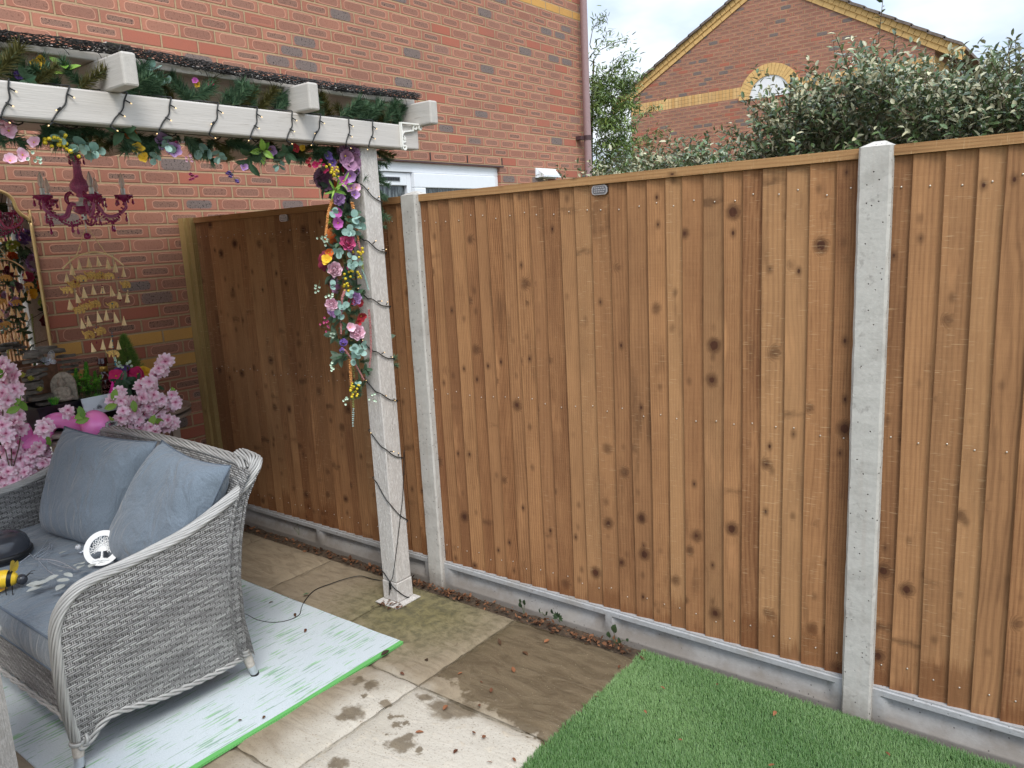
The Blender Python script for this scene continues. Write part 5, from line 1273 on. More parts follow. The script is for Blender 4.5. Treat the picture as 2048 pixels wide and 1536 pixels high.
for c4, th, ear, ph, nm in ((((.712, -1.215, .452), (1.285, -1.165, .452), (1.378, -1.0, .892), (.752, -1.085, .905)), .20, .035, .3, 'left'), (((1.252, -1.225, .452), (1.802, -1.175, .452), (1.835, -.965, .850), (1.425, -1.0, .905)), .19, .05, 1.9, 'right')):
    b = MB(); pp = pillow(b, *c4, th, 26, ear, .12, ph); ck = b.build('back_cushion', M['fabric'], sofa, smooth=True)
    b = MB(); b.tube(pp, .004, 6, 0, False); b.build('piping', M['piping'], ck, smooth=True)
arm = seat(.0, .78, (0, 0, 0), 'rattan_armchair', 'grey rattan armchair at the left edge of the picture beside the pergola post', 'armchair')
arm.location = (2.466-.825+.062, -1.945+.882-.050, -.008)

# ================================================================ things lying on the sofa
def on_seat(px, py, z=.485): return at(px, py, 'Z', z)
# round white tree of life disc leaning on the cushion
c = Vector((1.395, -1.27, .545)); disc = thing('tree_disc', 'round white metal disc with a cut out tree leaning against the sofa cushion', 'ornament', c)
nd = Vector((.62, -.62, .62)).normalized(); Mx = Matrix.Translation(c) @ nd.to_track_quat('Z', 'Y').to_matrix().to_4x4()
rot_up = Mx
b = MB(); r0, r1, n = .049, .066, 48
def ring2(b, ra, rb, z0, z1, n=48):
    vs = []
    for k in range(n):
        a = 2*math.pi*k/n
        for r, z in ((ra, z0), (rb, z0), (rb, z1), (ra, z1)): vs.append(Mx @ Vector((r*math.cos(a), r*math.sin(a), z)))
    b._add(vs, [(k*4+j, k*4+(j+1) % 4, ((k+1) % n)*4+(j+1) % 4, ((k+1) % n)*4+j) for k in range(n) for j in range(4)])
ring2(b, .047, .068, -.0015, .0015)
# find which in-plane direction is up
inv = Mx.inverted(); upv = inv.to_3x3() @ Vector((0, 0, 1)); ua = math.atan2(upv.y, upv.x)
def D(x, y): return Mx @ Vector((x*math.cos(ua-math.pi/2)-y*math.sin(ua-math.pi/2), x*math.sin(ua-math.pi/2)+y*math.cos(ua-math.pi/2), 0))
b.tube([D(0, -.05), D(.001, -.03), D(0, -.012)], [.008, .0045, .0036], 6)
b.tube([D(-.03, -.048), D(0, -.043), D(.03, -.048)], .006, 6)
rg = random.Random(3)
for k in range(19):
    a = R(-8+196*k/18); ln = .040+rg.uniform(-.004, .005); p0 = D(0, -.012); m_ = D(math.cos(a)*ln*.5, -.012+(math.sin(a)*ln*.5)+.004); e_ = D(math.cos(a)*ln*1.05, min(.046, -.010+math.sin(a)*ln*1.3)); b.tube([p0, m_, e_], [.0022, .0013, .0008], 5)
    for j in range(5):
        f = .45+.13*j; q_ = p0.lerp(e_, f); a2 = a+(1 if j % 2 else -1)*.7
        if ((q_-c).length) > .046: continue
        d = (D(math.cos(a2), math.sin(a2))-D(0, 0)).normalized(); b.sphere(q_+d*.004, (.0019, .0019, .0012), 6, 4); b.tube([q_, q_+d*.0075], [.0017, .0005], 4)
b.build('cut_tree', M['white_disc'], disc, smooth=True, sharp=40)
# small wire-wound ornament beside the disc
p = on_seat(157, 1100, .50); t = thing('crystal_finial', 'small clear crystal bead on a silver wire spring behind the white disc', 'ornament', p)
b = MB(); b.sphere(p+Vector((0, 0, .012)), .011, 8, 6); b.build('bead', M['clear'], t)
b = MB(); b.tube([p+Vector((.006*math.cos(a)+.004*a*.35, .006*math.sin(a)+.003*a*.3, -.012+.0006*a)) for a in [k*.6 for k in range(40)]], .0012, 4, 0, False); b.build('spring', M['silver'], t)
# faux eucalyptus: dull silver leaves on wire stems
t = thing('silver_leaf_spray', 'spray of dull silver artificial leaves lying on the sofa seat', 'leaf spray', on_seat(100, 1150))
b = MB(); stems = [[(70, 1118, .50), (105, 1120, .505), (130, 1128, .50), (150, 1140, .50)], [(78, 1122, .50), (95, 1140, .50), (110, 1150, .50)], [(60, 1110, .50), (40, 1125, .49)], [(65, 1114, .495), (90, 1096, .495), (107, 1086, .49)], [(70, 1116, .495), (95, 1100, .495), (100, 1086, .495)], [(75, 1118, .492), (100, 1104, .492), (104, 1090, .492)], [(68, 1116, .50), (50, 1100, .49), (40, 1108, .49)], [(95, 1122, .492), (120, 1132, .492), (160, 1140, .50)], [(74, 1112, .49), (88, 1090, .49), (95, 1080, .49)]]
for s_ in stems: b.tube(smooth_path([on_seat(x, y, z) for x, y, z in s_], 5), .0016, 4, 1, False)
rg = random.Random(17)
for (px, py, dx, dy, L_, W_, z) in [(88, 1168, -1, .12, .066, .030, .505), (86, 1172, -1, .35, .060, .024, .500), (100, 1160, -1, .25, .055, .024, .515), (118, 1150, -1, .3, .055, .026, .52), (112, 1158, 1, .2, .06, .026, .51), (128, 1146, .9, .2, .05, .024, .525), (122, 1143, -.8, -.5, .035, .02, .52), (135, 1132, -.8, -.3, .035, .025, .52), (155, 1138, .8, -.5, .04, .03, .52), (150, 1132, .5, -.8, .03, .02, .515), (128, 1168, -.6, .5, .055, .028, .51), (140, 1160, -.9, .1, .05, .02, .515), (178, 1135, .8, -.5, .036, .03, .535), (165, 1128, -.6, -.7, .03, .026, .53), (195, 1128, .9, -.3, .03, .026, .55), (122, 1182, -1, .1, .04, .02, .49), (92, 1158, -1, 0, .04, .018, .50), (118, 1108, .9, -.5, .05, .02, .50), (76, 1156, -.9, .2, .03, .016, .50)]:
    p = on_seat(px, py, z); d = on_seat(px+dx*10, py+dy*10, z)-p; b._a = rg.random(); leaf_blade(b, p, d+Vector((0, 0, rg.uniform(-.002, .004))), Vector((rg.uniform(-.4, .4), rg.uniform(-.4, .4), 1)), L_*.9, W_, .12, .15)
b.build('leaves', [M['greyleaf'], M['silver']], t)
# bee
p = on_seat(20, 1168, .495); t = thing('bee_ornament', 'yellow and black tin bumblebee ornament on the sofa seat', 'ornament', p)
ax = Vector((-.55, -.80, .15)).normalized(); q4 = Matrix.Translation(p+Vector((-.015, -.01, .02))) @ ax.to_track_quat('X', 'Z').to_matrix().to_4x4()
b = MB()
prof = [(-.045, .004), (-.038, .018), (-.026, .026), (-.012, .031), (0, .032), (.014, .030), (.03, .024), (.045, .012), (.052, .002)]
for i in range(len(prof)-1):
    (xa, ra), (xb, rb) = prof[i], prof[i+1]; vs = []
    for x, r in ((xa, ra), (xb, rb)):
        for k in range(14): vs.append(q4 @ Vector((x, r*math.cos(2*math.pi*k/14), r*math.sin(2*math.pi*k/14))))
    b._add(vs, [(k, (k+1) % 14, 14+(k+1) % 14, 14+k) for k in range(14)], 1 if i in (2, 5) else 0)
b.build('body', [M['bee_yellow'], M['black']], t, smooth=True)
b = MB(); b.sphere(q4 @ Vector((-.055, 0, -.004)), (.019, .019, .019), 12, 9); b.build('head', M['slate_plastic'], t, smooth=True)
b = MB()
for s in (1, -1):
    base_ = q4 @ Vector((-.022, 0, .03)); d = (q4.to_3x3() @ Vector((-.1, .5*s, .9 if s > 0 else .12))).normalized(); disc_leaf(b, base_, d, q4.to_3x3() @ Vector((-.9, .2, 0)), .026, 0, .72)
b.build('wing', M['bee_yellow'], t)
b = MB()
for s in (-1, 1):
    for k in range(3): b.tube([q4 @ Vector((-.03+.02*k, .02*s, -.018)), q4 @ Vector((-.034+.02*k, .036*s, -.028)), q4 @ Vector((-.04+.02*k, .05*s, -.04))], .0016, 4)
for s in (-1, 1): b.tube([q4 @ Vector((-.068, .006*s, .008)), q4 @ Vector((-.082, .012*s, .022)), q4 @ Vector((-.094, .014*s, .024))], .0013, 4)
b.build('legs', M['black'], t)
b = MB(); b._a = .6; leaf_blade(b, on_seat(-8, 1186, .475), on_seat(22, 1168, .475)-on_seat(-8, 1186, .475), (0, 0, 1), .055, .03, .05, .05); 
tag(b.build('metal_leaf', M['bee_yellow']), 'yellow tin leaf lying on the sofa seat in front of the bee', 'ornament')
# glossy dark grey lamp housing at the sofa's left end
p = on_seat(-10, 1130, .478); t = thing('solar_lamp', 'glossy dark grey plastic lamp housing on the left end of the sofa seat', 'lamp', p)
b = MB(); b.lathe([(.098, 0), (.105, .02), (.103, .05), (.094, .078), (.074, .098), (.04, .108), (.002, .110)], p+Vector((-.045, .04, 0)), 28, 0); b.build('housing', M['slate_plastic'], t, smooth=True, sharp=60)
b = MB(); b.lathe([(.108, .012), (.111, .018), (.111, .03), (.108, .034)], p+Vector((-.045, .04, 0)), 28, 0); b.build('band', M['black'], t, smooth=True)
# ================================================================ chandelier
CX, CY = .60, -.800
ch = thing('chandelier', 'plum glass chandelier with candle bulbs and bead swags hanging under the pergola', 'chandelier', (CX, CY, 1.86))
b = MB(); b.box(.58, .618, -1.35, -.48, BZ1+.0985, BZ1+.125); b.build('batten', M['paint_y'], perg)
b = MB(); z0, z1 = 2.09, BZ1+.099; n = 12
for k in range(n):
    z = z0+(z1-z0)*k/n; zz = (z1-z0)/n
    pts = [Vector((CX+(.004*math.cos(a) if k % 2 else 0), CY+(0 if k % 2 else .004*math.cos(a)), z+zz*.5+zz*.62*math.sin(a))) for a in [j*math.pi/5 for j in range(11)]]; b.tube(pts, .0011, 4, 0, False)
b.build('chain', M['chrome'], ch)
b = MB(); b.lathe([(.004, 2.095), (.018, 2.092), (.033, 2.082), (.036, 2.080), (.022, 2.070), (.012, 2.062)], (CX, CY, 0), 20, 0, None, .03, 8); b.build('top_cup', M['wine_glass'], ch, smooth=True)
b = MB(); b.lathe([(.012, 2.064), (.020, 2.060), (.021, 2.050), (.016, 2.045), (.017, 2.03), (.019, 2.0), (.022, 1.985), (.034, 1.972), (.042, 1.955), (.042, 1.945), (.034, 1.930), (.022, 1.920), (.017, 1.916), (.022, 1.910), (.019, 1.903), (.011, 1.899)], (CX, CY, 0), 24); b.build('stem', M['plum_frost'], ch, smooth=True)
b = MB(); b.lathe([(.011, 1.90), (.014, 1.885), (.030, 1.880), (.034, 1.870), (.034, 1.862), (.014, 1.858), (.010, 1.80)], (CX, CY, 0), 20); b.build('hub', M['chrome'], ch, smooth=True, sharp=40)
b = MB(); b.lathe([(.034, 1.861), (.042, 1.852), (.040, 1.838), (.024, 1.826), (.008, 1.822)], (CX, CY, 0), 20); b.build('bowl', M['wine_glass'], ch, smooth=True)
b = MB(); b.tube([(CX, CY, 1.80), (CX, CY, 1.742)], .002, 5, 1); b.sphere((CX, CY, 1.727), .0155, 14, 10); b.build('ball_finial', [M['wine_glass'], M['chrome']], ch, smooth=True)
RV = Vector((_r[0], _r[1], 0)).normalized(); FV = Vector((-_f[0], -_f[1], 0)).normalized()
def drop_mesh(s=1.0):
    b = MB(); b.sphere((0, 0, -.004*s), .0042*s, 7, 5); b.lathe([(.0006, -.009*s), (.0030*s, -.016*s), (.0062*s, -.027*s), (.0058*s, -.033*s), (.003*s, -.037*s), (.0004, -.038*s)], (0, 0, 0), 8); return b.mesh('glass_drop', M['wine_glass'], smooth=True)
me_drop = drop_mesh(); me_bead = None; tips = []
CHR = -24
for k in range(5):
    a = R(CHR+72*k); d = RV*math.cos(a)+FV*math.sin(a); C0 = Vector((CX, CY, 0)); zz = 1.886-.006*(k % 2)
    def A(r, z): return C0+d*r+Vector((0, 0, z))
    pts = smooth_path([A(.03, 1.868), A(.055, 1.872), A(.070, 1.850), A(.085, 1.822), A(.115, 1.812), A(.150, 1.824), A(.178, 1.850), A(.174, zz-.010)], 5)
    b = MB(); b.tube(pts, .0068, 8); armo = b.build('arm', M['plum_frost'], ch, smooth=True)
    b = MB(); cpts = smooth_path([A(.060, 1.868), A(.074, 1.885), A(.072, 1.908), A(.052, 1.922), A(.040, 1.914)], 5); b.tube(cpts, [.0062-.0025*i/len(cpts) for i in range(len(cpts))], 7); b.build('curl', M['wine_glass'], armo, smooth=True)
    p = A(.174, zz); b = MB(); b.lathe([(.008, -.012), (.010, -.006), (.024, .0), (.036, .010), (.041, .020), (.039, .021), (.032, .012), (.010, .004), (.008, .003)], p, 24, 0, None, .05, 8); b.build('drip_pan', M['wine_glass'], armo, smooth=True)
    b = MB(); b.tube([p+Vector((0, 0, .003)), p+Vector((0, 0, .050))], .0105, 14); b.build('candle_sleeve', M['chrome'], armo, smooth=True, sharp=40)
    b = MB(); b.lathe([(.006, .0505), (.0085, .056), (.0125, .070), (.0128, .078), (.0105, .092), (.006, .108), (.002, .118), (.0004, .120)], p, 12); b.tube([p+Vector((0, 0, .052)), p+Vector((0, 0, .08))], .002, 5, 1); b.build('bulb', [M['clear'], M['chrome']], armo, smooth=True)
    tips.append(p)
    for j in range(5):
        aa = 1.257*j+k; q_ = p+Vector((math.cos(aa)*.037, math.sin(aa)*.037, .014)); inst('glass_drop', me_drop, ch, q_, (0, 0, aa), rng.uniform(.85, 1.15))
for k in range(5):
    p, q_ = tips[k], tips[(k+1) % 5]; b = MB(); n = 17
    for s_, (A_, B_, sag) in enumerate(((p, q_, .085), (p, Vector((CX, CY, 1.82)), .06))):
        for i in range(n):
            t = (i+.5)/n; c_ = A_.lerp(B_, t)+Vector((0, 0, -.012-sag*4*t*(1-t))); b.sphere(c_, .0042 if i % 2 else .0052, 7, 5)
    b.build('bead_swag', M['wine_glass'], ch, smooth=True)
    m_ = p.lerp(q_, .5)+Vector((0, 0, -.10)); inst('glass_drop', me_drop, ch, m_, None, 1.15); inst('glass_drop', me_drop, ch, p+Vector((0, 0, -.06)), None, 1.1); inst('glass_drop', me_drop, ch, Vector((CX, CY, 2.078))+(p-Vector((CX, CY, p.z)))*.18, None, .9)

# ================================================================ elephant bell chime hanging from the chandelier
WX = .60
def W_(px, py, dx=0.0): return at(px, py, 'X', WX+dx)
wc = thing('bell_chime', 'brass elephant and cone bell mobile hanging below the chandelier', 'wind chime', W_(173, 453))
b = MB(); arch = smooth_path([W_(125, 538), W_(136, 526), W_(155, 512), W_(175, 506), W_(192, 504), W_(212, 508), W_(230, 517), W_(247, 531)], 5); b.tube(arch, .0036, 7); b.build('arch_bar', M['bell'], wc, smooth=True)
b = MB(); b.tube([W_(174, 455)+Vector((0, .006*math.cos(a), .006*math.sin(a))) for a in [k*.63 for k in range(11)]], .0012, 4, 0, False)
for (s_, e_) in (((171, 457), (153, 511)), ((176, 457), (213, 508))):
    for k in range(9):
        A_ = W_(*s_).lerp(W_(*e_), k/9); B_ = W_(*s_).lerp(W_(*e_), (k+1.15)/9); b.tube([A_, (A_+B_)/2+Vector((.002*(-1)**k, .002, 0)), B_], .0011, 4, 0, False); b.tube([A_, (A_+B_)/2-Vector((.002*(-1)**k, .002, 0)), B_], .0011, 4, 0, False)
b.build('hanger_chain', M['bell'], wc)
b = MB(); b.lathe([(.0008, 0), (.0022, -.004), (.0085, -.030), (.0090, -.0305), (.0078, -.030), (.001, -.006)], (0, 0, 0), 12); b.sphere((0, 0, .0015), .002, 5, 4); b.tube([(0, 0, -.01), (0, 0, -.033)], .001, 4); me_bell = b.mesh('bell', M['bell'], smooth=True)
def z3(x, y): return (x/5.12, 320+y/5.12)
def z4(x, y): return (x/4.876, 600+y/4.876)
bells = [z3(*q_) for q_ in ((680, 1160), (735, 1075), (808, 1030), (905, 1000), (998, 995), (1098, 1015), (1180, 1055), (1262, 1110), (783, 1370), (855, 1310), (950, 1285), (1048, 1280), (1135, 1300), (1220, 1335), (1300, 1370), (712, 1440))]+[z4(*q_) for q_ in ((675, 5), (793, 190), (855, 165), (950, 120), (1035, 105), (1115, 130), (1205, 165), (893, 425), (1003, 395), (1085, 380), (1152, 400))]
rg = random.Random(4)
for px, py in bells: inst('bell', me_bell, wc, W_(px, py, rg.uniform(-.012, .012)), (rg.uniform(-.12, .12), rg.uniform(-.12, .12), 0), rg.uniform(1.3, 1.5))
# flat cast elephant, trunk up to the left, in the (y, z) plane
ol = [(-.024, .013), (-.021, .006), (-.018, .003), (-.0165, .007), (-.012, .0095), (-.004, .0105), (.006, .0115), (.013, .009), (.018, .004), (.0205, -.003), (.0215, -.009), (.0195, -.004), (.0185, -.014), (.0115, -.014), (.011, -.006), (.004, -.0055), (.0035, -.014), (-.0035, -.014), (-.005, -.005), (-.0095, -.006), (-.0105, -.014), (-.0155, -.0135), (-.0155, -.003), (-.0190, -.0005), (-.0225, .003), (-.0258, .0125)]
b = MB(); Mx = Matrix(((0, 0, 1, 0), (1, 0, 0, 0), (0, 1, 0, 0), (0, 0, 0, 1))); b.prism(ol, -.0028, .0028, 0, Mx); b.sphere((.003, -.0125, .003), (.0016, .005, .0055), 8, 6); b.sphere((.003, .004, .002), (.002, .011, .007), 8, 6); b.sphere((-.003, .004, .002), (.002, .011, .007), 8, 6); b.sphere((0, .0, .0125), .0022, 6, 4)
me_el = b.mesh('elephant', M['eleph'], smooth=False)
els = [(z3(930, 1180), 0, 1.15), (z3(1025, 1180), 0, 1.1), (z3(760, 1268), 0, 1.15), (z3(1287, 1272), 0, 1.1), (z3(830, 1210), 1.0, 1), (z3(1115, 1185), 1.2, 1), (z3(688, 1330), 1.1, 1), (z4(930, 35), 0, 1.1), (z4(1100, 45), .3, 1.05), (z4(770, 95), .2, 1.1), (z4(842, 60), .3, 1), (z4(868, 335), 0, 1.2), (z4(980, 300), 0, 1.15), (z4(1105, 520), .9, 1.1)]
for (px, py), tw, sc in els: inst('elephant', me_el, wc, W_(px, py, rg.uniform(-.012, .012)), (rg.uniform(-.1, .12), 0, .35-tw), sc*1.2)
b = MB()       # threads and beads down the strands
cols = {}
for px, py in bells[:8]:
    p = W_(px, py); b.tube([p, Vector((p.x, p.y, p.z+.012))], .0006, 3, 0, False)
for px, ya, yb in ((133, 545, 612), (150, 560, 625), (166, 560, 660), (187, 540, 665), (203, 540, 690), (222, 540, 700), (237, 555, 640), (252, 560, 600), (176, 640, 690), (222, 640, 720), (226, 690, 740), (188, 650, 690)):
    b.tube([W_(px, ya), W_(px+6, yb)], .0005, 3, 0, False)
    for k in range(5):
        t = rg.random(); b.sphere(W_(px+6*t, ya+(yb-ya)*t), rg.uniform(.0018, .0042), 6, 5, rg.choice((1, 2, 2, 3) if px not in (203, 222, 226) else (1, 1, 1, 2)))
b.build('bead_strings', [M['thread'], M['bead_teal'], M['bead_red'], M['bell']], wc, smooth=True)

# ================================================================ arched wall mirror
mi = thing('wall_mirror', 'tall arched mirror with a thin gold frame standing against the brick wall', 'mirror', (.02, -1.03, .6))
yc = -1.03; rgt = [(-.805, .56), (-.805, 1.78), (-.806, 1.815), (-.815, 1.838), (-.840, 1.856), (-.860, 1.885), (-.869, 1.925), (-.885, 1.950), (-.915, 1.968), (-.965, 1.985), (-1.03, 1.992)]
prof = rgt+[(2*yc-y, z) for y, z in rgt[-2::-1]]
P = smooth_path([Vector((.024, y, z)) for y, z in prof], 3); b = MB(); b.tube(P+[P[0]], .0085, 8); b.build('frame', M['gold'], mi, smooth=True)
b = MB(); b._add([(.022, p.y, p.z) for p in P], [tuple(range(len(P)))]); b._add([(.008, p.y, p.z) for p in P], [tuple(range(len(P)-1, -1, -1))], 1); b.build('glass', [M['mirror'], M['black']], mi)

# ================================================================ console table and what stands on it
TY, TXc, TZ = -.70, .292, .82
tb = thing('console_table', 'grey brown oval console table against the brick wall', 'table', (TXc, TY, 0))
b = MB(); n = 64; ra, rb_ = .44, .27
def oval(z, s=0.0): return [(TXc+(rb_+s)*math.cos(2*math.pi*k/n), TY+(ra+s)*math.sin(2*math.pi*k/n), z) for k in range(n)]
def stack(b, rings):
    vs = sum(rings, []); m_ = len(rings[0]); b._add(vs, [(i*m_+k, i*m_+(k+1) % m_, (i+1)*m_+(k+1) % m_, (i+1)*m_+k) for i in range(len(rings)-1) for k in range(m_)]+[tuple(range(m_-1, -1, -1)), tuple((len(rings)-1)*m_+k for k in range(m_))])
stack(b, [oval(TZ-.022, -.006), oval(TZ-.018), oval(TZ-.006), oval(TZ, -.005)]); b.build('table_top', M['table_top'], tb)
b = MB(); stack(b, [oval(TZ-.060, -.028), oval(TZ-.052, -.004), oval(TZ-.040, -.002), oval(TZ-.036, -.012)]); b.build('lower_rim', M['table_top'], tb)
b = MB(); b.box(TXc-.10, TXc+.10, TY-.28, TY+.28, TZ-.036, TZ-.0225); b.build('spacer', M['table_top'], tb)
for yy in (-.28, .28):
    for xx in (-.13, .13):
        b = MB(); b.box(TXc+xx-.02, TXc+xx+.02, TY+yy-.02, TY+yy+.02, .001, TZ-.0605); b.build('leg', M['table_top'], tb)
# black planter with the slate cascade
t = thing('slate_planter', 'black plastic planter with a stacked slate cascade on the left of the table', 'planter', (.30, -.95, TZ))
def tub(b, x0, x1, y0, y1, z0, z1, tp=.02, rim=.006):
    o = [(x0+tp, y0+tp), (x1-tp, y0+tp), (x1-tp, y1-tp), (x0+tp, y1-tp)]; q_ = [(x0, y0), (x1, y0), (x1, y1), (x0, y1)]
    def rg_(pts, z, e): return [(x+(-e if i in (0, 3) else e), y+(-e if i in (0, 1) else e), z) for i, (x, y) in enumerate(pts)]
    r = [rg_(o, z0, 0), rg_(q_, z1-.012, 0), rg_(q_, z1-.012, rim), rg_(q_, z1, rim), rg_(q_, z1, -.004), rg_(q_, z1-.02, -.006)]
    vs = sum(r, []); b._add(vs, [(i*4+k, i*4+(k+1) % 4, (i+1)*4+(k+1) % 4, (i+1)*4+k) for i in range(5) for k in range(4)]+[(3, 2, 1, 0), (20, 21, 22, 23)])
b = MB(); tub(b, .22, .42, -1.06, -.855, TZ+.001, .952); b.build('box', M['plastic_black'], t)
rg = random.Random(12); b = MB()
def slab(c, rx, ry, th, ang, tilt=.0):
    n = 9; pr = [(rx*(1+rg.uniform(-.25, .2))*math.cos(2*math.pi*k/n), ry*(1+rg.uniform(-.25, .2))*math.sin(2*math.pi*k/n)) for k in range(n)]
    Mx = Matrix.Translation(c) @ Matrix.Rotation(ang, 4, 'Z') @ Matrix.Rotation(tilt, 4, 'X'); vs = [Mx @ Vector((x, y, 0)) for x, y in pr]+[Mx @ Vector((x*.96+rg.uniform(-.003, .003), y*.96, th+rg.uniform(-.002, .002))) for x, y in pr]
    b._add(vs, [tuple(range(n-1, -1, -1)), tuple(range(n, 2*n))]+[(i, (i+1) % n, (i+1) % n+n, i+n) for i in range(n)])
for (px, py, rx, ry, th, x) in [(62, 768, .035, .05, .016, .30), (64, 757, .04, .045, .014, .29), (66, 775, .035, .04, .02, .31), (70, 783, .04, .035, .016, .30), (60, 748, .035, .05, .012, .28), (74, 740, .03, .05, .012, .27), (72, 752, .03, .05, .012, .27), (80, 705, .05, .075, .014, .25), (100, 700, .05, .055, .013, .27), (92, 694, .035, .05, .010, .24), (112, 703, .04, .05, .011, .25), (128, 712, .035, .05, .011, .24), (137, 722, .035, .05, .010, .23), (142, 732, .03, .045, .010, .22), (145, 742, .03, .04, .010, .22), (66, 712, .04, .045, .012, .25), (60, 722, .035, .04, .012, .25), (85, 795, .05, .06, .016, .34), (100, 803, .05, .06, .012, .34), (60, 800, .03, .035, .03, .28)]:
    p = at(px, py, 'X', x); p.z = max(p.z-.006, .948); slab(p, rx, ry, th, rg.uniform(-.4, .4), rg.uniform(-.12, .12))
b.build('slate_stack', M['slate'], t)
b = MB(); p = at(100, 750, 'X', .20); b.box(.17, .20, -1.02, -.86, .94, 1.12); b.build('back_wall', M['terrac'], t)
# seated stone figure in front of a curved slab
fp = at(128, 803, 'X', .375); fp.z = .953
t = thing('seated_statue', 'small grey stone statue of a seated meditating figure before a rounded slab', 'statue', fp)
fc = Vector((.78, -.62, 0)).normalized(); q4 = Matrix.Translation(fp) @ Matrix(((fc.x, -fc.y, 0, 0), (fc.y, fc.x, 0, 0), (0, 0, 1, 0), (0, 0, 0, 1)))
def Lp(x, y, z): return q4 @ Vector((x, y, z))
b = MB(); R3 = q4.to_3x3().to_4x4()
for c_, r in (((0, 0, .012), (.036, .050, .013)), ((.006, .026, .017), (.026, .022, .011)), ((.006, -.026, .017), (.026, .022, .011)), ((0, 0, .040), (.020, .027, .026)), ((0, 0, .060), (.018, .030, .014)), ((.004, .030, .045), (.010, .009, .022)), ((.004, -.030, .045), (.010, .009, .022)), ((.018, .014, .026), (.016, .012, .008)), ((.018, -.014, .026), (.016, .012, .008)), ((.024, 0, .027), (.010, .014, .008)), ((0, 0, .074), (.009, .009, .010)), ((.002, 0, .091), (.0165, .0145, .019)), ((.017, 0, .088), (.004, .003, .004)), ((0, 0, .112), (.008, .008, .008)), ((.0, .0155, .087), (.003, .003, .010)), ((.0, -.0155, .087), (.003, .003, .010))):
    b.sphere(Lp(*c_), r, 14, 10, 0, R3)
fo = b.build('figure', M['statue'], t, smooth=True); rmo = fo.modifiers.new('join', 'REMESH'); rmo.mode = 'VOXEL'; rmo.voxel_size = .0026; rmo.use_smooth_shade = True
b = MB(); n = 20; pts = [(-.034-.016*(1-math.cos(0))*0, .055*math.cos(math.pi*k/n), .075+.062*math.sin(math.pi*k/n)) for k in range(n+1)]; pts = [(-.034, .055, .0)]+pts+[(-.034, -.055, .0)]
def bs(off): return [Lp(x+off+.012*(abs(y)/.055)**2, y, z) for x, y, z in pts]
vs = bs(0)+bs(-.016); m_ = len(pts); b._add(vs, [tuple(range(m_)), tuple(range(2*m_-1, m_-1, -1))]+[(i, i+m_, (i+1) % m_+m_, (i+1) % m_) for i in range(m_)]); b.build('slab', M['statue'], t)
# greenery of the planter: tufts and yellow succulents
def tuft(name, label, p, n, ln, mat, cat='plant', wd=.0016, sp=.6):
    b = MB(); rg = random.Random(int(p.x*999)+n)
    for k in range(n):
        a = rg.uniform(0, 6.28); el = rg.uniform(1.57-sp, 1.5); d = Vector((math.cos(a)*math.cos(el), math.sin(a)*math.cos(el), math.sin(el))); b._a = rg.random(); s_ = d.orthogonal().normalized()*wd; o_ = Vector((math.cos(a), math.sin(a), 0))*rg.uniform(0, .012); L_ = ln*rg.uniform(.6, 1.05)
        b._add([p+o_-s_, p+o_+s_, p+o_+d*L_*.6+s_*.7-Vector((0, 0, .0)), p+o_+d*L_*.6-s_*.7, p+o_+d*L_+Vector((0, 0, -.004))], [(0, 1, 2, 3), (3, 2, 4)])
    o = b.build(name, M[mat], None); return tag(o, label, cat)
pp_ = at(108, 800, 'X', .41); pp_.z = .952; tuft('grass_tuft', 'bright green plastic grass tuft on the black planter in front of the statue', pp_, 110, .045, 'moss_green')
rg = random.Random(2)
for px, py, lab in ((45, 755, 'yellow green plastic succulent at the upper left of the slate cascade'), (62, 762, 'yellow green plastic succulent in the middle of the slate cascade'), (80, 783, 'yellow green plastic succulent beside the statue low on the slate cascade')):
    p = at(px, py, 'X', .345); b = MB()
    for k in range(22):
        a = k*2.4; el = .25+1.2*k/22; b._a = rg.random(); leaf_blade(b, p, (math.cos(a)*math.cos(el), math.sin(a)*math.cos(el), math.sin(el)), (0, 0, 1), .026, .013, .2, -.2)
    tag(b.build('succulent', M['succ'], None), lab, 'plant', 'yellow succulents on the slate cascade')
# filigree butterfly
p = at(100, 722, 'X', .30); t = thing('butterfly_ornament', 'silver filigree butterfly on a wire above the slate cascade', 'ornament', p)
b = MB(); b.tube(smooth_path([at(60, 742, 'X', .28), at(75, 730, 'X', .29), p], 4), .0012, 4); b.build('wire', M['cable'], t)
for (ax_, bx_, L1, W1, L2, W2) in ((1, 0, .052, .030, .030, .022), (-1, 1, .050, .024, .030, .020)):
    b = MB(); rt = Vector((_r[0], _r[1], 0)); up = Vector((0, 0, 1)); d1 = (rt*.35+up*.95) if ax_ > 0 else (-rt*.95+up*.30); d2 = (rt*.6-up*.15) if ax_ > 0 else (-rt*.55-up*.35)
    for d, L_, W1_ in ((d1, L1, W1), (d2, L2, W2)):
        d = d.normalized(); nn = TOCAM; s_ = d.cross(nn).normalized()
        out_ = [p+d*(L_*(.5-.5*math.cos(2*math.pi*k/18)))+s_*(W1_*.5*math.sin(2*math.pi*k/18)) for k in range(19)]; b.tube(out_, .0011, 4, 0, False)
        for j in range(6): b.tube([p, p+d*(L_*.45)+s_*(W1_*(j-2.5)*.14), p+d*L_*(.82-.02*abs(j-2.5))+s_*(W1_*(j-2.5)*.13)], .0010, 4, 0, False)
        for j in range(1, 5): b.tube([p+d*(L_*j/5)+s_*(W1_*.45*math.sin(math.pi*j/5)), p+d*(L_*(j+.35)/5), p+d*(L_*j/5)-s_*(W1_*.45*math.sin(math.pi*j/5))], .0009, 4, 0, False)
    b.build('wing', M['silver'], t)
b = MB(); b.sphere(p, (.003, .003, .010), 8, 6); b.build('body', M['silver'], t)
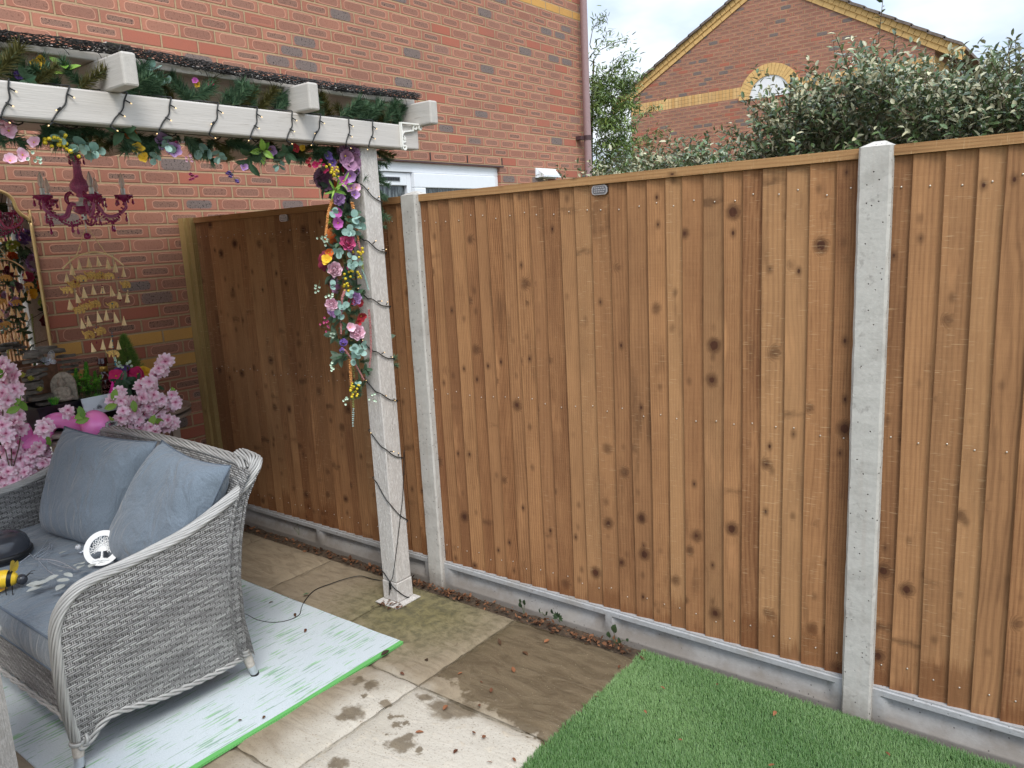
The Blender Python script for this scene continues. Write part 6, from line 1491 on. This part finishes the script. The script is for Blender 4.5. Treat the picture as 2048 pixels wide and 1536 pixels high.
# trough of plastic greenery
t = thing('greenery_trough', 'black trough of bright green plastic shrubs in the middle of the table', 'planter', (.30, -.75, TZ))
b = MB(); tub(b, .20, .40, -.84, -.66, TZ+.001, .925, .012); b.build('box', M['plastic_black'], t)
rg = random.Random(31); b = MB()
for px, py, h, nb_, w_ in ((172, 728, .13, 420, .024), (152, 740, .10, 200, .016), (190, 745, .09, 160, .018)):
    p0 = at(px+4, 792, 'X', .27); top = at(px, py, 'X', .27)
    for k in range(nb_):
        tt = rg.random(); c_ = p0.lerp(top, tt); a = rg.uniform(0, 6.28); rr = w_*(1-tt)**.7; q_ = c_+Vector((math.cos(a), math.sin(a), 0))*rr*rg.random(); b._a = rg.random(); leaf_blade(b, q_, (math.cos(a)*.5, math.sin(a)*.5, .9), (math.cos(a), math.sin(a), 0), .016, .007, .2, .1)
b.build('upright_sprays', M['moss_green'], t)
b = MB()
for k in range(64):
    px, py = rg.uniform(148, 202), rg.uniform(752, 785); c_ = at(px, py, 'X', rg.uniform(.27, .37)); b.tube([Vector((c_.x*.9+.03, c_.y, .925)), c_], .001, 3, 1, False)
    for j in range(11): a = j*2.4; el = rg.uniform(-.2, 1.3); b._a = rg.uniform(.3, 1); leaf_blade(b, c_, (math.cos(a)*math.cos(el), math.sin(a)*math.cos(el), math.sin(el)), (0, 0, 1), .019, .008, .2, .1)
b.build('bushy_sprays', [M['succ'] if False else M['moss_green'], M['stem']], t)
b = MB()
for k in range(16): 
    c_ = at(rg.uniform(160, 215), rg.uniform(786, 793), 'X', .37); c_.z = .925; slab_r = rg.uniform(.008, .016); b.sphere(c_, (slab_r, slab_r*1.3, slab_r*.55), 7, 5)
b.build('pebbles', M['statue'], t)
pp_ = at(193, 785, 'X', .385); pp_.z = .926; tuft('grass_tuft', 'bright green plastic grass tuft on the trough beside the ruby bottle', pp_, 120, .045, 'moss_green')
# bottle
bp = Vector((.135, at(212, 770, 'X', .135).y, TZ)); t = thing('gin_bottle', 'dark ruby glass bottle with a gold neck band on the table', 'bottle', bp)
s_ = 1.0; b = MB(); b.lathe([(.040, .0005), (.047, .006), (.048, .02), (.048, .158), (.046, .172), (.038, .186), (.026, .197), (.0205, .206), (.0195, .245), (.0195, .252)], bp, 28); b.build('body', M['bottle'], t, smooth=True, sharp=50)
b = MB(); b.lathe([(.0200, .212), (.0210, .213), (.0210, .240), (.0200, .241)], bp, 24); b.build('neck_band', M['gold_foil'], t, smooth=True)
b = MB(); b.lathe([(.0205, .2525), (.026, .254), (.0265, .260), (.024, .264), (.0245, .282), (.023, .286), (.002, .287)], bp, 24); b.build('stopper', M['bottle'], t, smooth=True, sharp=40)
dn = Vector((CAM_POS[0]-bp.x, CAM_POS[1]-bp.y, 0)).normalized()
for body, z in (('VERY', .135), ('PINK', .108)):
    me = text_mesh(body, .026, M['label_ink'], .0003); o = inst('lettering', me, t, bp+dn*.0485+Vector((0, 0, z))); o.rotation_euler = (R(90), 0, math.atan2(dn.y, dn.x)+R(90))
# sign with lotus and a letter
TL, TR, BR_, BL_ = at(163, 798, 'X', .47), at(234, 784, 'X', .455), at(238, 820, 'X', .48), at(168, 834, 'X', .495)
sg = thing('wooden_sign', 'pale blue wooden sign with a dark letter D and a lotus outline behind the blossoms', 'sign', (TL+BR_)/2)
ux = (TR-TL).normalized(); uy = (TL-BL_); uy = (uy-ux*uy.dot(ux)).normalized(); un = ux.cross(uy); W0, H0 = (TR-TL).length, .085; O = TL-uy*H0
Ms = Matrix(((ux.x, uy.x, un.x, O.x), (ux.y, uy.y, un.y, O.y), (ux.z, uy.z, un.z, O.z), (0, 0, 0, 1)))
b = MB(); b.box(0, W0, 0, H0, -.010, 0, 0, Ms); b.build('board', M['sign_wood'], sg)
me = text_mesh('D', .062, M['ink'], .0004, .18); o = bpy.data.objects.new('lettering', me); COL.objects.link(o); o.parent = sg; mm = Ms @ Matrix.Translation((W0*.74, H0*.50, .0008)); mm.translation = mm.translation-Vector(sg.location); o.matrix_local = mm
b = MB()
for k in range(7):
    a = R(90+(k-3)*24); L_ = .020-.0022*abs(k-3); d = Vector((math.cos(a), math.sin(a), 0)); s_ = Vector((-d.y, d.x, 0)); c_ = Vector((W0*.40, H0*.28, .0012))
    b.tube([Ms @ (c_+d*L_*.25), Ms @ (c_+d*L_*.6+s_*.0042), Ms @ (c_+d*L_), Ms @ (c_+d*L_*.6-s_*.0042), Ms @ (c_+d*L_*.25)], .0006, 4)
b.tube([Ms @ Vector((W0*.40-.014, H0*.30, .0012)), Ms @ Vector((W0*.40, H0*.27, .0012)), Ms @ Vector((W0*.40+.014, H0*.30, .0012))], .0006, 4); b.build('lotus_outline', M['ink'], sg)
b = MB(); b.sphere(Ms @ Vector((W0*.24, H0*.30, .0006)), .0026, 8, 5); b.build('nail_hole', M['ink'], sg)
# pink felt cone
cb_ = at(228, 787, 'X', .385); cb_.z = .926; t = thing('felt_cone', 'hot pink felt cone ornament with a white base band beside the bottle', 'ornament', cb_)
b = MB(); pr = [(.030-.028*k/14+(.0012 if k % 2 else 0), .006+.078*k/14) for k in range(15)]; b.lathe(pr, cb_, 20); b.build('cone', M['pink_cone'], t, smooth=True)
b = MB(); b.lathe([(.031, .0), (.032, .001), (.032, .0055), (.03, .0058)], cb_, 20); b.build('base_band', M['p_blossom'], t)
# flower pot
pc = Vector((.30, at(263, 790, 'X', .30).y, TZ)); t = thing('flower_pot', 'dark green pot of cerise and yellow silk flowers on the right of the table', 'flower pot', pc)
b = MB(); b.lathe([(.062, .0005), (.066, .01), (.085, .128), (.092, .130), (.092, .146), (.084, .147), (.080, .13)], pc, 28); b.build('pot', M['pot_green'], t, smooth=True, sharp=40)
rg = random.Random(21)
def PF(px, py, me, sp=.4, sc=1.0, dx=0.0): return inst(me.name.split('.')[0], me, t, at(px, py, 'X', .33+dx), face_rot(nrm_to(TOCAM+Vector((0, 0, .25)), sp, rg), rg.uniform(0, 6)), sc)
for k, (px, py, pet, kind, r) in enumerate([(240, 762, 'cerise', 'c', .042), (232, 752, 'cerise', 'd', .04), (247, 755, 'cerise', 'd', .04), (268, 752, 'cerise', 'c', .045), (276, 748, 'cerise', 'd', .045), (262, 748, 'cerise', 'd', .04), (258, 757, 'magenta', 'd', .035), (284, 755, 'cerise', 'd', .03), (288, 746, 'yellow', 'd', .035), (296, 755, 'yellow', 'd', .035), (303, 762, 'yellow', 'd', .03), (308, 768, 'yellow', 'd', .026), (236, 742, 'violet', 'c', .022), (245, 738, 'violet', 'c', .022), (252, 736, 'violet', 'c', .02), (230, 732, 'white_mint', 's', 1), (238, 730, 'white_mint', 's', 1), (246, 732, 'white_mint', 's', .8)]):
    PF(px, py, kit('blossom_cluster', m_cluster, pet, r, 14, k) if kind == 'c' else kit('flower', m_daisy, pet, r, 7, k, .3, .7) if kind == 'd' else kit('flower_sprig', m_sprig, pet, k, 6, .05, .009), .4, 1.0, rg.uniform(-.03, .03))
for k in range(12): PF(rg.uniform(235, 305), rg.uniform(765, 785), kit('leaf_sprig', m_leaves, k % 3, 5, .05, .03, 'dark_leaf'), .8, 1.1, rg.uniform(-.04, .04))
# little conifer
cc = at(262, 740, 'X', .13); cc.z = .83; t = thing('conifer', 'small feathery green conifer in front of the brick wall behind the flower pot', 'conifer', (cc.x, cc.y, TZ))
b = MB(); b.lathe([(.05, .0005), (.06, .12), (.062, .12), (.062, .13), (.055, .13)], (cc.x, cc.y, TZ), 20); b.build('pot', M['plastic_black'], t, smooth=True, sharp=40)
b = MB(); rg = random.Random(6)
zt_ = at(250, 672, 'X', .13).z; zb_ = .96
for k in range(1500):
    tt = rg.random()**1.25; z = zb_+(zt_-zb_)*tt; rr = .078*(1-tt)**.75*(.8+.35*rg.random()); a = rg.uniform(0, 6.28); d = Vector((math.cos(a)*.55, math.sin(a)*.55, .85)).normalized(); c_ = Vector((cc.x-.02*tt, cc.y-.005*tt, z))+Vector((math.cos(a), math.sin(a), 0))*rr*rg.uniform(.45, 1); L_ = rg.uniform(.012, .03); s_ = d.orthogonal().normalized()*.0011; b._a = rg.random()
    for e in (-.5, 0, .5):
        d2 = (d+d.orthogonal()*e).normalized(); b._add([c_-s_, c_+s_, c_+d2*L_], [(0, 1, 2)])
b.build('foliage', M['conifer'], t)
b = MB(); b.tube([(cc.x, cc.y, .94), (cc.x-.02, cc.y-.005, zt_-.05)], .004, 5); b.build('stem', M['twig'], t)

# ================================================================ artificial blossom sprays
def m_blossom(seed=0, r=.03):
    rg = random.Random(seed); b = MB()
    for L_, n in ((0, 5), (1, 4)):
        for k in range(n):
            b._a = rg.random(); a = 2*math.pi*k/n+L_*.7+rg.uniform(-.15, .15); t_ = R(rg.uniform(-8, 22)+24*L_); d = Vector((math.cos(a)*math.cos(t_), math.sin(a)*math.cos(t_), math.sin(t_))); s_ = Vector((-math.sin(a), math.cos(a), 0)); nn = d.cross(s_)*-1; ln = r*(1-.28*L_)*rg.uniform(.85, 1.12); wd = r*(.50-.10*L_); cv = rg.uniform(-.3, .45); ph = rg.uniform(0, 6)
            def fn(u, v):
                x = 2*u-1; w_ = wd*math.sin(math.pi*min(.86, .10+.70*v))**.8*x; tt = v*(1-.20*math.exp(-(x/.28)**2)*v*v)
                return Vector((0, 0, .003*L_))+d*(ln*tt)+s_*w_+nn*(ln*cv*v*v+.10*ln*math.sin(5*x+ph)*v+.18*wd*x*x)
            b.grid(fn, 6, 4)
    for k in range(7): a = k*.9; b.tube([(0, 0, .001), (math.cos(a)*r*.12, math.sin(a)*r*.12, r*.26)], .0006, 3, 1, False); b.sphere((math.cos(a)*r*.12, math.sin(a)*r*.12, r*.27), .0012, 4, 3, 1)
    return b.mesh('blossom', [M['p_blossom'], M['p_rose_pink']], smooth=True)
BM = [m_blossom(k, .033) for k in range(5)]
me_bl = None
def spray(label, loc, spots, stems, seed, x, leaves=()):
    rg = random.Random(seed); t = thing('blossom_spray', label, 'silk flowers', loc, 'sprays of pink silk blossom')
    b = MB()
    for s_ in stems: b.tube(smooth_path([at(px, py, 'X', x) for px, py in s_], 6), .0026, 5)
    b.build('branches', M['twig'], t)
    for k, (px, py) in enumerate(spots):
        p = at(px, py, 'X', x+rg.uniform(-.05, .05)); inst('blossom', BM[k % 5], t, p, face_rot(nrm_to(TOCAM+Vector((0, 0, .35)), .75, rg), rg.uniform(0, 6)), rg.uniform(.95, 1.35))
    b = MB()
    for px, py, dx, dy in leaves:
        p = at(px, py, 'X', x+.03); b._a = rg.random(); leaf_blade(b, p, at(px+dx, py+dy, 'X', x+.04)-p, TOCAM, .062, .034, .15, .15)
    b.build('leaves', M['lime_leaf'], t); return t
rg = random.Random(77)
ls = [(4, 728), (18, 738), (6, 748), (28, 752), (10, 765), (24, 770), (5, 785), (18, 792), (30, 778), (8, 808), (28, 800), (20, 818), (6, 825), (38, 830), (15, 838), (30, 845), (5, 850), (20, 858), (42, 858), (30, 872), (8, 872), (18, 885), (38, 885), (52, 900), (28, 905), (8, 900), (60, 915), (42, 918), (20, 922), (5, 930), (68, 905), (78, 895), (86, 888), (90, 905), (70, 925), (55, 932), (36, 938), (16, 945), (3, 958), (75, 940), (60, 952), (44, 955), (28, 962), (12, 972), (88, 925), (95, 918), (24, 950), (50, 945), (14, 800), (12, 868), (35, 862), (84, 868), (92, 862)]
spray('pink silk blossom spray behind the left arm of the sofa', at(30, 960, 'X', .44), ls, [[(25, 960), (22, 880), (20, 800), (22, 735)], [(25, 960), (8, 880), (5, 780)], [(25, 960), (60, 920), (95, 900)], [(25, 940), (40, 880), (35, 830)]], 1, .44, [(30, 812, 6, -20), (12, 826, 14, -6), (88, 868, 8, 16), (8, 690+70, -6, -12), (50, 960, -8, 14), (36, 800, 10, 12)])
rs = [(331, 722), (318, 738), (322, 730), (312, 748), (326, 742), (308, 752), (298, 765), (302, 775), (283, 772), (295, 785), (285, 795), (306, 790), (235, 792), (228, 800), (242, 800), (238, 784), (250, 806), (262, 806), (275, 808), (300, 800), (310, 802), (322, 800), (330, 805), (345, 790), (352, 805), (338, 812), (296, 815), (304, 825), (290, 828), (272, 822), (258, 822), (246, 822), (262, 836), (276, 838), (250, 845), (290, 842), (306, 840), (316, 832), (268, 852), (280, 858), (258, 862), (300, 855), (292, 866), (318, 850), (326, 862), (336, 852), (135, 822), (240, 838), (310, 862), (345, 845), (335, 840), (86, 858), (94, 850)]
spray('pink silk blossom spray draped in front of the table', at(260, 880, 'X', .585), rs, [[(260, 880), (250, 830), (240, 800)], [(260, 880), (290, 820), (300, 780), (320, 735)], [(260, 880), (310, 830), (350, 795)], [(260, 880), (200, 845), (150, 815)], [(260, 880), (310, 860), (340, 850)]], 2, .585, [(226, 802, 3, -14), (208, 818, 18, -6), (266, 800, 2, 14), (350, 796, -4, -14), (158, 812, 4, 12), (172, 826, -12, 6), (150, 845, 14, -4), (328, 846, -12, -4), (300, 852, 4, -10), (218, 832, 4, 12)])
# ================================================================ pink balloon flamingo on the back of the sofa
fy = -.885; ft = thing('balloon_flamingo', 'pink balloon flamingo lying along the back of the sofa', 'balloon', at(150, 850, 'Y', fy))
b = MB(); hc = at(191, 849, 'Y', fy); b.sphere((0, 0, 0), (.073, .062, .068), 24, 16)
b.v = [tuple(Vector((x+(.012*(x/.073)**2), y, z*(1-.12*x/.073)))+hc) for x, y, z in b.v]; b.build('head', M['flamingo'], ft, smooth=True)
b = MB(); npth = smooth_path([at(170, 856, 'Y', fy-.01), at(152, 848, 'Y', fy-.045), at(130, 841, 'Y', fy-.085), at(108, 842, 'Y', fy-.12), at(92, 856, 'Y', fy-.15), at(84, 876, 'Y', fy-.18), at(70, 886, 'Y', fy-.21), at(52, 880, 'Y', fy-.235), at(44, 862, 'Y', fy-.25), at(36, 845, 'Y', fy-.26)], 6)
nr_ = [.024+.014*min(1, i/8)+.010*math.exp(-((i-36)/9)**2) for i in range(len(npth))]; nr_[-1] = .010; nr_[-2] = .018; nr_[-3] = .024; nr_[0] = .016; b.tube(npth, nr_, 18); b.build('neck', M['flamingo'], ft, smooth=True)
# ================================================================ vegetation behind the fence
def leaf_cloud(P, D, N, ln, wd, fold=.22, bend=.2):
    """arrays of leaf bases, directions, normals -> verts (n,7,3)"""
    n = len(P); D = D/np.linalg.norm(D, axis=1)[:, None]; N = N-D*np.sum(N*D, 1)[:, None]; N = N/np.maximum(1e-6, np.linalg.norm(N, axis=1))[:, None]; S = np.cross(D, N)
    V = np.zeros((n, 8, 3)); ln = ln[:, None]; wd = wd[:, None]; V[:, 0] = P
    for o_, t_, w_ in ((1, .28, .84), (4, .66, .80)):
        m_ = P+D*ln*t_-N*ln*bend*t_*t_; V[:, o_] = m_-S*wd*.5*w_+N*wd*fold*w_; V[:, o_+1] = m_; V[:, o_+2] = m_+S*wd*.5*w_+N*wd*fold*w_
    V[:, 7] = P+D*ln-N*ln*bend
    return V
def leaf_obj(name, V, rnd, mat, parent, org):
    n = len(V); me = bpy.data.meshes.new(name); me.vertices.add(n*8); me.vertices.foreach_set('co', (V-np.array(org)).reshape(-1).astype(np.float32))
    loops = ((np.arange(n)*8)[:, None]+np.array([[0, 2, 1, 0, 3, 2, 1, 2, 5, 1, 5, 4, 2, 3, 6, 2, 6, 5, 4, 5, 7, 5, 6, 7]])).reshape(-1).astype(np.int32)
    me.loops.add(len(loops)); me.loops.foreach_set('vertex_index', loops); me.polygons.add(n*8); me.polygons.foreach_set('loop_start', (np.arange(n*8)*3).astype(np.int32))
    try: me.polygons.foreach_set('loop_total', np.full(n*8, 3, np.int32))
    except Exception: pass
    ca = me.attributes.new('rnd', 'FLOAT', 'POINT'); ca.data.foreach_set('value', np.repeat(rnd, 8).astype(np.float32))
    me.materials.append(M[mat]); me.update(calc_edges=True); me.validate(); o = bpy.data.objects.new(name, me); COL.objects.link(o); o.parent = parent; return o
def hedge_top(x):      # crown height along the hedge (x in metres)
    return np.interp(x, [1.2, 1.9, 2.45, 2.7, 2.95, 3.12, 3.26, 3.42, 3.7, 4.0, 4.4, 5.2, 6.0], [1.70, 1.74, 1.79, 1.83, 1.82, 1.83, 1.98, 2.11, 2.06, 1.99, 1.95, 1.93, 1.93])
hs = np.random.RandomState(5)
def hedge(name, label, x0, x1, y0, y1, nsh, seed, young=.14):
    hs = np.random.RandomState(seed); t = thing(name, label, 'hedge', ((x0+x1)/2, (y0+y1)/2, 0))
    Ps, Ds, Ns, Ls, Ws, Yg, tw = [], [], [], [], [], [], MB()
    for k in range(nsh):
        x = hs.uniform(x0, x1); y = y0+(y1-y0)*hs.uniform(0, 1)**1.3; tp = hedge_top(x)-.10*abs(y-(y0+.35))+.05*math.sin(x*17+seed)+.04*math.sin(x*41)
        z = tp-(tp-.9)*hs.uniform(0, 1)**2.0-.03; top = z > tp-.30
        d = np.array([hs.normal(0, .45), hs.normal(-.25, .4), hs.uniform(.25, 1.1) if top else hs.uniform(-.3, .8)]); d /= np.linalg.norm(d)
        L_ = hs.uniform(.10, .24); nl = int(L_/.0125); p0 = np.array([x, y, z])
        if hs.rand() < .35: tw.tube([p0-d*.05, p0+d*L_*.5, p0+d*L_+np.array([0, 0, -.01])], .0016, 3, 0, False)
        for j in range(nl):
            tt = (j+.5)/nl; a = j*2.4+hs.rand(); o_ = np.cross(d, [0, 0, 1.0]); o_ /= max(1e-6, np.linalg.norm(o_)); o2 = np.cross(d, o_); rad = o_*math.cos(a)+o2*math.sin(a)
            ld = rad*.8+d*.75; Ps.append(p0+d*L_*tt); Ds.append(ld); Ns.append(d*.9-rad*.4+np.array([0, 0, .5])+hs.normal(0, .25, 3)); Ls.append(hs.uniform(.026, .044)*(1-.25*tt)); Ws.append(hs.uniform(.011, .017)); Yg.append(top and hs.rand() < young*2.2 or hs.rand() < young*.4)
    # long whippy shoots
    for k in range(int(8*(x1-x0))):
        x = hs.uniform(x0, x1); y = hs.uniform(y0, y0+.5); z = hedge_top(x)-.05; d = np.array([hs.normal(0, .28), hs.normal(0, .15), 1.0]); L_ = hs.uniform(.10, .30) if x < 3.55 else hs.uniform(.15, .50); p0 = np.array([x, y, z]); c_ = hs.normal(0, .12); pts = [p0+d*L_*q_+np.array([c_*q_*q_*L_*2, 0, 0]) for q_ in (0, .33, .66, 1)]; tw.tube(pts, [.0022, .0018, .0013, .0008], 4, 0, False)
        for j in range(int(L_/.018)):
            tt = (j+.5)/int(L_/.018+1); a = j*2.4; rad = np.array([math.cos(a), math.sin(a), .55]); Ps.append(p0+d*L_*tt+np.array([c_*tt*tt*L_*2, 0, 0])); Ds.append(rad); Ns.append(np.array([0, 0, 1.0])+hs.normal(0, .3, 3)); Ls.append(hs.uniform(.02, .042)); Ws.append(hs.uniform(.009, .016)); Yg.append(hs.rand() < .45)
    P, D, N, L_, W1 = map(np.array, (Ps, Ds, Ns, Ls, Ws)); yg = np.array(Yg, bool); V = leaf_cloud(P, D, N, L_, W1); rn = hs.uniform(.01, 1, len(P)); org = t.location
    leaf_obj('leaves', V[~yg], rn[~yg], 'hedge_leaf', t, org); leaf_obj('young_leaves', V[yg], rn[yg], 'young_leaf', t, org)
    for k in range(int(6*(x1-x0))):
        x = x0+(x1-x0)*(k+.5)/int(6*(x1-x0)); pts = [(x, y0+.4, -.05), (x+hs.normal(0, .05), y0+.4, .8), (x+hs.normal(0, .12), y0+.35+hs.normal(0, .1), hedge_top(x)-.25)]; tw.tube(pts, [.022, .015, .005], 6)
    tw.build('branches', M['twig'], t); return t
hedge('evergreen_hedge', 'dark glossy evergreen hedge with pale shoot tips rising behind the middle and right fence panels', 2.50, 5.7, .55, 1.75, 12500, 3)
hedge('low_shrub', 'lower dark shrub behind the fence beside the end of the brick house', 2.12, 2.55, .75, 1.5, 700, 9, .08)
# slender tree at the corner of the house
t = thing('slender_tree', 'slender tree with narrow drooping light green leaves beside the corner of the brick house', 'tree', (-.5, 5.9, 0))
hs = np.random.RandomState(14); tw = MB(); Ps, Ds, Ns, Ls, Ws = [], [], [], [], []
tw.tube([(-.9, 5.9, -.05), (-.85, 5.85, 1.5), (-.72, 5.75, 2.8), (-.62, 5.7, 3.6)], [.06, .045, .025, .008], 8)
for k in range(140):
    z0_ = hs.uniform(1.2, 3.35); p0 = np.array([-.9+.08*z0_+hs.normal(0, .08), 5.85+hs.normal(0, .3), z0_]); reach = np.interp(z0_, [1.2, 2.2, 2.7, 3.0, 3.4], [1.0, .95, .62, .45, .45])
    a = hs.uniform(-1.2, 1.0); d = np.array([math.cos(a)*reach, math.sin(a)*reach*.8-.1, hs.uniform(.1, .55)])*hs.uniform(.5, 1.05); dr = hs.uniform(.05, .30); pts = [p0+d*q_+np.array([0, 0, -dr*q_*q_]) for q_ in (0, .25, .5, .75, 1)]; tw.tube(pts, [.007, .005, .004, .0025, .001], 4, 0, False)
    for j in range(64):
        q_ = hs.uniform(.25, 1.02); p = p0+d*q_+np.array([0, 0, -dr*q_*q_])+hs.normal(0, .035, 3); rad = hs.normal(0, 1, 3); Ps.append(p); Ds.append(rad*.8+d/np.linalg.norm(d)*.7+np.array([0, 0, -.25])); Ns.append(np.array([0, 0, 1.0])+hs.normal(0, .5, 3)); Ls.append(hs.uniform(.05, .095)); Ws.append(hs.uniform(.012, .022))
# the airy top sprig against the sky
for (px0, py0, px1, py1) in ((1200, 100, 1262, 78), (1185, 60, 1208, 32), (1190, 130, 1235, 165), (1195, 190, 1260, 205)):
    A_ = np.array(at(px0, py0, 'Y', 5.7)); B_ = np.array(at(px1, py1, 'Y', 5.6)); c0_ = np.array([-.68, 5.72, A_[2]-.15]); tw.tube([c0_, A_, (A_+B_)/2+np.array([0, 0, .02]), B_], [.006, .004, .003, .001], 4, 0, False)
    for j in range(70):
        q_ = hs.uniform(.15, 1.05); p = A_*(1-q_)+B_*q_+hs.normal(0, .03, 3); Ps.append(p); Ds.append(hs.normal(0, .7, 3)+(B_-A_)*1.2+np.array([0, 0, .3])); Ns.append(hs.normal(0, .6, 3)+np.array([0, 0, .6])); Ls.append(hs.uniform(.045, .08)); Ws.append(hs.uniform(.010, .017))
P, D, N, L_, W1 = map(np.array, (Ps, Ds, Ns, Ls, Ws)); leaf_obj('crown', leaf_cloud(P, D, N, L_, W1, .15, .25), hs.uniform(.01, 1, len(P)), 'tree_leaf', t, t.location); tw.build('trunk', M['twig'], t)

# ================================================================ weeds, litter and fallen leaves
rg = random.Random(41)
def weed(label, base, spec, mat='weed'):
    t = thing('weed', label, 'weed', base, 'weeds along the gravel boards'); b = MB()
    for (dx, dz, kind, ln, wd) in spec:
        tip = base+Vector((dx, -.012+rg.uniform(-.01, .01), dz)); b.tube([base, base.lerp(tip, .6)+Vector((dx*.1, 0, .01)), tip], .0014, 4, 1, False)
        if kind == 'palm':
            for k in range(9): a = R(-20+k*27.5); b._a = rg.random(); leaf_blade(b, tip, (math.cos(a), -.25, math.sin(a)), (0, -1, .2), ln, wd, .1, .1)
        else: b._a = rg.random(); leaf_blade(b, tip, (dx*6+rg.uniform(-.3, .3), -.3, .8), (0, -1, .3), ln, wd, .15, .2)
    b.build('foliage', [M[mat], M['stem']], t); return t
wb = lambda px, py: at(px, py, 'Y', -.03)
for px, py, lab, sp in ((1048, 1228, 'small dark weed with two broad leaves in front of the middle gravel board', [(0, .035, 'l', .028, .02), (-.012, .05, 'l', .022, .016), (.012, .05, 'l', .03, .02)]), (1120, 1245, 'palmate weed with finger shaped leaflets in front of the middle gravel board', [(0, .028, 'palm', .028, .010), (-.03, .035, 'l', .024, .014)]), (1232, 1288, 'taller dark weed with a hanging leaf near the corner of the artificial lawn', [(.004, .06, 'l', .045, .03), (-.02, .03, 'l', .03, .022), (.03, .02, 'l', .03, .016), (.05, .03, 'l', .018, .014)]), (1090, 1232, 'tiny weed with narrow leaves beside the palmate weed', [(-.01, .02, 'l', .024, .008), (.014, .012, 'l', .024, .01)]), (598, 1070, 'thin grassy weed at the foot of the shaded gravel board', [(.012, .05, 'l', .03, .003), (-.02, .03, 'l', .02, .004)])):
    weed(lab, wb(px, py), sp)
b = MB()
for k in range(640):
    x = rg.uniform(.15, 3.0); y = -.028+rg.gauss(0, .016); dens = 1.0 if 1.5 < x < 2.25 or 2.4 < x < 2.95 else .55
    if rg.random() > dens or y > .016: continue
    b._a = rg.random(); a = rg.uniform(0, 6.28); ln = rg.uniform(.008, .026); leaf_blade(b, (x, y, -.012+rg.uniform(0, .020)), (math.cos(a), math.sin(a), rg.uniform(-.1, .6)), (rg.uniform(-.6, .6), rg.uniform(-.6, .6), 1), ln, ln*rg.uniform(.4, .8), .3, rg.uniform(-.6, .6))
for k in range(46):
    x = rg.uniform(1.80, 1.93); y = rg.uniform(-.30, -.25); b._a = rg.random(); a = rg.uniform(0, 6.28); leaf_blade(b, (x, y, .007+rg.uniform(0, .008)), (math.cos(a), math.sin(a), .1), (0, .2, 1), rg.uniform(.008, .02), .008, .3, .3)
tag(b.build('leaf_litter', M['litter'], None), 'brown dead leaf litter along the foot of the fence and post', 'leaf litter', kind='stuff')
def dead(px, py, z, group, label, sz=.03, mat='dead_leaf', dirn=None):
    p = at(px, py, 'Z', z); b = MB(); b._a = rg.random(); a = rg.uniform(0, 6.28) if dirn is None else dirn; leaf_blade(b, p, (math.cos(a), math.sin(a), .12), (rg.uniform(-.3, .3), rg.uniform(-.3, .3), 1), sz, sz*rg.uniform(.35, .6), .35, rg.uniform(-.3, .4)); return tag(b.build('dead_leaf', M[mat], None), label, 'leaf', group)
for px, py, s_ in ((1088, 1285, .03), (1028, 1345, .03), (982, 1385, .022), (895, 1410, .028), (960, 1413, .022), (945, 1462, .028), (970, 1470, .026), (915, 1498, .026), (985, 1525, .02), (830, 1465, .03), (1025, 1515, .022), (1188, 1392, .02), (925, 1345, .02), (960, 1362, .014), (800, 1345, .02), (1240, 1330, .02)): dead(px, py, .004, 'dry leaves scattered on the paving', 'dry brown leaf lying on the stone paving', s_)
for px, py, s_ in ((1002, 1290, .034), (1045, 1303, .034), (855, 1322, .03), (750, 1212, .02), (1290, 1322, .03)): dead(px, py, .004, 'dark wet leaves on the paving', 'dark wet leaf stuck to the stone paving', s_, 'dark_dead')
for px, py, s_ in ((1330, 1378, .022), (1434, 1370, .016), (1552, 1422, .022), (1780, 1512, .022), (1536, 1530, .02), (1288, 1420, .016), (1365, 1480, .014)): dead(px, py, .028, 'dry leaves on the artificial lawn', 'dry orange brown leaf lying on the artificial lawn', s_)
for px, py, s_, lab, mt in ((605, 1190, .034, 'dark green leaf on the paving beside the loop of black wire', 'dark_leaf'), (590, 1226, .03, 'brown leaf inside the bend of the black wire on the rug', 'dark_dead'), (547, 1203, .024, 'dark curled leaf on the rug nearest the far edge', 'dark_dead'), (612, 1257, .030, 'reddish pointed leaf on the rug in front of the wire', 'dead_leaf'), (762, 1311, .040, 'long grey brown leaf across the green edge of the rug', 'dark_dead'), (530, 1431, .018, 'small brown leaf on the rug near its green edge', 'dark_dead'), (484, 1440, .014, 'tiny dark leaf fleck on the rug below the sofa skirt', 'dark_dead')):
    dead(px, py, .012, 'leaves on and beside the rug', lab, s_, mt)
